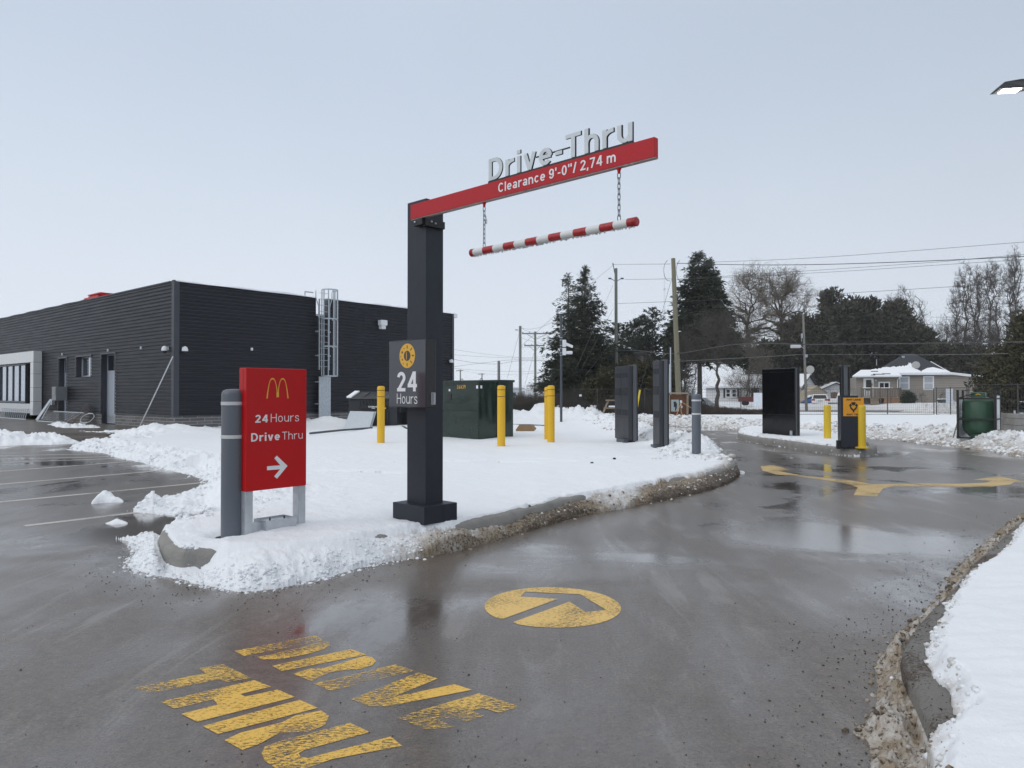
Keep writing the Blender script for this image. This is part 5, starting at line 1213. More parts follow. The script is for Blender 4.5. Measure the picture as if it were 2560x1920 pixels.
# ================================================================== GREEN CABINET, DUMPSTERS AND OTHER SITE THINGS
gx, gy = gp(1198, 1098, .24)
gc = thing('transformer_cabinet', 'glossy dark green steel transformer cabinet numbered 26639', 'transformer', (gx, gy, 0), BROT)
def wavy_panel(m, x0, x1, z0, z1, y, axis, amp, seed, n=16):
    vs = []; r_ = np.random.default_rng(seed); ph = r_.random(8) * 6.28
    for j in range(n + 1):
        for i in range(n + 1):
            u_, v_ = i / n, j / n; e = min(1, 6 * min(u_, 1 - u_, v_, 1 - v_))
            d = amp * e * (math.sin(5.0 * u_ + ph[0]) * math.sin(4.4 * v_ + ph[1]) + .5 * math.sin(9 * u_ + ph[2] + 3 * v_))
            s = x0 + (x1 - x0) * u_; z = z0 + (z1 - z0) * v_
            vs.append((s, y - d, z) if axis == 'x' else (y + d, s, z))
    m.add(vs, [(j * (n + 1) + i, j * (n + 1) + i + 1, (j + 1) * (n + 1) + i + 1, (j + 1) * (n + 1) + i) for j in range(n) for i in range(n)])
GL, GW, GZ = 1.95, 1.38, 1.83
m = MB(); m.box(0.001, .72, 0.0, GL, .1, GZ - .02); m.build('body', green_box, gc, smooth=False)
m = MB(); wavy_panel(m, .03, GL - .03, .16, 1.0, -0.006, 'y', .005, 3); wavy_panel(m, .03, GL - .03, 1.20, GZ - .06, -0.006, 'y', .006, 4); m.build('front_door', green_box, gc, smooth=True)
m = MB(); m.box(-.03, 0, 0.0, GL, 1.02, 1.20, bev=.006); m.build('handle_rail', green_box, gc)
m = MB(); wavy_panel(m, .03, .70, .16, GZ - .06, -.004, 'x', .004, 6); m.build('side_panel', green_box, gc, smooth=True)
m = MB(); m.box(.722, 1.40, -.02, GL + .02, .1, GZ - .03); m.build('rear_body', green_box, gc)
m = MB(); m.box(-.03, .80, -.03, GL + .03, GZ - .02, GZ + .005, bev=.006); m.box(.80, 1.44, -.05, GL + .05, GZ - .03, GZ + .035, bev=.006); ld = m.build('lid', green_box, gc)
for s in (.25, 1.0, 1.75):
    mm = MB(); mm.tube([(.35 + .0, s + .05 * math.cos(t), GZ + .005 + .06 * math.sin(t)) for t in np.linspace(0, math.pi, 9)], .01, 6); mm.build('lifting_eye', black_matte, ld)
# the number faces the viewer on the long side
V, Fs = text_mesh('26639', .004, .5, 1.3); xs = [v.x for v in V]; ys = [v.y for v in V]
m = MB(); m.add([(-.018 - .001 * v.z, .83 - (v.x - min(xs)) / (max(xs) - min(xs)) * .33, 1.615 + (v.y - min(ys)) / (max(ys) - min(ys)) * .10) for v in V], Fs); m.build('number_plate', gold_vinyl, gc)
m = MB(); m.box(-.016, -.012, 1.10, 1.16, 1.545, 1.605); m.box(-.016, -.012, 0.03, .10, 1.615, 1.70); m.box(.03, .10, -.018, -.014, 1.62, 1.70); m.box(.95, 1.05, -.03, -.022, 1.63, 1.69); m.build('warning_label', white_vinyl, gc)
m = MB(); m.box(-.03, -.010, 1.06, 1.19, 1.30, 1.47, bev=.004); m.build('latch', black_matte, gc)
# dumpsters
def dumpster(label, px, py, zg, wdt, rot, lid_snow):
    x, y = gp(px, py, zg); t = thing('dumpster', label, 'dumpster', (x, y, zg), rot, 'black garbage dumpsters at the wall')
    H = 1.05; D = 1.3
    m = MB(); m.prism([(0, 0, 0), (0, 0, H), (0, D, H + .22), (0, D, 0)], (wdt, 0, 0)); bd = m.build('bin_body', dump_black, t)
    r_ = MB()
    for i in range(11): a = wdt * (.18 + .64 * i / 10); r_.box(a - .018, a + .018, -.03, -.001, .1, .60); 
    for i in range(9): a = wdt * (.24 + .5 * i / 8); r_.box(a - .018, a + .018, -.03, -.001, .82, H - .06)
    r_.box(0, wdt, -.05, -.031, .61, .66); r_.build('front_rib', dump_black, bd)
    for s in (-.10, wdt): MB().box(s, s + .10, .15, .9, .55, .72, bev=.01).build('fork_pocket', dump_black, t)
    l = MB()
    n = 10; vs = []
    for i in range(n + 1):
        a = i / n; xx = -.06 + (wdt + .12) * a
        for yy, zz_ in ((-.12, H + .02), (-.10, H + .06), (D * .5, H + .26 + .02 * math.sin(6.28 * a * 2)), (D + .05, H + .30)): vs.append((xx, yy, zz_))
    l.add(vs, [(i * 4 + j, i * 4 + j + 1, i * 4 + j + 5, i * 4 + j + 4) for i in range(n) for j in range(3)])
    for i in range(5): a = wdt * (.1 + .2 * i); l.prism([(a, -.10, H + .07), (a, D * .5, H + .29), (a, D * .5, H + .26), (a, -.1, H + .03)], (.03, 0, 0))
    ldd = l.build('lid', mat('lid_plastic', (0.018, .019, .021), .35), t, smooth=False)
    if lid_snow: MB().prism([(-.05, -.10, H + .065), (-.05, D * .5, H + .275), (-.05, D * .5, H + .33), (-.05, -.10, H + .11)], (.20, 0, 0)).build('snow_patch', snow_clean, ldd)
    sg = MB().box(wdt * .25, wdt * .80, -.062, -.052, .67, .82).build('sign_plate', black_gloss, bd)
    put_text(MB(), 'GARBAGE', wdt * .42, wdt * .64, .745, .80, -.063, .002, bold=.03).build('sign_lettering', white_vinyl, sg)
    put_text(MB(), 'ONLY', wdt * .49, wdt * .57, .695, .73, -.063, .002, bold=.03).build('sign_lettering', white_vinyl, sg)
    m = MB(); m.box(wdt * .73, wdt * .785, -.065, -.063, .69, .745); m.build('sign_sticker', gold_vinyl, sg)
    return t
dumpster('black dumpster with a snow streak on its lid behind the leaning white board', 872, 1067, .2, 1.95, math.radians(-12), True)
dumpster('black dumpster mostly hidden by the charcoal sign post', 969, 1064, .22, 1.85, math.radians(-12), False)
# leaning boards
x, y = gp(864, 1069, .2); t = thing('insulation_board', 'grey white rigid board leaning on the black dumpster', 'board', (x, y - .35, .2), math.radians(-8))
m = MB(); m.prism([(0, 0, -.05), (.98, -.05, -.1), (1.08, .28, .60), (.14, .30, .62)], (0, .05, 0)); m.build('sheet', lime, t)
m = MB(); m.prism([(.03, .07, -.02), (1.02, .07, -.05), (1.13, .36, .60), (.19, .36, .60)], (0, .04, 0)); m.build('rear_sheet', lime, t)
x, y = gp(1005, 1062, .25); t = tag(MB().prism([(0, 0, 0), (.9, 0, 0), (.9, 0, .45), (.45, .08, .45)], (0, .04, 0)).build('plywood_offcut', wood_brown, None), 'brown triangular plywood offcut lying against the dumpster by the post', 'board'); t.location = (x, y, .2)
# cardboard like box in the snow
x, y = gp(1290, 1077, .28); t = thing('cardboard_box', 'flattened brown cardboard box half buried in snow beside the yellow bollard', 'box', (x, y, .26), math.radians(10))
m = MB(); m.prism([(0, 0, -.05), (.58, 0, -.05), (.60, 0, .02), (.50, .02, .20), (.12, .02, .22), (.0, 0, .06)], (0, .03, 0)); m.prism([(.50, .02, .20), (.60, 0, .02), (.72, .25, .06), (.62, .3, .2)], (.0, .0, .02)); m.build('flap', mat('cardboard', (.30, .19, .10), .85), t)
# dark edging strips lying in the snow
for i, (p, q, lb) in enumerate((((775, 1083), (930, 1070), 'dark drain pipe lying in the snow in front of the white board'), ((1280, 1062), (1365, 1065), 'dark pipe lying in the snow between the cabinet and bollards'), ((1005, 1066), (1018, 1072), 'short black pipe offcut in the snow left of the post'))):
    a, b2 = gp(*p, .26), gp(*q, .26)
    o = tag(MB().tube([(a[0], a[1], .255), ((a[0] * .5 + b2[0] * .5), (a[1] + b2[1]) / 2, .275), (b2[0], b2[1], .26)], .035, 8).build('drain_pipe', steel_dark, None, smooth=True), lb, 'pipe')
# light pole with two cameras
x, y = gp(1403, 1064, .17); t = thing('camera_pole', 'slim grey steel pole with two white cameras in front of the spruces', 'pole', (x, y, .17))
MB().lathe([(.052, .06), (.048, 4.50)], 16).build('shaft', mat('pole_paint', (0.062, 0.072, 0.085), .45), t, smooth=True)
MB().box(-.19, .19, -.19, .19, -.1, .065, bev=.01).build('base_cover', mat('pole_paint', (0.062, 0.072, 0.085), .45), t)
m = MB(); m.box(-.17, .30, -.03, .03, 4.50, 4.545); m.box(-.20, -.10, -.05, .05, 4.49, 4.55); m.build('tenon_arm', charcoal, t)
for z in (3.35, 3.02):
    m = MB(); m.box(.05, .20, -.07, .07, z - .16, z + .13, bev=.015); c_ = m.build('camera_box', white_trim, t)
    mm = MB(); 
    if z > 3.2: mm.prism([(.20, -.06, z + .02), (.48, -.06, z - .10), (.46, -.06, z - .20), (.20, -.06, z - .1)], (0, .12, 0))
    else: mm.lathe([(.06, .18), (.07, .42), (.055, .46)], 12, (0, 0, z - .06), axis='x')
    mm.build('camera', white_trim, c_, smooth=False)
m = MB()
for z in (2.85, 2.95, 3.14, 3.25, 3.47, 3.57): m.lathe([(.06, z - .012), (.06, z + .012)], 14)
m.build('strap', galv, t)

# ---------------------------------------------------------------- propane tank in its frame
tx, ty = gp(2471, 1093, .28)
t = thing('propane_tank', 'green upright propane tank inside a black bar frame with white side boards', 'tank', (tx, ty + .4, .22), math.radians(-40))
MB().lathe([(.18, .12), (.30, .14), (.375, .22), (.40, .32), (.40, 1.00), (.38, 1.06), (.30, 1.13), (.12, 1.18)], 36).build('vessel', tank_green, t, smooth=True)
MB().lathe([(.28, .02), (.28, .15)], 24).build('foot_ring', tank_green, t, smooth=True)
m = MB(); m.box(-.18, .17, -.12, .12, 1.15, 1.30, bev=.02); vg = m.build('valve_guard', tank_green, t); MB().tube([(-.05, -.125, 1.22), (0, -.13, 1.25), (.06, -.125, 1.22)], .012, 6).build('valve_handle', gold_vinyl, vg)
fb = .44
for sx in (-1, 1):
    for sy in (-1, 1): MB().box(sx * fb - .028, sx * fb + .028, sy * fb - .028, sy * fb + .028, 0, 1.36).build('frame_post', black_matte, t)
m = MB()
for z in (.03, .55, 1.12):
    for s in (-1, 1): m.box(-fb + .028, fb - .028, s * fb - .02, s * fb + .02, z - .022, z + .022); m.box(s * fb - .02, s * fb + .02, -fb + .028, fb - .028, z - .022, z + .022)
m.build('frame_rail', black_matte, t)
sb = MB().box(-fb - .012, -fb + .004, -.40, .40, .05, 1.10).build('side_board', white_trim, t)
def side_text(txt, y0, y1, z0, z1, x, name, m_, par):
    V, Fs = text_mesh(txt, .03, .5); xs = [v.x for v in V]; ys = [v.y for v in V]
    q = MB(); q.add([(x - .001 * v.z, y1 - (v.x - min(xs)) / (max(xs) - min(xs)) * (y1 - y0), z0 + (v.y - min(ys)) / (max(ys) - min(ys)) * (z1 - z0)) for v in V], Fs); return q.build(name, m_, par)
side_text('19', -.15, .25, .70, .80, -fb - .013, 'board_lettering', black_matte, sb)
sb2 = MB().box(fb - .004, fb + .012, -.40, .40, .05, 1.20).build('side_board', white_trim, t)
m = MB(); m.box(fb - .010, fb - .0045, -.05, .36, .60, .90); m.build('red_diamond', sign_red, sb2); side_text('2', .02, .22, .68, .80, fb - .011, 'board_lettering', white_vinyl, sb2)
m = MB(); m.tube([(-.62, -.02, 0), (-.5, .1, .55)], .018, 6); m.build('prop_rod', pole_grey, t)
m = MB(); m.tube([(-.42, -.40, 1.14), (-.2, -.2, 1.22), (-.05, -.1, 1.27)], .014, 6); m.build('hose', black_matte, t)
# concrete blocks by the tank
x, y = gp(2536, 1104, .22); t = thing('concrete_block', 'grey concrete barrier block stack at the edge beside the propane tank', 'block', (x, y, .2), math.radians(-8))
for i, z in enumerate((-.1, .22, .44, .62)): MB().box(0.005 * i, 1.3, 0, .7, z + .004, (.22, .44, .62, .74)[i], bev=.012).build('course', concrete, t)
m = MB(); m.box(.05, .09, .1, .14, .74, .83); m.box(.2, .28, .1, .18, .74, .78); m.build('valve', alu, t)
# ================================================================== SITE CLUTTER AT THE BUILDING
def wpt(x, y, z=0.0): p = BC + AX * x + BX * y; return Vector((p.x, p.y, z))
def ladder(name, label, ends, wdt, nr, m, group=None):
    """two rails and rungs between world points ends=(foot, head), width vector wdt"""
    a, b2 = Vector(ends[0]), Vector(ends[1]); w_ = Vector(wdt); t = thing(name, label, 'ladder', a, 0, group)
    d = b2 - a; r1 = MB().tube([(0, 0, 0), d], .028, 6).build('rail', m, t); r2 = MB().tube([w_, d + w_], .028, 6).build('rail', m, t)
    for i in range(nr):
        q = d * ((i + .5) / nr); MB().tube([q, q + w_], .018, 6).build('rung', m, t)
    return t
s1 = PL.hit(212, 1052)[0]
p = wpt(-.95, PL.hit(195, 1060)[0] - 1.0, .14)
ladder('ladder', 'silver ladder leaning on its long edge among scraps by the grey doors', (wpt(-1.25, door2[1] + .55, .14), wpt(-1.2, door1[0] + .3, .14)), wpt(-.45, door2[1] + .8, .58) - wpt(-1.25, door2[1] + .55, .14), 9, alu)
ladder('ladder', 'long silver ladder on its side under the white window portal', (wpt(-.75, ps + .0, .12), wpt(-.75, ps + 4.6, .12)), Vector((0, 0, .52)) + Vector((AX.x, AX.y, 0)) * .12, 14, alu)
a = wpt(-1.0, door2[1] + .4, .12); t = thing('scrap_boards', 'dark warped scrap boards leaning on the block base beside the ladder', 'boards', a, BROT)
for i in range(4): MB().prism([(.1 + .06 * i, .2 + .26 * i, 0), (.85, .3 + .26 * i, .55 + .1 * i), (.89, .45 + .26 * i, .55 + .1 * i), (.16 + .06 * i, .42 + .26 * i, 0)], (.03, .0, .02)).build('board', wood_brown if i % 2 else black_matte, t)
t = tag(MB().tube([wpt(-.5 + .25 * math.cos(q), door2[1] + .25 + .38 * math.sin(q), .14 + .42 * (1 + math.sin(q + 1)) * .5) for q in np.linspace(0, 6.1, 20)], .022, 6).build('hose_coil', alu, None, smooth=True), 'pale coil of conduit propped on the block base left of the near door', 'hose')
t = tag(MB().prism([wpt(-.65, door1[1] + .9, .12), wpt(-.12, door1[1] + .7, 1.15), wpt(-.12, door1[1] + 1.0, 1.15), wpt(-.65, door1[1] + 1.3, .12)], Vector((0, 0, .03))).build('metal_sheet', alu, None), 'narrow silver metal sheet propped between the far door and white portal', 'sheet')
t = tag(MB().prism([wpt(-.72, door1[1] + .3, .15), wpt(-.40, door1[0] - .1, 1.75), wpt(-.40, door1[0] - .16, 1.75), wpt(-.72, door1[1] + .2, .15)], Vector((.02, 0, .02))).build('slotted_strip', alu, None), 'thin slotted metal strip leaning across the far grey door', 'strip')
pa, pb = PR.hit(462, 893), PL.hit(404, 1066)
t = tag(MB().tube([wpt(-.95, pb[0] - .2, .12), wpt(-.15, -.18, pa[1])], .022, 6).build('long_pole', mat('pole_white', (.55, .56, .58), .5), None), 'long thin pale pole leaning on the corner of the dark building', 'pole')

# ================================================================== POLES AND WIRES
def pole(name, label, px, pyt, Y, r0, r1, m, zb=-.3, lean=0.0, group='wooden utility poles'):
    T = at(px, pyt, Y); t = thing(name, label, 'utility pole', (T.x, Y, 0), 0, group)
    n = 10; MB().tube([(-lean * (1 - i / n), 0, zb + (T.z - zb) * i / n) for i in range(n + 1)], [r0 + (r1 - r0) * i / n for i in range(n + 1)], 12).build('shaft', m, t, smooth=True)
    return t, T
bp_, bT = pole('utility_pole', 'thick yellowish wooden utility pole standing behind the plywood meter box', 1683, 646, 43, .175, .125, pole_wood, lean=-.35)
m = MB(); m.tube([(-.20, -.12, 1.4), (-.20, -.11, 4.2)], .035, 8); m.tube([(-.26, -.12, 1.5), (-.23, -.1, 3.2)], .05, 8); m.build('conduit', alu, bp_)
m = MB()
for r_, dx in ((.5, -.30), (.42, .42)): m.tube([(dx + .30 * math.cos(a) * (1 if dx < 0 else .9), -.15, bT.z - .75 + .62 * math.sin(a)) for a in np.linspace(1.8, 4.9, 12)], .014, 5)
m.build('jumper_loop', wire_m, bp_)
p2_, T2 = pole('utility_pole', 'greyish green utility pole left of the menu boards with short side insulators', 1540, 671, 62, .155, .125, mat('pole_green_grey', (0.17, 0.18, 0.155), .9, var=.3, scale=8, stretch=(6, 6, .4)), lean=.0)
m = MB(); m.tube([(-.12, 0, T2.z - .4), (-.16, 0, T2.z - .1), (-.26, 0, T2.z + .36)], .035, 8); m.lathe([(.05, 0), (.06, .06), (.03, .12)], 8, (-.26, 0, T2.z + .34)); m.build('pole_top_pin', steel_dark, p2_)
for s in (-1, 1):
    m = MB(); z = T2.z - .95; m.tube([(s * .12, 0, z - .12), (s * .42, 0, z + .05)], .03, 6); m.lathe([(.05, .40), (.085, .43), (.05, .47), (.085, .52), (.05, .56), (.085, .6), (.05, .66)] if s > 0 else [(.05, -.66), (.085, -.6), (.05, -.56), (.085, -.52), (.05, -.47), (.085, -.43), (.05, -.40)], 8, (0, 0, z + .08), axis='x'); m.build('insulator', steel_dark, p2_)
MB().tube([(-.18, -.1, .2), (-.18, -.12, 5.2), (-.10, -.16, 5.7), (.25, -.16, 5.72)], .05, 6).build('riser_cable', black_matte, p2_)
for px, pyt, Y, lb, r_ in ((1300.5, 815, 75, 'tall plain grey utility pole left of the cross-armed one', .16), (1338, 829, 84, 'grey utility pole with two crossarms behind the yellow bollards', .15), (1247, 902, 55, 'short plain grey pole stump rising behind the green cabinet', .12), (1151, 924, 150, 'tiny far utility pole right of the building', .16), (1205, 933, 165, 'tiny far utility pole behind the green cabinet, shorter', .16)):
    t, T = pole('utility_pole', lb, px, pyt, Y, r_, r_ * .85, pole_grey)
    if 'crossarms' in lb:
        for dz, L0, L1 in ((-.25, -1.55, 1.9), (-1.65, -1.3, 1.1)):
            m = MB(); m.box(L0, L1, -.20, -.08, T.z + dz - .06, T.z + dz + .08)
            for xx in (L0 + .1, L0 + .9, L1 - .9, L1 - .1): m.lathe([(.04, 0), (.05, .1), (.02, .14)], 6, (xx, -.14, T.z + dz + .08))
            m.tube([(L0 + .6, -.14, T.z + dz - .06), (0, -.14, T.z + dz - .7)], .025, 5); m.tube([(L1 - .6, -.14, T.z + dz - .06), (0, -.14, T.z + dz - .7)], .025, 5)
            m.build('crossarm', pole_grey, t)
    if px == 1300.5: m = MB(); m.tube([(0, 0, T.z - .5), (-.30, -.1, T.z - .42)], .03, 5); m.box(-.55, -.25, -.2, -.02, T.z - .48, T.z - .36, bev=.02); m.build('lamp_arm', galv, t)
    if px in (1151, 1205): MB().box(-.9, .6, -.08, .08, T.z - .3, T.z - .15).build('crossarm', pole_grey, t)
# street lamp pole in front of the houses
t, T = pole('utility_pole', 'slender grey pole with a white street light in front of the white house gable', 2008, 787, 62, .125, .085, pole_grey, lean=-.25)
m = MB(); m.box(-1.15, -.30, -.28, -.02, 5.35, 5.62, bev=.04); m.build('lamp_head', mat('lamp_white', (0.62, 0.63, .65), .4), t)
m = MB(); m.tube([(-.3, -.1, 5.55), (0, -.08, 5.3)], .03, 6); m.box(-.22, -.10, -.15, -.02, 6.2, 6.6); m.box(.10, .30, -.15, .0, 4.55, 4.8); m.tube([(-.2, -.1, 6.2), (-.2, -.1, 5.9)], .02, 5); m.build('pole_hardware', galv, t)
# wires
WG = 'overhead wires'
def wire(label, pts, r, sag=0.0, name='power_line', m=wire_m, n=14):
    """pts: list of (px, py, Y); a smooth run through them"""
    W = [at(*p) for p in pts]
    if len(W) == 2: run = [W[0].lerp(W[1], i / n) - Vector((0, 0, sag * 4 * (i / n) * (1 - i / n))) for i in range(n + 1)]
    else: run = [Vector(q) for q in catmull([w_[:] for w_ in W], 6)]
    o = MB().tube(run, r, 5).build(name, m, None, smooth=True); return tag(o, label, 'wire', WG)
wire('thin top wire between the grey-green pole and the thick wooden pole', [(1532, 661, 62), (1676, 660, 43)], .012)
wire('middle wire between the grey-green pole and the thick wooden pole', [(1562, 699, 62), (1676, 697, 43)], .012)
wire('lower wire between the grey-green pole and the thick wooden pole', [(1545, 759, 62), (1677, 754, 43)], .012)
wire('topmost thin wire rising from the thick pole to the upper edge of the trees', [(1692, 659, 43), (1790, 655, 42), (2060, 643, 38), (2560, 605, 33), (2700, 592, 32)], .010)
wire('thick twisted wire across the sky just under the topmost wire', [(1692, 658, 43), (1860, 662, 42), (2060, 661, 38), (2330, 652, 35), (2560, 641, 33), (2700, 634, 32)], .019)
wire('upper of two close thin wires under the thick twisted wire', [(1692, 698, 43), (1990, 679, 39), (2330, 656, 35), (2420, 648, 34), (2700, 625, 32)], .009)
wire('lower of two close thin wires under the thick twisted wire', [(1692, 699, 43), (2060, 681, 38), (2400, 659, 35), (2700, 640, 32)], .009)
wire('single thin wire above the dark conifer tops', [(1692, 754, 43), (2040, 737, 39), (2360, 718, 35), (2700, 697, 32)], .010)
wire('heavy black cable drooping from the grey-green pole across the dark trees', [(1540, 876, 61.6), (1600, 877, 54), (1690, 884, 43), (1850, 860, 41), (2060, 861, 38), (2560, 855, 33), (2700, 853, 32)], .028)
MB_ = MB(); q = at(1603, 884, 52); MB_.box(q.x - .5, q.x + .35, q.y - .12, q.y + .12, q.z - .14, q.z + .1, bev=.05); tag(MB_.build('splice_case', black_matte, None), 'black splice case hanging from the heavy cable', 'splice case')
wire('pale thin wire low across the dark trees right of the street light', [(1700, 903, 43), (1960, 889, 50), (2020, 886, 61), (2300, 887, 50), (2520, 884, 45)], .012, m=mat('pale_wire', (.2, .2, .2), .6))
wire('faint upper wire between street light pole and the cedar', [(2010, 790, 62), (2300, 792, 60), (2560, 800, 58)], .010)
wire('faint middle wire behind the street light pole', [(2012, 815, 62), (2300, 812, 60), (2560, 815, 58)], .010)
wire('steep guy wire from the thick pole down to its yellow guard', [(1681, 690, 43), (1599, 978, 42.2)], .010, name='guy_wire'); 
t = tag(MB().tube([at(1600, 975, 42.2), at(1590, 1034, 42)], .055, 8).build('guy_guard', mat('guard_yellow', (.70, .52, .02), .45), None), 'yellow plastic guard on the foot of the guy wire', 'guy guard')
wire('guy wire from the pole top running down in front of the spruces', [(1535, 662, 62), (1500, 690, 60), (1405, 773, 50), (1300, 868, 42)], .009, name='power_line')
wire('outer guy wire of the grey-green pole, the steepest', [(1533, 712, 62), (1442, 918, 58)], .010, name='guy_wire', m=mat('pale_wire', (.2, .2, .2), .6))
wire('middle guy wire of the grey-green pole', [(1533, 772, 62), (1450, 930, 58)], .010, name='guy_wire', m=mat('pale_wire', (.2, .2, .2), .6))
wire('inner guy wire of the grey-green pole, the flattest', [(1533, 850, 62), (1462, 940, 58)], .010, name='guy_wire', m=mat('pale_wire', (.2, .2, .2), .6))
for lb, pts, r_ in (('wire from the tall plain pole sweeping up behind the camera pole', [(1302, 819, 75), (1325, 823, 74), (1360, 815, 70), (1400, 795, 64)], .012),
                    ('wire from the tall plain pole to the crossarms, upper', [(1302, 820, 75), (1328, 830, 83), (1400, 838, 90)], .012), ('second wire slanting right from the tall plain pole', [(1302, 830, 75), (1335, 842, 84), (1400, 864, 90)], .012), ('third wire slanting right from the tall plain pole', [(1302, 844, 75), (1340, 856, 84), (1400, 868, 90)], .012),
                    ('wire rising right from the lower crossarm', [(1345, 842, 84), (1372, 838, 78), (1400, 826, 70)], .012), ('wire at mid height left and right of the crossarm pole', [(1302, 868, 75), (1340, 868, 84), (1400, 869, 90)], .012),
                    ('drooping wire between the building end and tall plain pole, darkest', [(1133, 898, 70), (1180, 906, 72), (1240, 910, 74), (1300, 902, 75), (1400, 904, 80)], .014), ('rising wire between building end and tall plain pole', [(1133, 917, 70), (1210, 907, 72), (1300, 899, 75), (1400, 905, 80)], .012),
                    ('long faint wire high above the green cabinet', [(1136, 874, 95), (1220, 886, 100), (1320, 894, 105), (1400, 886, 105)], .013), ('long faint wire just under the highest one', [(1136, 887, 95), (1230, 893, 100), (1400, 899, 105)], .013), ('long faint wire low above the green cabinet', [(1136, 921, 120), (1240, 928, 125), (1400, 927, 130)], .016), ('lowest faint wire above the green cabinet', [(1150, 925, 150), (1205, 934, 165), (1290, 936, 165), (1400, 926, 165)], .016),
                    ('thin stay wire on the left of the tall plain pole', [(1298, 832, 75), (1268, 946, 74)], .012), ('thin stay wire on the left of the crossarm pole', [(1336, 880, 84), (1312, 962, 83)], .012)):
    wire(lb, pts, r_)
# meter board on the wooden frame
mx_ = (1670 - CX) / F * 40.0; t = thing('meter_board', 'plywood meter box on posts with a grey panel and orange cords', 'meter box', (mx_, 40.0, .1), math.radians(4))
W2, H2 = 1.12, 1.30
MB().box(.05, W2 - .05, .05, .08, 0, H2).build('back_board', wood_brown, t)
m = MB(); m.box(0, .08, -.12, .05, -.1, H2); fp = m.build('post', wood_old, t); m = MB(); m.box(W2 - .09, W2, -.12, .05, -.1, H2); m.build('post', wood_old, t)
MB().prism([(-.02, -.16, H2 + .03), (W2 + .02, -.16, H2 + .03), (W2 + .02, .1, H2 + .08), (-.02, .1, H2 + .08)], (0, 0, .04)).build('top_board', wood_old, t)
MB().prism([(-.55, .5, -.1), (0, .05, -.1), (0, .05, H2), (-.55, .5, H2 + .1)], (.03, .03, 0)).build('side_wing', wood_old, t)
pn_ = MB().box(.16, .62, -.02, .049, .36, 1.02, bev=.01).build('panel', mat('panel_box', (.33, .38, .38), .5), t)
m = MB(); m.prism([(.30, -.03, .90), (.42, -.03, .92), (.50, -.03, .78), (.48, -.03, .55), (.42, -.03, .40), (.38, -.03, .40), (.40, -.03, .62), (.32, -.03, .60), (.32, -.03, .78)], (0, .009, 0)); m.build('disconnect', black_matte, pn_)
m = MB(); m.box(.68, .80, .0, .049, .82, .98, bev=.01); m.box(.68, .76, .0, .049, .68, .80, bev=.01); m.box(.72, .82, .0, .049, .56, .68, bev=.01); m.build('socket', white_trim, t)
m = MB(); m.tube([(.72, -.02, .85), (.55, -.1, .45), (.35, -.25, .0)], .018, 5); m.tube([(.74, -.02, .72), (.70, -.1, .35), (.82, -.2, .02)], .018, 5); m.tube([(.78, -.02, .88), (1.2, -.2, .6), (1.6, -.3, .3)], .014, 5); m.build('cord', mat('orange_cord', (.55, .33, .16), .6), t)
# timber steps and plank by the snow ridge
x, y = gp(1518, 1040, .35); t = thing('timber_steps', 'weathered timber step frame lying by the fence left of the menu board', 'steps', (at(1505, 1024, 40).x, 40, .25), math.radians(10))
m = MB(); m.tube([(0, 0, .0), (.45, .2, .85)], .07, 4); m.build('stringer', wood_old, t); m = MB(); m.tube([(.75, -.2, -.05), (1.2, 0, .72)], .07, 4); m.build('stringer', wood_old, t)
m = MB(); m.box(.3, 1.3, .05, .3, .80, .87); m.build('tread', wood_old, t); m = MB(); m.box(.15, 1.1, .0, .2, .36, .43); m.build('tread', wood_old, t)
MB().box(.42, 1.0, .02, .2, .435, .53, bev=.04).build('snow_patch', snow_clean, t)

# ================================================================== FENCES
fence_m = mat('fence_wire', (.05, .05, .052), .6)
def fence_run(name, label, P, Q, h, step, nh, spacing, z0=0.0, wr_=.0026):
    P, Q = Vector(P), Vector(Q); d = Q - P; L_ = d.length; rot = math.atan2(d.y, d.x)
    t = thing(name, label, 'fence', (P.x, P.y, z0), rot, 'wire fences along the back of the lot')
    k = max(1, round(L_ / step))
    for i in range(k + 1): MB().lathe([(.03, -.1), (.03, h + .06)], 8, (L_ * i / k, 0, 0)).build('post', fence_m, t)
    for i in range(k):
        x0, x1 = L_ * i / k + .05, L_ * (i + 1) / k - .05; m = MB()
        for z in np.linspace(.08, h, nh): m.box(x0, x1, -wr_, wr_, z - wr_, z + wr_)
        for z in (.06, h): m.box(x0, x1, -.012, .012, z - .012, z + .012)
        for x in np.arange(x0, x1, spacing): m.box(x - wr_, x + wr_, -wr_, wr_, .08, h)
        m.build('wire_panel', fence_m, t)
    return t
A0 = at(1262, 1030, 50); A1 = at(1990, 1030, 47); 
fence_run('fence', 'dark wire fence behind the drive lane from the green cabinet to the black screen', (A0.x, 50), (A1.x, 48), 1.75, 3.4, 9, .16)
B1 = at(2335, 1030, 48); B2 = at(2418, 1030, 41); B3 = at(2720, 1030, 36)
fence_run('fence', 'wire panel fence in front of the tan house', (A1.x + .3, 48), (B1.x, 48), 1.75, 3.0, 12, .13)
fence_run('fence', 'wire fence panel slanting toward the propane tank', (B1.x + .1, 47.9), (B2.x, 41), 1.8, 3.5, 12, .13)
fence_run('fence', 'wire fence running behind the propane tank', (B2.x + .1, 41), (B3.x, 37), 1.95, 3.2, 12, .13)
def board_on_fence(label, px0, px1, py0, py1, Y):
    a, b2 = at(px0, py1, Y), at(px1, py0, Y); return tag(MB().box(a.x, b2.x, Y - .02, Y, a.z, b2.z).build('sign_board', mat('sign_back_white', (.70, .74, .80), .5), None), label, 'sign')
board_on_fence('blank white square board on the fence left of the black screen', 1884, 1912, 982, 1016, 47.7)
board_on_fence('blank narrow white board hung on the fence before the tan house', 2365, 2382, 972, 1010, 45.6)
board_on_fence('tiny white notice on the fence below the left spruces', 1448, 1454, 986, 991, 49.3)

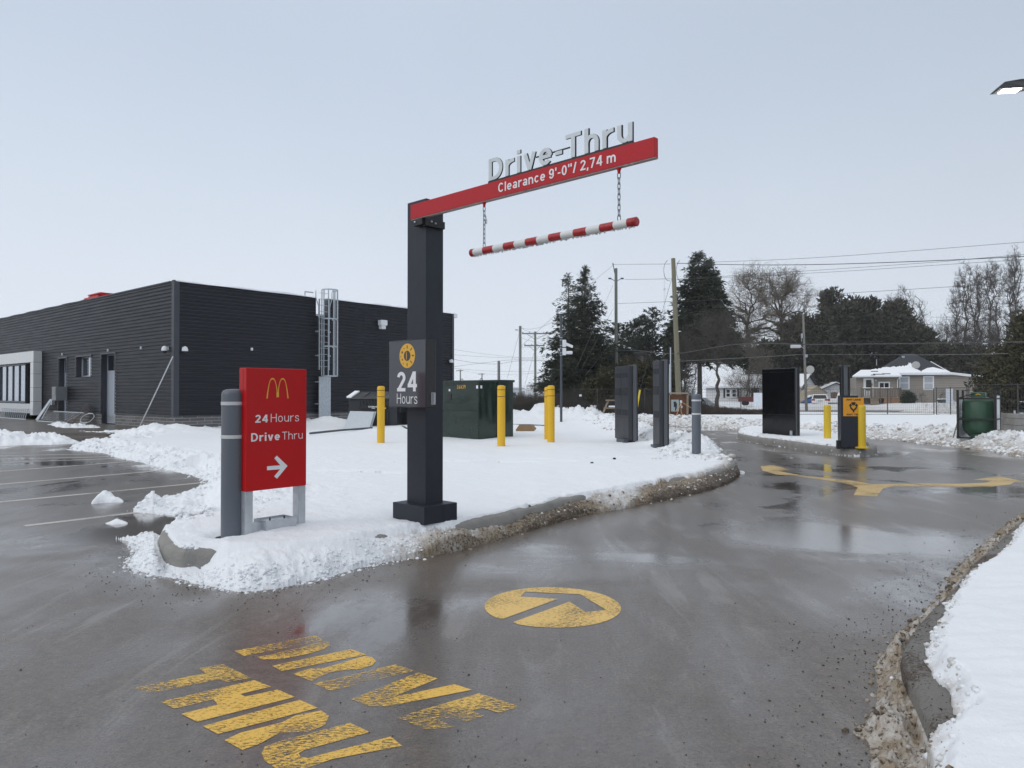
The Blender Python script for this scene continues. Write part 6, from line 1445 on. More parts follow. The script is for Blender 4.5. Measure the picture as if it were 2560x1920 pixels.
# ================================================================== PLANTS
def tubes_np(segs, n=4):
    """segs: (k,8) p0 p1 r0 r1 -> prism sides"""
    s = np.asarray(segs, float); p0, p1, r0, r1 = s[:, :3], s[:, 3:6], s[:, 6], s[:, 7]
    d = p1 - p0; d /= np.linalg.norm(d, axis=1)[:, None] + 1e-9
    ref = np.where(np.abs(d[:, 2:3]) < .9, np.array([[0, 0, 1.]]), np.array([[1., 0, 0]])); a = np.cross(d, ref); a /= np.linalg.norm(a, axis=1)[:, None] + 1e-9; b2 = np.cross(d, a)
    an = np.arange(n) * 2 * np.pi / n; c_, s_ = np.cos(an), np.sin(an)
    R0 = p0[:, None] + (a[:, None] * c_[None, :, None] + b2[:, None] * s_[None, :, None]) * r0[:, None, None]
    R1 = p1[:, None] + (a[:, None] * c_[None, :, None] + b2[:, None] * s_[None, :, None]) * r1[:, None, None]
    V = np.concatenate([R0, R1], 1).reshape(-1, 3); o = np.arange(len(s))[:, None, None] * 2 * n; j = np.arange(n); j2 = (j + 1) % n
    Fq = np.stack([j, j2, j2 + n, j + n], -1)[None] + o
    return V, Fq.reshape(-1, 4)
def cards_np(c, d, L_, W_, rg):
    """leaf-like diamonds: centre of base c, direction d, lengths, widths"""
    c = np.asarray(c); d = d / (np.linalg.norm(d, axis=1)[:, None] + 1e-9); r = rg.normal(size=c.shape); p = np.cross(d, r); p /= np.linalg.norm(p, axis=1)[:, None] + 1e-9
    L_ = np.asarray(L_)[:, None]; W_ = np.asarray(W_)[:, None]
    V = np.stack([c, c + d * L_ * .45 + p * W_ * .5, c + d * L_, c + d * L_ * .45 - p * W_ * .5], 1).reshape(-1, 3)
    return V, np.arange(len(V)).reshape(-1, 4)
def leaf_mat(name, c1, c2, rough=.7):
    m, n, l, b = new_mat(name); b.inputs['Roughness'].default_value = rough; b.inputs['Specular IOR Level'].default_value = .25
    t = n.new('ShaderNodeTexCoord'); no = n.new('ShaderNodeTexNoise'); no.inputs['Scale'].default_value = 1.3; no.inputs['Detail'].default_value = 6; no.inputs['Roughness'].default_value = .7; l.new(t.outputs['Object'], no.inputs['Vector'])
    r = n.new('ShaderNodeMapRange'); r.inputs[1].default_value = .35; r.inputs[2].default_value = .65; l.new(no.outputs['Fac'], r.inputs[0])
    mm = n.new('ShaderNodeMix'); mm.data_type = 'RGBA'; l.new(r.outputs[0], mm.inputs['Factor']); mm.inputs['A'].default_value = (*c1, 1); mm.inputs['B'].default_value = (*c2, 1); l.new(mm.outputs['Result'], b.inputs['Base Color'])
    return m
spruce_m = leaf_mat('spruce_needles', (.022, .030, .021), (.052, .062, .038)); cedar_m = leaf_mat('cedar_sprays', (.028, .030, .016), (.075, .068, .030)); dark_m = leaf_mat('dark_conifer', (.030, .034, .024), (.078, .072, .050)); pine_m = leaf_mat('pine_needles', (.022, .030, .020), (.05, .06, .042))
bark_m = mat('bark', (.075, .066, .056), .9, var=.35, scale=6); bark_pale = mat('birch_bark', (.36, .34, .32), .8, var=.4, scale=6); twig_m = mat('twigs', (.115, .098, .080), .9, var=.2); willow_m = mat('willow_twigs', (.165, .142, .108), .9, var=.2); brush_m = mat('dormant_brush', (.085, .068, .052), .9, var=.35, scale=2); twig_dark = mat('dark_twigs', (.085, .075, .066), .9, var=.2)
TG = {'conifer': 'conifers beyond the fence', 'bare': 'bare trees beyond the fence', 'bush': 'bushes beyond the fence'}
def conifer(label, px, pyt, Y, R, zb, seed, m=spruce_m, nb=330, droop=.35, up=.15, dens=9, spl=.42, two=False, pw=.75, lean=0.0, name='spruce_tree', width=.15, bare=0.0):
    T = at(px, pyt, Y); h = T.z; rg = np.random.default_rng(seed); t = thing(name, label, 'tree', (T.x, Y, 0), rg.random() * 6, TG['conifer'])
    segs = [(0, 0, -.3, 0, 0, h * .5, .018 * h, .012 * h), (0, 0, h * .5, 0, 0, h * .97, .012 * h, .01)]
    C, D, Ls = [], [], []
    for i in range(nb):
        u_ = rg.random() ** 1.15; z = zb + (h - zb) * u_; az = i * 2.39996 + rg.normal(0, .3)
        rel = 1 - u_; ln = R * rel ** pw * (.55 + .6 * rg.random()) + .12
        if bare and u_ < bare and rg.random() < .6: continue
        cx, cy = math.cos(az), math.sin(az); n = max(4, int(ln * dens)); ts = np.sort(rg.random(n) ** .75) * .95 + .05; upk = up + .5 * u_ * up
        r_ = ts * ln; zz_ = z + upk * r_ - droop * r_ * r_ / max(R, .5) * .6
        segs.append((0, 0, z, cx * ln * .6, cy * ln * .6, z + upk * ln * .6 - droop * (ln * .6) ** 2 / max(R, .5) * .6, .010 + .006 * ln, .008))
        lat = rg.normal(0, .16, n) * (.35 + r_ / (ln + .1)) * min(1.3, ln); px_, py_ = cx * r_ - cy * lat, cy * r_ + cx * lat
        C.append(np.stack([px_, py_, zz_ + rg.normal(0, .05, n)], 1)); s_ = rg.choice([-1, 1], n) * rg.uniform(.2, 1.1, n)
        D.append(np.stack([cx - cy * s_, cy + cx * s_, rg.normal(-.25 * droop * 2, .28, n)], 1)); Ls.append(spl * (.6 + .7 * rg.random(n)) * (.55 + .5 * rel))
    n = 26; zt = h - np.linspace(0, 1.0, n); C.append(np.stack([rg.normal(0, .03, n), rg.normal(0, .03, n), zt], 1)); D.append(np.stack([rg.normal(0, .6, n), rg.normal(0, .6, n), np.full(n, .9)], 1)); Ls.append(np.full(n, .32))
    C = np.concatenate(C); D = np.concatenate(D); Ls = np.concatenate(Ls)
    k = 3; C = np.repeat(C, k, 0) + rg.normal(0, .05, (len(C) * k, 3)); D = np.repeat(D, k, 0) + rg.normal(0, .35, (len(D) * k, 3)); Ls = np.repeat(Ls, k) * rg.uniform(.7, 1.2, len(C))
    V, Fq = cards_np(C, D, Ls, Ls * width * rg.uniform(.9, 2.4, len(C)), rg)
    if two: V = np.concatenate([V, V * np.array([.8, .8, 1]) + np.array([two, 0, -.5])]); Fq = np.concatenate([Fq, Fq + len(Fq) * 4])
    np_mesh('crown', V, Fq, m, t, smooth=False); V, Fq = tubes_np(segs, 5); np_mesh('trunk', V, Fq, bark_m, t)
    return t
conifer('slim tall spruce at the left edge of the tree group', 1421, 687, 60, 2.9, 1.6, 1, nb=260, pw=.8, up=.1, droop=.5)
conifer('broad double-topped spruce right of the slim spruce', 1462, 668, 62, 3.7, 1.8, 2, nb=310, two=.95, pw=.85, up=.22, droop=.45)
conifer('big dense spruce with drooping branches behind the thick wooden pole', 1748, 632, 68, 3.8, 5.3, 3, nb=480, droop=.6, up=.12, dens=9, spl=.55, two=1.3, pw=.62)
for i, (px, pyt, Y, R, lb) in enumerate(((1588, 800, 84, 2.6, 'loose dark pine left of the taller pine pair'), (1632, 772, 86, 3.0, 'tallest loose pine between the two utility poles'), (1604, 792, 90, 2.6, 'loose pine half hidden between its two neighbours'), (1682, 803, 82, 2.2, 'pointed dark spruce just left of the thick pole'), (1545, 812, 80, 3.0, 'dark pine mass behind the grey-green pole'), (1500, 850, 74, 2.6, 'low dark conifer between spruces and the grey-green pole'))):
    conifer(lb, px, pyt, Y, R, 2.5, 20 + i, m=pine_m if i != 3 else spruce_m, nb=190, droop=.1, up=.35, dens=7, spl=.5, pw=.45 if i != 3 else .8, name='pine_tree' if i != 3 else 'spruce_tree', width=.2)
def blob_tree(label, px, pyt, Y, rx, zb, seed, m, n=9000, spl=.5, name='cedar_tree', cat='tree', group='conifer', pw=.55, nclump=60, wd=.3, top=.16):
    """dense evergreen: sprays gathered in many clumps over a tapering crown"""
    T = at(px, pyt, Y); h = T.z; rg = np.random.default_rng(seed); t = thing(name, label, cat, (T.x, Y, 0), 0, TG[group])
    uz = rg.random(nclump) ** .85; cz = zb + (h - zb) * (.04 + .96 * uz); rad = rx * np.clip((1 - uz + top * .5), 0, 1) ** pw; az = rg.random(nclump) * 6.283; rr_ = rad * np.sqrt(rg.random(nclump)) * .95
    cc = np.stack([np.cos(az) * rr_, np.sin(az) * rr_, cz], 1); cr = (.10 + .16 * rg.random(nclump)) * rx + .25
    w_ = cr ** 2; ci = rg.choice(nclump, n, p=w_ / w_.sum()); dv = rg.normal(size=(n, 3)); dv /= np.linalg.norm(dv, axis=1)[:, None]
    P = cc[ci] + dv * cr[ci][:, None] * (rg.random(n) ** .45)[:, None] * np.array([1, 1, 1.15]); P = P[P[:, 2] > .05]; dv = dv[:len(P)] * .6 + np.stack([rg.normal(0, .5, len(P)), rg.normal(0, .5, len(P)), rg.uniform(-.4, .9, len(P))], 1)
    L_ = spl * rg.uniform(.5, 1.3, len(P)); V, Fq = cards_np(P, dv, L_, L_ * wd * rg.uniform(.7, 1.5, len(P)), rg)
    np_mesh('crown', V, Fq, m, t, smooth=False)
    segs = [(0, 0, -.3, 0, 0, h * .7, .02 * h, .008 * h)]; segs += [(0, 0, c[2] * .8, c[0], c[1], c[2], .04, .015) for c in cc]
    V, Fq = tubes_np(segs, 5); np_mesh('trunk', V, Fq, bark_m, t); return t
for i, (px, pyt, Y, rx, lb, nn) in enumerate(((1985, 800, 112, 3.6, 'dark conifer with a thin crown right of the willow', 9000), (2078, 738, 116, 3.2, 'tallest pointed conifer of the dark wood', 7000), (2040, 812, 108, 5.5, 'broad dark cedar below the pointed conifer', 13000), (2112, 775, 112, 4.6, 'dark round-headed conifer behind the street light', 11000), (2162, 758, 114, 5.6, 'broad dark conifer with the highest rounded top', 15000), (2225, 772, 112, 5.2, 'rounded dark cedar behind the tan house roof', 13000), (2285, 812, 110, 5.0, 'lower dark cedar right of the roof peak', 12000), (2345, 870, 104, 4.6, 'low dark evergreen behind the sloping roof end', 9000), (1935, 868, 104, 4.5, 'dark evergreen under the willow trunk', 9000), (2420, 880, 100, 4.5, 'low dark evergreen between the bare trunks', 7000))):
    blob_tree(lb, px, pyt, Y, rx, .6, 50 + i, dark_m, n=nn, spl=.75, pw=.42, nclump=90, name='cedar_tree', wd=.32)
blob_tree('olive green cedar at the edge behind the propane tank', 2588, 800, 52, 4.4, .2, 71, cedar_m, n=26000, spl=.38, pw=.85, nclump=150)
blob_tree('low olive cedar leaning left of the bigger one behind the tank', 2496, 925, 53, 1.6, .2, 72, cedar_m, n=7000, spl=.36, pw=.6, nclump=60)
for i, (px, pyt, Y, rx, lb) in enumerate(((1512, 935, 56, 1.7, 'dark olive cedar left of the wide menu board'), (1480, 965, 55, 1.2, 'small olive cedar under the spruces'), (1612, 925, 58, 1.5, 'dark olive cedar right of the wide menu board'), (1650, 940, 57, 1.4, 'dark olive cedar behind the narrow menu board'), (1560, 920, 60, 1.7, 'dark olive cedar hidden behind the wide menu board'))):
    blob_tree(lb, px, pyt, Y, rx, .1, 80 + i, cedar_m, n=6500, spl=.34, pw=.35, nclump=50, name='cedar_bush', cat='bush', group='bush')
blob_tree('round dark green shrub against the tan house wall', 2271, 984, 74, .62, .05, 95, spruce_m, n=2200, spl=.22, pw=.3, nclump=24, name='shrub', cat='bush', group='bush', wd=.4)

def bare_tree(label, px, pyt, Y, R, seed, zb=.25, peak=.62, n=(7, 26, 130, 620, 1500), r0=.25, stems=1, lean=0.0, m1=None, m2=None, name='bare_tree', group='bare', cat='tree', tw=.012, droop=0.0, flat=1.0, fork=None, low=.35, tl=.34):
    """bare tree grown into its own envelope: points of each order join the nearest limb of the order below.
    R widest radius, zb start of the crown as a share of the height, peak height share of the widest part"""
    T = at(px, pyt, Y); h = T.z; rg = np.random.default_rng(seed); t = thing(name, label, cat, (T.x, Y, 0), 0, TG[group])
    fz_ = fork or zb * 1.0
    def radius(u): return R * np.where(u < peak, low + (1 - low) * np.sin(np.clip(u / peak, 0, 1) * 1.5708), np.sqrt(np.clip(1 - ((u - peak) / (1 - peak)) ** 2, 0, 1)))
    nodes, segs, thin = [], [], []
    for s in range(stems):
        a = rg.random() * 6.28; d = .55 * R * (stems > 1); tip = np.array([d * math.cos(a) * rg.random() + lean * h * .6, d * math.sin(a) * rg.random(), h * (.62 if stems == 1 else rg.uniform(.4, .8))])
        base = np.array([rg.normal(0, .12 * R * .3) * (stems > 1), rg.normal(0, .12 * R * .3) * (stems > 1), -.25]); q = base; k = 9; rs = r0 * (1 if stems == 1 else rg.uniform(.6, 1))
        for i in range(1, k + 1):
            f = i / k; p = base + (tip - base) * f + rg.normal(0, .02 * h, 3) * np.array([1, 1, 0]) * (f < 1) * .5
            segs.append((*q, *p, rs * (1 - .75 * (i - 1) / k), rs * (1 - .75 * f))); q = p
            if p[2] > h * fz_ * .8: nodes.append((*p, rs * (1 - .75 * f), 0))
    for lv, cnt in enumerate(n):
        cnt = int(cnt * (1 if lv else max(1, stems * .6))); ex = (.62, .80, .93, 1.0, 1.02)[min(lv, 4)]
        u = zb + (1 - zb) * rg.random(cnt) ** (.8 if lv < 2 else .9); az = rg.random(cnt) * 6.283 + (2.4 * np.arange(cnt) if lv == 0 else 0); rr_ = radius((u - zb) / (1 - zb)) * ex * np.sqrt(rg.uniform(.30 if lv < 2 else .05, 1, cnt))
        P = np.stack([np.cos(az) * rr_ + lean * h * u, np.sin(az) * rr_ * flat, h * u * (ex if lv < 2 else 1)], 1)
        N = np.array(nodes); new = []
        twig = lv >= 3
        if twig:
            src = N[rg.integers(len(N) // 5, len(N), cnt)]; rad_ = src[:, :3] - np.array([lean * h * .5, 0, h * zb]); rad_ /= np.linalg.norm(rad_, axis=1)[:, None] + 1e-6
            dr = rad_ * .8 + rg.normal(0, .55, (cnt, 3)) + np.array([0, 0, .35 if not droop else .1]); dr /= np.linalg.norm(dr, axis=1)[:, None]; P = src[:, :3] + dr * (R * tl * rg.uniform(.3, 1.2, cnt))[:, None]
        else:
            lob = .62 + .5 * np.sin(az * 3 + seed) * np.sin(u * 9 + seed * 1.7) * .5 + .35 * rg.random(cnt); P[:, :2] = (P[:, :2] - np.array([lean * h, 0]) * u[:, None]) * lob[:, None] + np.array([lean * h, 0]) * u[:, None]
            P[:, 2] = h * np.minimum(u, zb + (1 - zb) * .9 * (.75 + .3 * rg.random(cnt)))
        for pi_, p in enumerate(P):
            if twig:
                q = src[pi_, :3]; rn = src[pi_, 3]; L_ = np.linalg.norm(p - q); c1 = q + (p - q) * .5 + rg.normal(0, .12 * L_, 3); p = p - np.array([0, 0, droop * L_]); ra = max(tw, min(rn * .6, L_ * .02)); prev = q
                for j in (1, 2):
                    f = j / 2; w_ = (1 - f) ** 2 * q + 2 * f * (1 - f) * c1 + f * f * p; thin.append((*prev, *w_, ra * (1 - .4 * (j - 1)), ra * (1 - .4 * j))); prev = w_; new.append((*w_, ra * .6, lv + 1))
                continue
            d = N[:, :3] - p; ds = np.sqrt((d ** 2).sum(1)); cost = ds + 1.3 * np.maximum(0, d[:, 2] + .12 * ds) * (1 if droop == 0 or lv < 3 else .3) + .25 * R * np.abs(lv - 1 - N[:, 4]).clip(0, 1) * (lv < 3)
            i = int(np.argmin(cost)); q = N[i, :3]; rn = N[i, 3]; L_ = ds[i]; k = 5 if lv < 2 else (3 if lv < 3 else 2)
            ra = min(rn * .85, max(tw, rn * (.74 if lv < 2 else .55), L_ * .016)); c1 = q + np.array([0, 0, .28 * L_]) + (p - q) * .35 + rg.normal(0, .07 * L_, 3)
            if droop and lv >= 3: c1 = q + (p - q) * .5 + np.array([0, 0, .35 * L_]); p = p - np.array([0, 0, droop * L_])
            prev = q
            for j in range(1, k + 1):
                f = j / k; w_ = (1 - f) ** 2 * q + 2 * f * (1 - f) * c1 + f * f * p + (rg.normal(0, .035 * L_, 3) if 0 < j < k else 0)
                r1, r2 = max(tw * .8, ra * (1 - .6 * (j - 1) / k)), max(tw * .6, ra * (1 - .6 * f))
                (segs if lv < 2 else thin).append((*prev, *w_, r1, r2)); prev = w_; new.append((*w_, r2, lv + 1))
        nodes += new
    V, Fq = tubes_np(segs, 6); np_mesh('trunk', V, Fq, m1 or bark_m, t)
    if thin: V, Fq = tubes_np(thin, 3); np_mesh('crown', V, Fq, m2 or twig_m, t)
    return t
bare_tree('huge bare willow on the left with a rounded haze of pale twigs', 1872, 655, 106, 6.0, 5, zb=.30, peak=.55, n=(9, 44, 240, 900, 2400), r0=.66, m2=willow_m, name='willow_tree', tw=.021, droop=.35, fork=.42, low=.5)
bare_tree('bare willow on the right with leaning limbs and the widest twig crown', 1952, 668, 108, 6.8, 6, zb=.26, peak=.58, n=(11, 54, 280, 1100, 2900), r0=.7, m2=willow_m, name='willow_tree', tw=.021, droop=.4, fork=.34, low=.5)
for i, (px, pyt, Y, R_, lb, ln_) in enumerate(((2228, 728, 118, 2.6, 'small bare tree showing over the rounded cedar', 0), (2375, 712, 112, 3.2, 'bare tree leaning far left over the roof end', -.42), (2418, 640, 118, 2.3, 'tall bare tree, leftmost of the close row at the edge', -.03), (2447, 648, 124, 2.2, 'tall bare tree second in the close row', .0), (2470, 636, 116, 2.4, 'tall straight bare tree with the darkest trunk', .02), (2512, 622, 120, 2.6, 'tall bare tree beside the forked one', .05), (2545, 612, 122, 2.8, 'tallest bare forked tree at the edge', -.03), (2600, 640, 118, 3.0, 'bare tree mostly cut by the edge', .0), (2432, 668, 128, 2.6, 'bare tree behind the leftmost pair of the close row', .02), (2492, 645, 126, 2.6, 'bare tree behind the middle of the close row', -.02), (2390, 705, 126, 2.6, 'lower bare tree left of the close row', .0))):
    bare_tree(lb, px + (0 if ln_ > -.2 else 0), pyt, Y, R_, 100 + i, zb=.34, peak=.6, n=(9, 46, 200, 560, 800), r0=.36, tl=.28, m2=twig_dark, lean=ln_, tw=.024, low=.35, fork=.3)
bare_tree('spreading bare yard tree in front of the white house', 1793, 792, 60, 3.6, 120, zb=.48, peak=.4, n=(12, 50, 240, 1000, 1500), r0=.20, m2=twig_dark, tw=.009, low=.75, fork=.18, stems=1)
bare_tree('wide bare thicket tree left of the yard tree', 1705, 825, 64, 2.1, 121, zb=.10, peak=.45, n=(8, 40, 220, 1000, 1600), r0=.09, m1=twig_dark, m2=twig_dark, stems=5, tw=.009, low=.8)
for i, (px, pyt, Y, lb) in enumerate(((1730, 842, 72, 'pale birch just right of the thick pole'), (1705, 862, 70, 'pale birch hidden partly by the thick pole'), (1638, 868, 72, 'thin pale birch between the menu boards'), (1612, 872, 74, 'thin pale birch over the olive cedars'))):
    bare_tree(lb, px, pyt, Y, 1.3, 130 + i, zb=.35, n=(5, 14, 60, 200), r0=.085, m1=bark_pale, m2=twig_m, lean=(.12, .18, -.15, -.06)[i], name='birch_tree', tw=.009)
TH = dict(name='bare_shrub', group='bush', cat='bush', low=.9, peak=.5)
bare_tree('bare lower thicket under the willows', 1872, 862, 97, 4.5, 140, zb=.05, n=(6, 40, 200, 900, 1500), r0=.09, m1=twig_dark, m2=twig_m, stems=9, tw=.016, **TH)
bare_tree('tall dark bare thicket among the row of trunks', 2465, 800, 108, 6.0, 141, zb=.05, n=(6, 50, 260, 1100, 2000), r0=.10, m1=twig_dark, m2=twig_dark, stems=12, tw=.018, **TH)
bare_tree('bare thicket behind the sloping roof end', 2370, 800, 112, 4.5, 142, zb=.05, n=(6, 40, 220, 900, 1600), r0=.10, m1=twig_dark, m2=twig_dark, stems=10, tw=.018, **TH)
bare_tree('reddish bare shrub by the foot of the pines', 1560, 880, 70, 2.2, 143, zb=.05, n=(6, 40, 160, 600), r0=.05, m1=brush_m, m2=brush_m, stems=10, tw=.010, **TH)
for i, (px, pyt, lb) in enumerate(((2306, 978, 'small bare shrub between the two house windows'), (2356, 978, 'small bare shrub left of the narrow white board'), (2440, 1006, 'low bare weeds in front of the fence by the tank'))):
    bare_tree(lb, px, pyt, (74, 74, 46)[i], (.8, .7, .7)[i], 150 + i, zb=.05, n=(5, 20, 80, 160), r0=.018, m1=brush_m, m2=brush_m, stems=6, tw=.006, **TH)
# matted dormant brush along the fence foot: too tangled to count
def brush(name, P, Q, n, h, depth, seed, label, m=brush_m):
    rg = np.random.default_rng(seed); P, Q = np.array(P), np.array(Q); u_ = rg.random(n); b0 = P + (Q - P) * u_[:, None] + np.stack([np.zeros(n), rg.normal(0, depth, n)], 1)
    hh = h * (.45 + .75 * fbm(b0[:, 0], b0[:, 1] * 0, .5, 3, seed)) * rg.uniform(.5, 1.1, n); segs = []
    for k in range(3):
        d = rg.normal(0, .35, (n, 2)); z0 = hh * (.0, .3, .45)[k]; z1 = hh * (.65, .85, 1)[k]; o = rg.normal(0, .12, (n, 2))
        segs.append(np.concatenate([b0 + o * k, z0[:, None], b0 + o * k + d * hh[:, None] * .6, z1[:, None], np.full((n, 1), .010), np.full((n, 1), .004)], 1))
    V, Fq = tubes_np(np.concatenate(segs), 3); return stuff(np_mesh(name, V, Fq, m, None), label, 'brush')
brush('dormant_brush', (A0.x, 51.5), (at(1500, 1030, 51).x, 51), 4200, .85, .7, 1, 'dark tangled dormant brush along the fence foot left of the menu boards', mat('brush_dark', (.05, .042, .036), .9, var=.3))
brush('dormant_brush', (at(1480, 1030, 51).x, 51), (at(1752, 1030, 50).x, 50), 5200, 1.15, .8, 2, 'dark tangled dormant brush behind the meter box', mat('brush_dark', (.05, .042, .036), .9, var=.3))
brush('dormant_brush', (at(1740, 1030, 50).x, 49.6), (at(1985, 1030, 48.5).x, 49), 2600, .62, .4, 3, 'brown dormant brush along the fence before the white house')
brush('dormant_brush', (at(1268, 1030, 54).x, 56), (at(1390, 1030, 54).x, 56), 1600, 1.5, .8, 4, 'brown dormant brush in front of the white truck')
brush('dormant_brush', (at(1400, 1030, 58).x, 58), (at(1700, 1030, 58).x, 58), 5200, 2.4, 2.0, 5, 'grey brown undergrowth under the spruces and pines', mat('brush_grey', (.055, .047, .040), .9, var=.3))
brush('dormant_brush', (at(1990, 1030, 108).x, 108), (at(2600, 1030, 108).x, 108), 5000, 5.0, 4.0, 6, 'dark undergrowth of the wood behind the houses', mat('brush_grey', (.055, .047, .040), .9, var=.3))
# ================================================================== HOUSES
def XZ(Y): return (lambda px: (px - CX) / F * Y), (lambda py: HC + (CY + F * math.tan(PITCH) - py) / F * Y)
X, Z = XZ(79.0)
PT = Plane((X(2252), 79), (math.cos(math.radians(-20)), math.sin(math.radians(-20))))
th = thing('tan_house', 'tan sided bungalow with a dark hip roof, white trim and a wooden deck', 'house', (X(2252), 79, 0), PT.rot)
lx_ = lambda px: PT.hit(px, 982)[0]
m = MB(); m.prism([(lx_(2236), 0, 0), (lx_(2530), 0, 0), (lx_(2530), 0, 2.72), (lx_(2356), 0, 3.58), (lx_(2236), 0, 3.58)], (0, 9, 0)); m.build('wall', tan_siding, th)
m = MB(); m.prism([(lx_(2137), -1.4, 0), (lx_(2239), -1.4, 0), (lx_(2239), -1.4, 3.22), (lx_(2137), -1.4, 3.22)], (0, 8, 0)); m.build('porch_wall', tan_siding, th)
XL, XR, RL, RR, ez, rz, yr = lx_(2196), lx_(2380), lx_(2263) + .7, lx_(2290) + .7, 3.60, 6.0, 5.0
m = MB(); V_ = [(XL, -.4, ez), (XR, -.4, ez), (XR, 10.4, ez), (XL, 10.4, ez), (RL, yr, rz), (RR, yr, rz)]
m.add(V_, [(0, 1, 5, 4), (1, 2, 5), (2, 3, 4, 5), (3, 0, 4)]); rf = m.build('roof', roof_dark, th)
m = MB(); m.box(lx_(2238), XR + .05, -.50, -.36, ez - .16, ez + .03); m.build('gutter', white_trim, th)
m = MB(); m.prism([(lx_(2354), -.45, 3.72), (lx_(2535), -.45, 2.80), (lx_(2535), -.45, 2.66), (lx_(2354), -.45, 3.58)], (0, 9.6, 0)); m.build('side_roof', white_trim, th)
m = MB(); m.prism([(lx_(2362), -.40, 3.70), (lx_(2535), -.40, 2.815), (lx_(2535), -.40, 2.90), (lx_(2366), -.40, 3.76)], (0, 9.4, 0)); m.build('roof_snow', snow_clean, th)
# porch roof under snow
m = MB(); pa_, pb2 = lx_(2127), lx_(2246); m.add([(pa_, -1.9, 3.24), (pb2, -1.9, 3.24), (pb2 - .2, .6, 3.98), (pa_ + 1.1, .6, 3.98), (pa_, -1.9, 3.36), (pb2, -1.9, 3.36), (pb2 - .2, .6, 4.08), (pa_ + 1.1, .6, 4.08)], [(0, 1, 5, 4), (1, 2, 6, 5), (2, 3, 7, 6), (3, 0, 4, 7), (4, 5, 6, 7), (0, 3, 2, 1)]); m.build('porch_roof', snow_clean, th)
m = MB(); m.box(pa_ - .02, pb2 + .04, -2.02, -1.9, 3.20, 3.35); m.build('porch_gutter', white_trim, th)
for px, py, w_ in ((2186, 928, .7), (2193, 936, 1.1), (2212, 935, .8), (2178, 938, .4)):
    f = (Z(py) - 3.36) / .72; MB().box(lx_(px) - w_ / 2, lx_(px) + w_ / 2, -1.9 + 2.5 * f - .12, -1.9 + 2.5 * f + .12, 3.385 + .72 * f - .05, 3.39 + .72 * f + .02).build('bare_shingle', roof_dark, rf)
def onroof(px, v):                # point on the front hip face, v from eave 0 to ridge 1
    return (lx_(px), -.4 + (yr + .4) * v, ez + (rz - ez) * v)
rq = np.random.default_rng(8); top = [(2180, .22), (2200, .24), (2225, .27), (2250, .30), (2262, .34), (2274, .36), (2283, .50), (2287, .46), (2286, .30), (2296, .14)]
top2 = []
for (a, va), (b2, vb) in zip(top[:-1], top[1:]):
    for k in range(5): f = k / 5; top2.append((a + (b2 - a) * f, va + (vb - va) * f + rq.normal(0, .025)))
m = MB(); m.prism([onroof(2176, .005)] + [onroof(p, v) for p, v in top2] + [onroof(2302, .08), onroof(2302, .005)], (0, -.02, .09)); m.build('roof_snow', snow_clean, rf)
m = MB(); m.prism([onroof(2300, .005), onroof(2306, .10), onroof(2322, .22), onroof(2338, .26), onroof(2352, .18), onroof(2364, .12), onroof(2372, .005)], (0, -.02, .09)); m.build('roof_snow', snow_clean, rf)
MB().tube([(XR - .25, -.25, ez + .12), (RR + (XR - RR) * .45, yr * .55, rz - (rz - ez) * .45 + .05)], .05, 5).build('hip_snow', snow_clean, rf)
m = MB(); m.box(lx_(2271), lx_(2275) + .1, 3.9, 4.2, 5.5, 5.72); m.build('roof_vent', galv, rf)
m = MB(); m.lathe([(.42, 0), (.36, .06), (.2, .10), (.05, .12)], 14, (lx_(2294), .9, 4.55), axis='y'); m.tube([(lx_(2294), 1.0, 4.5), (lx_(2293), .8, 3.95)], .03, 5); m.build('dish', panel_grey, rf)
MB().tube([(lx_(2198), 2.0, 4.6), (lx_(2198), 2.0, 5.3)], .04, 5).build('vent_pipe', galv, rf)
curtain = mat('curtain', (.42, .44, .47), .8, var=.15, scale=6, stretch=(8, 1, 1))
def house_window(x0, x1, z0, z1, y, par, split='h', inner_m=curtain):
    f_ = MB(); b_ = .12
    f_.box(x0, x1, y - .06, y - .002, z0, z0 + b_); f_.box(x0, x1, y - .06, y - .002, z1 - b_, z1); f_.box(x0, x0 + b_, y - .06, y - .002, z0 + b_, z1 - b_); f_.box(x1 - b_, x1, y - .06, y - .002, z0 + b_, z1 - b_)
    if split == 'h': f_.box(x0 + b_, x1 - b_, y - .05, y - .002, (z0 + z1) / 2 - .04, (z0 + z1) / 2 + .04)
    if split == 'v': f_.box((x0 + x1) / 2 - .04, (x0 + x1) / 2 + .04, y - .05, y - .002, z0 + b_, z1 - b_)
    w_ = f_.build('window', white_trim, par); MB().box(x0 + b_, x1 - b_, y - .02, y - .003, z0 + b_, z1 - b_).build('pane', inner_m, w_); return w_
house_window(lx_(2248), lx_(2274), Z(974), Z(941), 0, th); house_window(lx_(2308), lx_(2335), Z(975), Z(940.5), 0, th)
house_window(lx_(2192), lx_(2220), Z(972.5), Z(955), -1.4, th, 'v', glass_dk)
m = MB(); dx0, dx1 = lx_(2155), lx_(2180); m.box(dx0, dx1, -1.46, -1.402, 1.0, Z(946)); d_ = m.build('door', white_trim, th)
MB().box(dx0 + .25, dx1 - .22, -1.475, -1.461, 1.75, Z(950)).build('door_glass', glass_dk, d_)
rw_ = MB(); rq2 = random.Random(4)
for i in range(60): a_ = rq2.random() * 6.28; r_ = .18 + .18 * rq2.random(); rw_.tube([(dx0 + .55, -1.50, 2.45), (dx0 + .55 + r_ * math.cos(a_), -1.52 - .05 * rq2.random(), 2.45 + 1.35 * r_ * math.sin(a_))], .02, 4)
rw_.build('wreath', brush_m, d_)
m = MB(); m.box(lx_(2184), lx_(2187), -1.5, -1.4, Z(953), Z(950)); m.build('porch_light', white_trim, th)
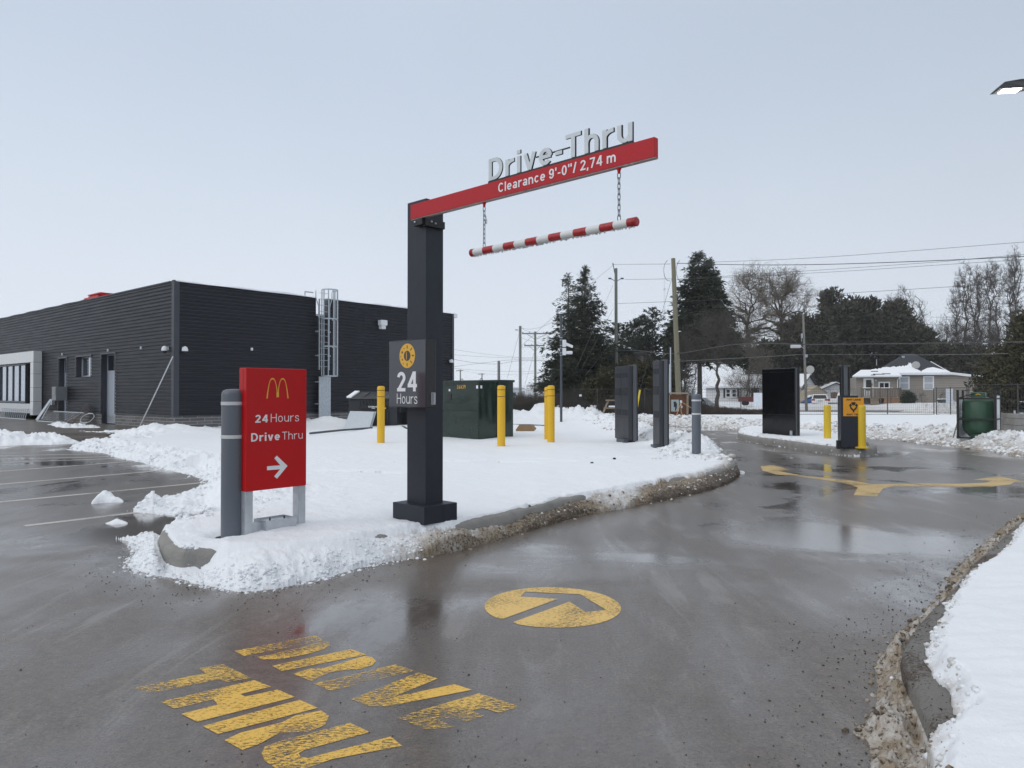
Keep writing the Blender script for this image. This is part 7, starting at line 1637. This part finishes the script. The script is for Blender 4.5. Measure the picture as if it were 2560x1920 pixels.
m = MB(); m.tube([(lx_(2244), -2.0, 3.28), (lx_(2241), -1.9, 3.1), (lx_(2238.5), -1.5, 2.9), (lx_(2238), -1.48, .3)], .05, 6); m.build('downspout', white_trim, th)
m = MB(); m.box(lx_(2256), lx_(2264), -.05, -.002, Z(981), Z(979)); m.build('wall_vent', steel_dark, th)
m = MB(); m.box(lx_(2443), lx_(2452), -.06, -.002, 1.1, 2.3); m.build('side_window', white_trim, th)
house_window(lx_(2240.5), lx_(2244), Z(966), Z(948), -.15, th, None, glass_dk)
# deck
dk = th
xa_, xb_ = lx_(2141), lx_(2237); yd = -4.2
m = MB(); m.box(xa_, xb_, yd, -1.41, .92, 1.02); m.build('deck_floor', wood_old, th)
m = MB(); m.box(lx_(2196), xb_, yd + .02, yd + .06, .2, .92); m.build('deck_skirt', mat('skirt_wood', (.30, .17, .10), .8, var=.2), th)
m = MB(); m.box(xa_, xb_, yd - .03, yd + .06, 1.92, 2.0); ral = m.build('deck_rail', mat('rail_wood', (.16, .125, .10), .85, var=.25), th)
m = MB(); m.box(xa_, xb_, yd + .0, yd + .05, 1.08, 1.14)
for x in np.arange(xa_ + .1, xb_, .16): m.box(x, x + .09, yd, yd + .03, 1.14, 1.92)
m.build('baluster', mat('rail_wood', (.16, .125, .10), .85), ral)
for x in (xa_, lx_(2165), lx_(2186), lx_(2211), xb_ - .1):
    m = MB(); m.box(x, x + .12, yd - .05, yd + .07, 0, 2.05); m.build('deck_post', mat('rail_wood', (.16, .125, .10), .85), th)
m = MB(); m.box(xa_ + .2, xb_ - .8, yd - .03, yd + .06, 2.0, 2.06); m.build('rail_snow', snow_clean, th)
m = MB(); m.box(lx_(2163), lx_(2182), yd - .9, yd - .1, .25, .6); m.box(lx_(2163), lx_(2182), yd - .5, yd - .1, .6, .9); m.build('deck_stair', wood_old, th)
t = thing('air_conditioner', 'grey air conditioner with snow on top beside the round shrub', 'air conditioner', (X(2254), 77.6, .3)); MB().box(-.3, .35, -.3, .3, 0, .8, bev=.03).build('case', steel_dark, t); MB().box(-.28, .33, -.28, .28, .8, .86, bev=.03).build('snow_cap', snow_clean, t)
t = thing('planter_box', 'low dark snow-topped box by the tan house wall', 'planter', (X(2335), 77.0, .35)); MB().prism([(-.55, 0, 0), (.5, 0, 0), (.4, 0, .42), (-.4, 0, .42)], (0, .7, 0)).build('case', steel_dark, t); MB().prism([(-.5, -.02, .425), (.42, -.02, .425), (.3, -.02, .55), (-.35, -.02, .56)], (0, .7, 0)).build('snow_cap', snow_clean, t)

# white house
r_ = math.radians(-36); wo = (37.7, 94.0); wh = thing('white_house', 'long low white sided house with a snowy roof and dark shuttered window', 'house', (*wo, 0), r_)
LW, DW, ez, rz = 12.8, 8.0, 2.36, 3.9
m = MB(); m.prism([(0, 0, -.4), (0, DW, -.4), (0, DW, ez), (0, DW / 2, rz - .06), (0, 0, ez)], (-LW, 0, 0)); m.build('wall', white_siding, wh)
m = MB(); e = .45
m.prism([(e * .8, -e, ez - .14), (e * .8, DW / 2, rz + .02), (e * .8, DW / 2, rz + .10), (e * .8, -e - .02, ez - .06)], (-LW - 1.3 * e, 0, 0)); m.prism([(e * .8, DW + e, ez - .14), (e * .8, DW / 2 + .003, rz + .02), (e * .8, DW / 2 + .003, rz + .10), (e * .8, DW + e + .02, ez - .06)], (-LW - 1.3 * e, 0, 0)); rf2 = m.build('roof', roof_dark, wh)
m = MB(); m.prism([(e * .7, -e + .02, ez - .05), (e * .7, DW / 2, rz + .11), (e * .7, DW / 2, rz + .19), (e * .7, -e - .02, ez + .04)], (-LW - 1.1 * e, 0, 0)); m.build('roof_snow', snow_clean, rf2)
for i, (a, v) in enumerate(((4.6, .90), (3.8, .88), (3.0, .90), (2.2, .86), (3.4, .62), (2.6, .60), (3.9, .45), (1.6, .64), (3.3, .2), (1.2, .3))):
    y_ = -e + (DW / 2 + e) * v; z_ = ez + .04 + (rz + .19 - ez - .04) * v; m = MB(); m.prism([(-a - .3, y_ - .1, z_ - .02), (-a + .25, y_ - .14, z_ - .03), (-a + .33, y_ + .1, z_ + .06), (-a - .2, y_ + .12, z_ + .07)], (0, 0, .012)); m.build('bare_shingle', roof_dark, rf2)
m = MB(); m.box(-LW - .3, .3, -e - .06, -e - .02, ez - .16, ez - .03); m.build('fascia', white_trim, wh)
def wx(px): # distance along the front wall from the corner for a pixel column
    k = (px - CX) / F; c_, s_ = math.cos(r_), math.sin(r_)
    return (wo[0] - k * wo[1]) / (c_ - k * s_)
for a, b2 in ((1842 - 28, 1842 - 15), (1842 - 13, 1842)): house_window(-wx(a), -wx(b2), .85, 2.05, 0, wh, 'h', glass_dk)
for a in (1811, 1846): MB().box(-wx(a - 2.5), -wx(a + 2.5), -.05, -.002, .8, 2.1).build('shutter', black_matte, wh)
MB().box(-wx(1879), -wx(1893), -.03, -.002, -.1, 2.1).build('door', mat('maroon', (.06, .018, .016), .6), wh)
for a in (1874, 1896): MB().box(-wx(a - 1), -wx(a + 1), -.16, -.002, 1.55, 1.85).build('porch_lamp', black_matte, wh)
m = MB(); m.box(-.004 + .006, .02, 3.4, 3.7, 1.9, 2.6); m.build('gable_vent', steel_dark, wh)
m = MB(); m.lathe([(.55, 0), (.48, .08), (.3, .14), (.05, .16)], 14, (.4, 3.2, 4.6), axis='y'); m.tube([(.4, 3.3, 4.5), (.5, 3.6, 3.9)], .04, 5); m.build('dish', panel_grey, rf2)
# garage with a gable
X, Z = XZ(99.0); g = thing('garage', 'pale gable garage with snow on its roof between the tarp shelter and tan house', 'garage', (X(2090), 99, 0), math.radians(-12))
m = MB(); m.prism([(-1.6, 0, -.4), (1.6, 0, -.4), (1.6, 0, 2.05), (0, 0, 2.78), (-1.6, 0, 2.05)], (0, 7, 0)); m.build('wall', white_siding, g)
m = MB(); m.prism([(-1.9, -.3, 1.92), (0, -.3, 2.80), (1.9, -.3, 1.92), (1.9, -.3, 2.02), (0, -.3, 2.92), (-1.9, -.3, 2.02)], (0, 7.6, 0)); rr2 = m.build('roof', roof_dark, g)
m = MB(); m.prism([(-1.88, -.28, 2.03), (0, -.28, 2.93), (1.88, -.28, 2.03), (1.88, -.28, 2.12), (0, -.28, 3.02), (-1.88, -.28, 2.12)], (0, 7.5, 0)); m.build('roof_snow', snow_clean, rr2)
m = MB(); m.prism([(3.0, 1, -.4), (3.0, 1, 1.3), (1.6, 1, 1.9), (1.6, 1, -.4)], (0, 6, 0)); m.build('lean_to', white_siding, g)
m = MB(); m.prism([(3.3, .8, 1.2), (1.5, .8, 2.2), (1.5, .8, 2.3), (3.3, .8, 1.3)], (0, 6.2, 0)); m.build('lean_to_snow', snow_clean, rr2)
# tarp shelter
X, Z = XZ(91.0); g = thing('tarp_shelter', 'beige tarpaulin shelter with snow sliding off beside the white house gable', 'shelter', (X(2019), 91, 0), math.radians(14))
m = MB(); m.prism([(0, 0, -.4), (2.7, 0, -.4), (2.7, 0, 1.55), (1.3, 0, 2.35), (0, 0, 1.6)], (1.6, 6.0, 0)); m.build('front_sheet', beige_tarp, g)
m = MB(); m.prism([(1.25, -.1, 2.38), (2.85, -.1, 1.5), (2.9, -.1, 1.45), (1.3, -.1, 2.44)], (1.7, 6.2, 0)); m.build('roof_sheet', beige_tarp, g)
m = MB(); m.prism([(1.9, .6, 2.08), (2.85, .6, 1.55), (2.85, .6, 1.66), (2.0, .6, 2.16)], (1.2, 4.0, 0)); m.build('snow_patch', snow_clean, g)
# board fence behind the car
X, Z = XZ(92.0); x0_, x1_ = X(2078), X(2136); t = thing('board_fence', 'brown board fence behind the white car', 'fence', (x0_, 92, -.4)); m = MB()
for i in range(int((x1_ - x0_) / .2)): m.box(i * .2, i * .2 + .18, 0, .03, 0, 1.95 + .03 * ((i * 7) % 3))
m.build('board_panel', mat('fence_boards', (.15, .095, .07), .85, var=.35, scale=4, stretch=(4, 1, .3)), t)
for i in range(4): MB().box(i * (x1_ - x0_) / 3.2, i * (x1_ - x0_) / 3.2 + .1, .03, .13, 0, 1.9).build('post', wood_old, t)

# ================================================================== VEHICLES
def vehicle(name, label, cat, loc, rot, prof, width, paint, belt, glass_side, wheels, rear_glass=None, lights=(), tum=.84, roof_z=None):
    """prof: side outline (x forward, z up); belt height above which the sides lean in; local y is width"""
    t = thing(name, label, cat, loc, rot); hw = width / 2
    top_ = max(z for _, z in prof)
    def yw(z): return hw if z <= belt else hw * (1 - (1 - tum) * (z - belt) / max(.01, top_ - belt))
    m = MB(); k = len(prof); L_ = [(x, -yw(z), z) for x, z in prof]; R_ = [(x, yw(z), z) for x, z in prof]
    tt = tessellate_polygon([[Vector((x, 0, z)) for x, z in prof]]); m.add(L_ + R_, [tuple(q) for q in tt] + [tuple(i + k for i in q) for q in tt] + [(i, (i + 1) % k, (i + 1) % k + k, i + k) for i in range(k)])
    b_ = m.build('body', paint, t, smooth=True)
    for s in (-1, 1):
        for gl in glass_side:
            q = [(x, s * (yw(z) + .006), z) for x, z in gl]; mm = MB(); mm.poly(q, None); mm.build('side_window', glass_dk, t)
    for gl in rear_glass or ():
        mm = MB(); (xa_, za), (xb_, zb_) = gl; dx, dz = xb_ - xa_, zb_ - za; nl = math.hypot(dx, dz); nx, nz = dz / nl * .008, -dx / nl * .008
        if nx * (1 if xa_ > 1.5 else -1) < 0: nx, nz = -nx, -nz
        mm.poly([(xa_ + nx, -yw(za) * .86, za + nz), (xa_ + nx, yw(za) * .86, za + nz), (xb_ + nx, yw(zb_) * .84, zb_ + nz), (xb_ + nx, -yw(zb_) * .84, zb_ + nz)], None); mm.build('windscreen', glass_dk, t)
    for x, r in wheels:
        for s in (-1, 1):
            w_ = MB().lathe([(r * .6, -.11), (r, -.09), (r, .09), (r * .6, .11)], 20, (x, s * (hw - .10), r), axis='y').build('wheel', rubber, t, smooth=True)
            MB().lathe([(r * .58, -.015), (r * .50, .0), (r * .15, .015)][::1], 14, (x, s * (hw + .012), r), axis='y').build('rim', alu, w_)
            MB().lathe([(r * 1.18, -.006), (r * 1.18, .004)], 20, (x, s * (hw + .001), r), axis='y').build('wheel_arch', black_matte, t)
    for (x, s, y0, y1, z0, z1, mm_) in lights: MB().box(x - .03, x + .03, min(s * y0, s * y1), max(s * y0, s * y1), z0, z1).build('lamp' if mm_ is not white_trim else 'number_plate', mm_, t)
    return t
tail_red = mat('tail_lamp', (.30, .012, .012), .25)
c_ = at(2050, 1016, 88)
vehicle('parked_car', 'white hatchback SUV seen from the rear on the snowy drive', 'car', (c_.x, 88, -.28), math.radians(70), [(0, .35), (0, .85), (.12, 1.0), (.55, 1.55), (.75, 1.62), (2.2, 1.62), (3.1, 1.12), (4.3, .98), (4.5, .7), (4.5, .32), (.1, .28)], 1.86, car_white, 1.0,
        [[(.62, 1.06), (.85, 1.50), (1.45, 1.52), (1.45, 1.06)], [(1.52, 1.06), (1.52, 1.52), (2.15, 1.50), (2.85, 1.06)]], ((.85, .34), (3.6, .34)), rear_glass=[((.16, 1.06), (.52, 1.50)), ((2.3, 1.55), (3.0, 1.16))],
        lights=[(0.02, 1, .55, .92, .82, 1.02, tail_red), (0.02, -1, .55, .92, .82, 1.02, tail_red), (-.01, 1, -.26, .26, .72, .86, panel_grey), (-.01, 1, -.85, .85, .36, .50, black_matte)])
c_ = at(2098, 1015, 84); pr = math.radians(42)
pk = vehicle('pickup_truck', 'white pickup truck behind the order kiosk', 'pickup', (c_.x - .3, 84, -.28), pr, [(0, .5), (0, 1.12), (2.2, 1.12), (2.22, 1.20), (2.35, 1.82), (3.6, 1.82), (4.25, 1.22), (5.4, 1.10), (5.6, .9), (5.6, .48), (.1, .42)], 1.95, car_white, 1.15,
        [[(2.45, 1.24), (2.52, 1.72), (3.05, 1.72), (3.05, 1.24)], [(3.12, 1.24), (3.12, 1.72), (3.55, 1.72), (4.0, 1.24)]], ((1.1, .40), (4.5, .40)), rear_glass=[((2.24, 1.28), (2.34, 1.74)), ((3.68, 1.76), (4.2, 1.28))], tum=.88,
        lights=[(-.02, 1, .78, .96, .8, 1.08, tail_red), (-.02, -1, .78, .96, .8, 1.08, tail_red), (-.06, 1, -.95, .95, .45, .62, steel_dark)])
m = MB(); m.box(3.75, 3.9, -1.25, -1.0, 1.22, 1.48, bev=.03); m.build('mirror', black_matte, pk)
c_ = at(1996, 1013, 90); t = thing('covered_trailer', 'low trailer load under a blue tarp with snow on it behind the street light pole', 'trailer', (X(1998), 90, -.25), math.radians(-6))
bm_ = MB(); n = 12; vs = []
for j in range(n + 1):
    for i in range(n + 1):
        u_, v_ = i / n, j / n; vs.append((3.7 * u_, 2.0 * v_, .62 + .85 * math.sin(math.pi * min(1, max(0, u_))) ** .6 * math.sin(math.pi * v_) ** .5 * (.8 + .25 * math.sin(7 * u_))))
bm_.add(vs, [(j * (n + 1) + i, j * (n + 1) + i + 1, (j + 1) * (n + 1) + i + 1, (j + 1) * (n + 1) + i) for j in range(n) for i in range(n)]); bm_.box(.0, 3.7, .02, 1.98, .5, .62); bm_.build('tarp', blue_tarp, t, smooth=True)
MB().box(-.2, 3.9, 0, 2.0, .28, .499, bev=.02).build('bed', black_matte, t)
for x in (.9, 2.9):
    for y in (.05, 1.95): MB().lathe([(.2, -.1), (.34, -.08), (.34, .08), (.2, .1)], 14, (x, y, .34), axis='y').build('wheel', rubber, t, smooth=True)
m = MB(); m.prism([(.2, .3, 1.05), (1.2, .4, 1.42), (1.8, .7, 1.46), (.6, 1.4, 1.35)], (0, 0, .10)); m.build('snow_patch', snow_clean, t)
c_ = at(1772, 1016, 70)
vehicle('parked_car', 'silver car nose under snow at the foot of the yard tree', 'car', (c_.x + .6, 70, -.35), math.radians(165), [(0, .3), (0, .8), (.3, .98), (.9, 1.38), (2.2, 1.40), (3.0, .98), (4.2, .82), (4.35, .5), (4.35, .3)], 1.75, mat('silver_car', (.42, .44, .46), .3, coat=.4), .95, [[(.95, 1.02), (1.15, 1.30), (2.1, 1.30), (2.7, 1.02)]], ((.8, .32), (3.5, .32)), rear_glass=[((2.25, 1.36), (2.95, 1.02))])
t = thing('red_wagon', 'dark red flat wagon parked in front of the white house door', 'wagon', (at(1890, 1005, 84).x, 84, 0), math.radians(-30)); MB().box(-1.9, 1.9, -.6, .6, .45, 1.05, bev=.03).build('box', mat('faded_red', (.12, .025, .022), .6, var=.3), t)
for x in (-1.2, 1.2):
    for y in (-.55, .55): MB().lathe([(.1, -.06), (.3, -.05), (.3, .05), (.1, .06)], 12, (x, y, .3), axis='y').build('wheel', rubber, t)
for x in (-1.7, -.6, .6, 1.7): MB().box(x - .04, x + .04, -.58, -.5, 1.05, 1.35).build('stake', wood_old, t)
# white box truck with an orange and blue side far behind the fence
Yt = 118; tx0 = at(1281, 1000, Yt).x; zg = -1.0
t = thing('box_truck', 'white box truck with an orange patch and blue picture on its side beyond the fence', 'truck', (tx0, Yt, zg))
MB().box(2.05, 7.6, -1.1, 1.1, .7, 3.0, bev=.05).build('cargo_box', mat('truck_white', (.62, .64, .67), .5), t)
m = MB(); m.prism([(0, -1.0, .5), (0, -1.0, 1.05), (.15, -1.0, 1.2), (.95, -1.0, 1.35), (1.5, -1.0, 2.05), (2.04, -1.0, 2.1), (2.04, -1.0, .5)], (0, 2.0, 0)); cb_ = m.build('cab', mat('truck_white', (.62, .64, .67), .5), t)
MB().prism([(1.08, -1.012, 1.36), (1.52, -1.012, 1.95), (1.92, -1.012, 1.97), (1.92, -1.012, 1.36)], (0, .01, 0)).build('side_window', glass_dk, cb_)
m = MB(); m.prism([(5.1, -1.112, 1.7), (5.4, -1.112, 2.2), (7.5, -1.112, 2.25), (7.5, -1.112, 1.7)], (0, .010, 0)); m.build('orange_patch', mat('orange_patch', (.65, .13, .03), .5), t)
m = MB(); m.prism([(3.4, -1.111, .8), (4.3, -1.111, 1.35), (5.2, -1.111, 1.25), (5.6, -1.111, 1.65), (7.5, -1.111, 1.65), (7.5, -1.111, .8)], (0, .010, 0)); m.build('blue_picture', mat('blue_picture', (.08, .10, .2), .5, var=.5, scale=3), t)
m = MB()
for i in range(22): m.box(2.3 + i * .24, 2.42 + i * .24, -1.108, -1.1005, 2.78, 2.9)
m.build('roof_dashes', mat('dash_red', (.3, .06, .06), .5), t)
m = MB(); m.box(4.55, 4.95, -1.108, -1.1005, 2.3, 2.7); m.build('side_emblem', mat('dash_red', (.3, .06, .06), .5), t)
for x in (1.0, 6.2): 
    for y in (-.95, .95): MB().lathe([(.2, -.12), (.4, -.1), (.4, .1), (.2, .12)], 14, (x, y, .4), axis='y').build('wheel', rubber, t)
t = thing('box_trailer', 'blue and orange trailer just behind the camera pole', 'trailer', (at(1392, 1000, 112).x, 112, -1.0)); MB().box(0, 2.2, -1, 1, .6, 2.6, bev=.05).build('cargo_box', mat('trailer_blue', (.05, .07, .16), .5, var=.4), t); MB().box(1.2, 2.0, -1.02, -1.0005, 1.2, 1.7).build('orange_patch', mat('orange_patch', (.65, .13, .03), .5), t); MB().box(.02, 2.18, -1.02, -1.0005, 2.2, 2.55).build('white_band', white_trim, t)
for x in (.6, 1.6): MB().lathe([(.2, -.12), (.36, -.1), (.36, .1), (.2, .12)], 14, (x, -.8, .36), axis='y').build('wheel', rubber, t)
yl = mat('machine_yellow', (.62, .42, .06), .5); t = thing('boom_lift', 'yellow boom machine standing left of the spruce trunks', 'machine', (at(1402, 1000, 100).x, 100, -.7))
m = MB(); m.box(0, 1.3, -.4, .4, 2.3, 2.6); m.build('platform', yl, t); m = MB(); m.tube([(.1, 0, .4), (1.1, 0, 2.3)], .1, 6); m.tube([(1.1, .2, .4), (.2, .2, 2.3)], .1, 6); m.build('boom', yl, t); MB().box(-.1, 1.3, -.5, .5, .25, .7, bev=.05).build('chassis', yl, t)
for x in (.1, 1.1): MB().lathe([(.1, -.1), (.28, -.1), (.28, .1), (.1, .1)], 12, (x, -.5, .28), axis='y').build('wheel', rubber, t)
# faint far buildings and trees
far_wall = mat('far_pale_wall', (.48, .50, .53), .7); far_dk = mat('far_grey_wall', (.28, .30, .33), .7)
for i, (p0_, p1_, yt, Y, mm_, lb) in enumerate(((1255, 1312, 967, 240, far_wall, 'pale flat-roofed shed far behind the green cabinet'), (1306, 1340, 974, 230, far_dk, 'small far shed with a dark canopy left of the crossarm pole'), (1330, 1362, 968, 270, far_wall, 'pale far building between the crossarm pole and bollards'), (1386, 1420, 970, 230, far_dk, 'grey far building with a window strip behind the camera pole'))):
    a, b2 = at(p0_, yt, Y), at(p1_, yt, Y); w_ = b2.x - a.x; t = thing('far_building', lb, 'building', (a.x, Y, -1))
    MB().box(0, w_, 0, 14, 0, a.z + .7).build('wall', mm_, t); MB().box(-.3, w_ + .3, -.3, 14.3, a.z + .7, a.z + 1.05).build('roof', snow_clean, t)
    for k in range(3): MB().box(w_ * (.15 + .28 * k), w_ * (.33 + .28 * k), -.06, -.002, 1.4, 2.6).build('window', glass_dk, t)
hz_tw = mat('far_twigs', (.12, .11, .10), .9)
for i, (px, pyt, Y, R_) in enumerate(((1352, 948, 230, 3.6), (1372, 956, 235, 3.4), (1328, 960, 250, 3.6), (1395, 952, 240, 4.0))):
    bare_tree(('faint far bare tree with the tallest round crown', 'faint far bare tree between two others', 'faint lowest far bare tree by the crossarm pole', 'faint far bare tree beside the camera pole')[i], px, pyt, Y, R_, 170 + i, zb=.2, n=(6, 24, 100, 300), r0=.2, m2=hz_tw, tw=.022, low=.6)
for i, (px, lb) in enumerate(((1379, 'narrow far grey silo behind the bollard pair'),)):
    a = at(px, 945, 320); MB_ = MB(); MB_.lathe([(2.2, -1), (2.2, a.z), (1.0, a.z + .8)], 14, (a.x, 320, 0)); tag(MB_.build('far_silo', far_wall, None), lb, 'silo')
a = at(1387, 880, 70); 
# far radio mast fading in the haze
YT = 1500; mx0 = at(1661, 700, YT); mast = thing('radio_mast', 'tall lattice radio mast almost lost in the haze', 'mast', (mx0.x, YT, 0)); mast_m = mat('mast_paint', (.42, .43, .45), .6)
H_ = at(1661, 684, YT).z; sg_ = []; w_ = 1.3
cor = [(w_, 0), (-w_ * .5, w_ * .87), (-w_ * .5, -w_ * .87)]
for c in cor: sg_.append((c[0], c[1], 0, c[0], c[1], H_ * .88, .16, .16))
for k in range(60):
    z0, z1 = H_ * .88 * k / 60, H_ * .88 * (k + 1) / 60
    for j in range(3): a_, b2 = cor[j], cor[(j + 1) % 3]; sg_.append((*a_, z0, *b2, z1, .09, .09))
V, Fq = tubes_np(sg_, 4); np_mesh('lattice', V, Fq, mast_m, mast)
m = MB()
for zf in (.86, .68, .66): m.lathe([(2.2, H_ * zf), (2.6, H_ * zf + 2.0), (2.2, H_ * zf + 4.2)], 10, (0, 0, 0))
m.box(-7, 5, -.6, .6, H_ * .665, H_ * .67); m.build('antenna_drum', mast_m, mast); MB().lathe([(.5, H_ * .86), (.4, H_)], 6).build('antenna_rod', mast_m, mast)

# ================================================================== STREET LAMP
lp = at(2525, 219, 10.7); t = thing('street_lamp', 'dark flat lamp head with lit white LEDs at the top edge', 'street lamp', (lp.x, 10.7, 0), math.radians(-8))
lz = lp.z; m = MB()
m.prism([(-.215, -.10, lz - .035), (-.13, -.12, lz + .045), (.10, -.12, lz + .075), (.46, -.08, lz + .065), (.46, -.08, lz + .02), (.16, -.12, lz - .03)], (0, .24, 0)); hd = m.build('lamp_head', mat('lamp_bronze', (.05, .05, .052), .45), t)
m = MB(); m.box(-.19, .17, -.095, .095, lz - .046, lz - .0365); m.build('lens_tray', mat('lens_tray', (.45, .44, .40), .3), hd)
led = mat('led_light', (.9, .9, .9), .4, emit=(1.0, .98, .95, 14.0)); m = MB()
for x0, x1 in ((-.13, -.04), (-.02, .05), (.07, .12)):
    for y0, y1 in ((-.08, -.005), (.005, .08)): m.box(x0, x1, y0, y1, lz - .052, lz - .0465)
m.build('led_module', led, hd)
MB().tube([(.45, .04, lz + .04), (1.7, .04, lz + .02)], .035, 10).build('arm', mat('lamp_bronze', (.05, .05, .052), .45), t); MB().lathe([(.10, -.1), (.075, lz + .2)], 16, (1.72, .04, 0)).build('pole', mat('lamp_bronze', (.05, .05, .052), .45), t)
# dark stray bits lying on the snow
for i, (px, py, lb) in enumerate(((1536, 1145, 'small dark clod lying on the snow in front of the menu boards'), (1480, 1156, 'tiny dark clod on the snow left of the larger clod'))):
    x, y = gp(px, py, .27); tag(MB().lathe([(.012, -.01), (.034, .0), (.026, .022), (.006, .03)], 8, (x, y, .25)).build('clod', mat('clod', (.03, .026, .02), .9), None, smooth=True), lb, 'clod')
# ================================================================== HAZE
hm = bpy.data.materials.new('haze_air'); hm.use_nodes = True; hn = hm.node_tree.nodes; hl = hm.node_tree.links
for q in list(hn):
    if q.type == 'BSDF_PRINCIPLED': hn.remove(q)
pv = hn.new('ShaderNodeVolumePrincipled'); pv.inputs['Color'].default_value = (.97, .98, 1.0, 1); pv.inputs['Density'].default_value = 0.0003; pv.inputs['Anisotropy'].default_value = 0.2
hl.new(pv.outputs[0], hn['Material Output'].inputs['Volume'])
hz = MB().box(-2300, 2300, -60, 2500, -3, 330).build('haze', hm); hz['kind'] = 'stuff'
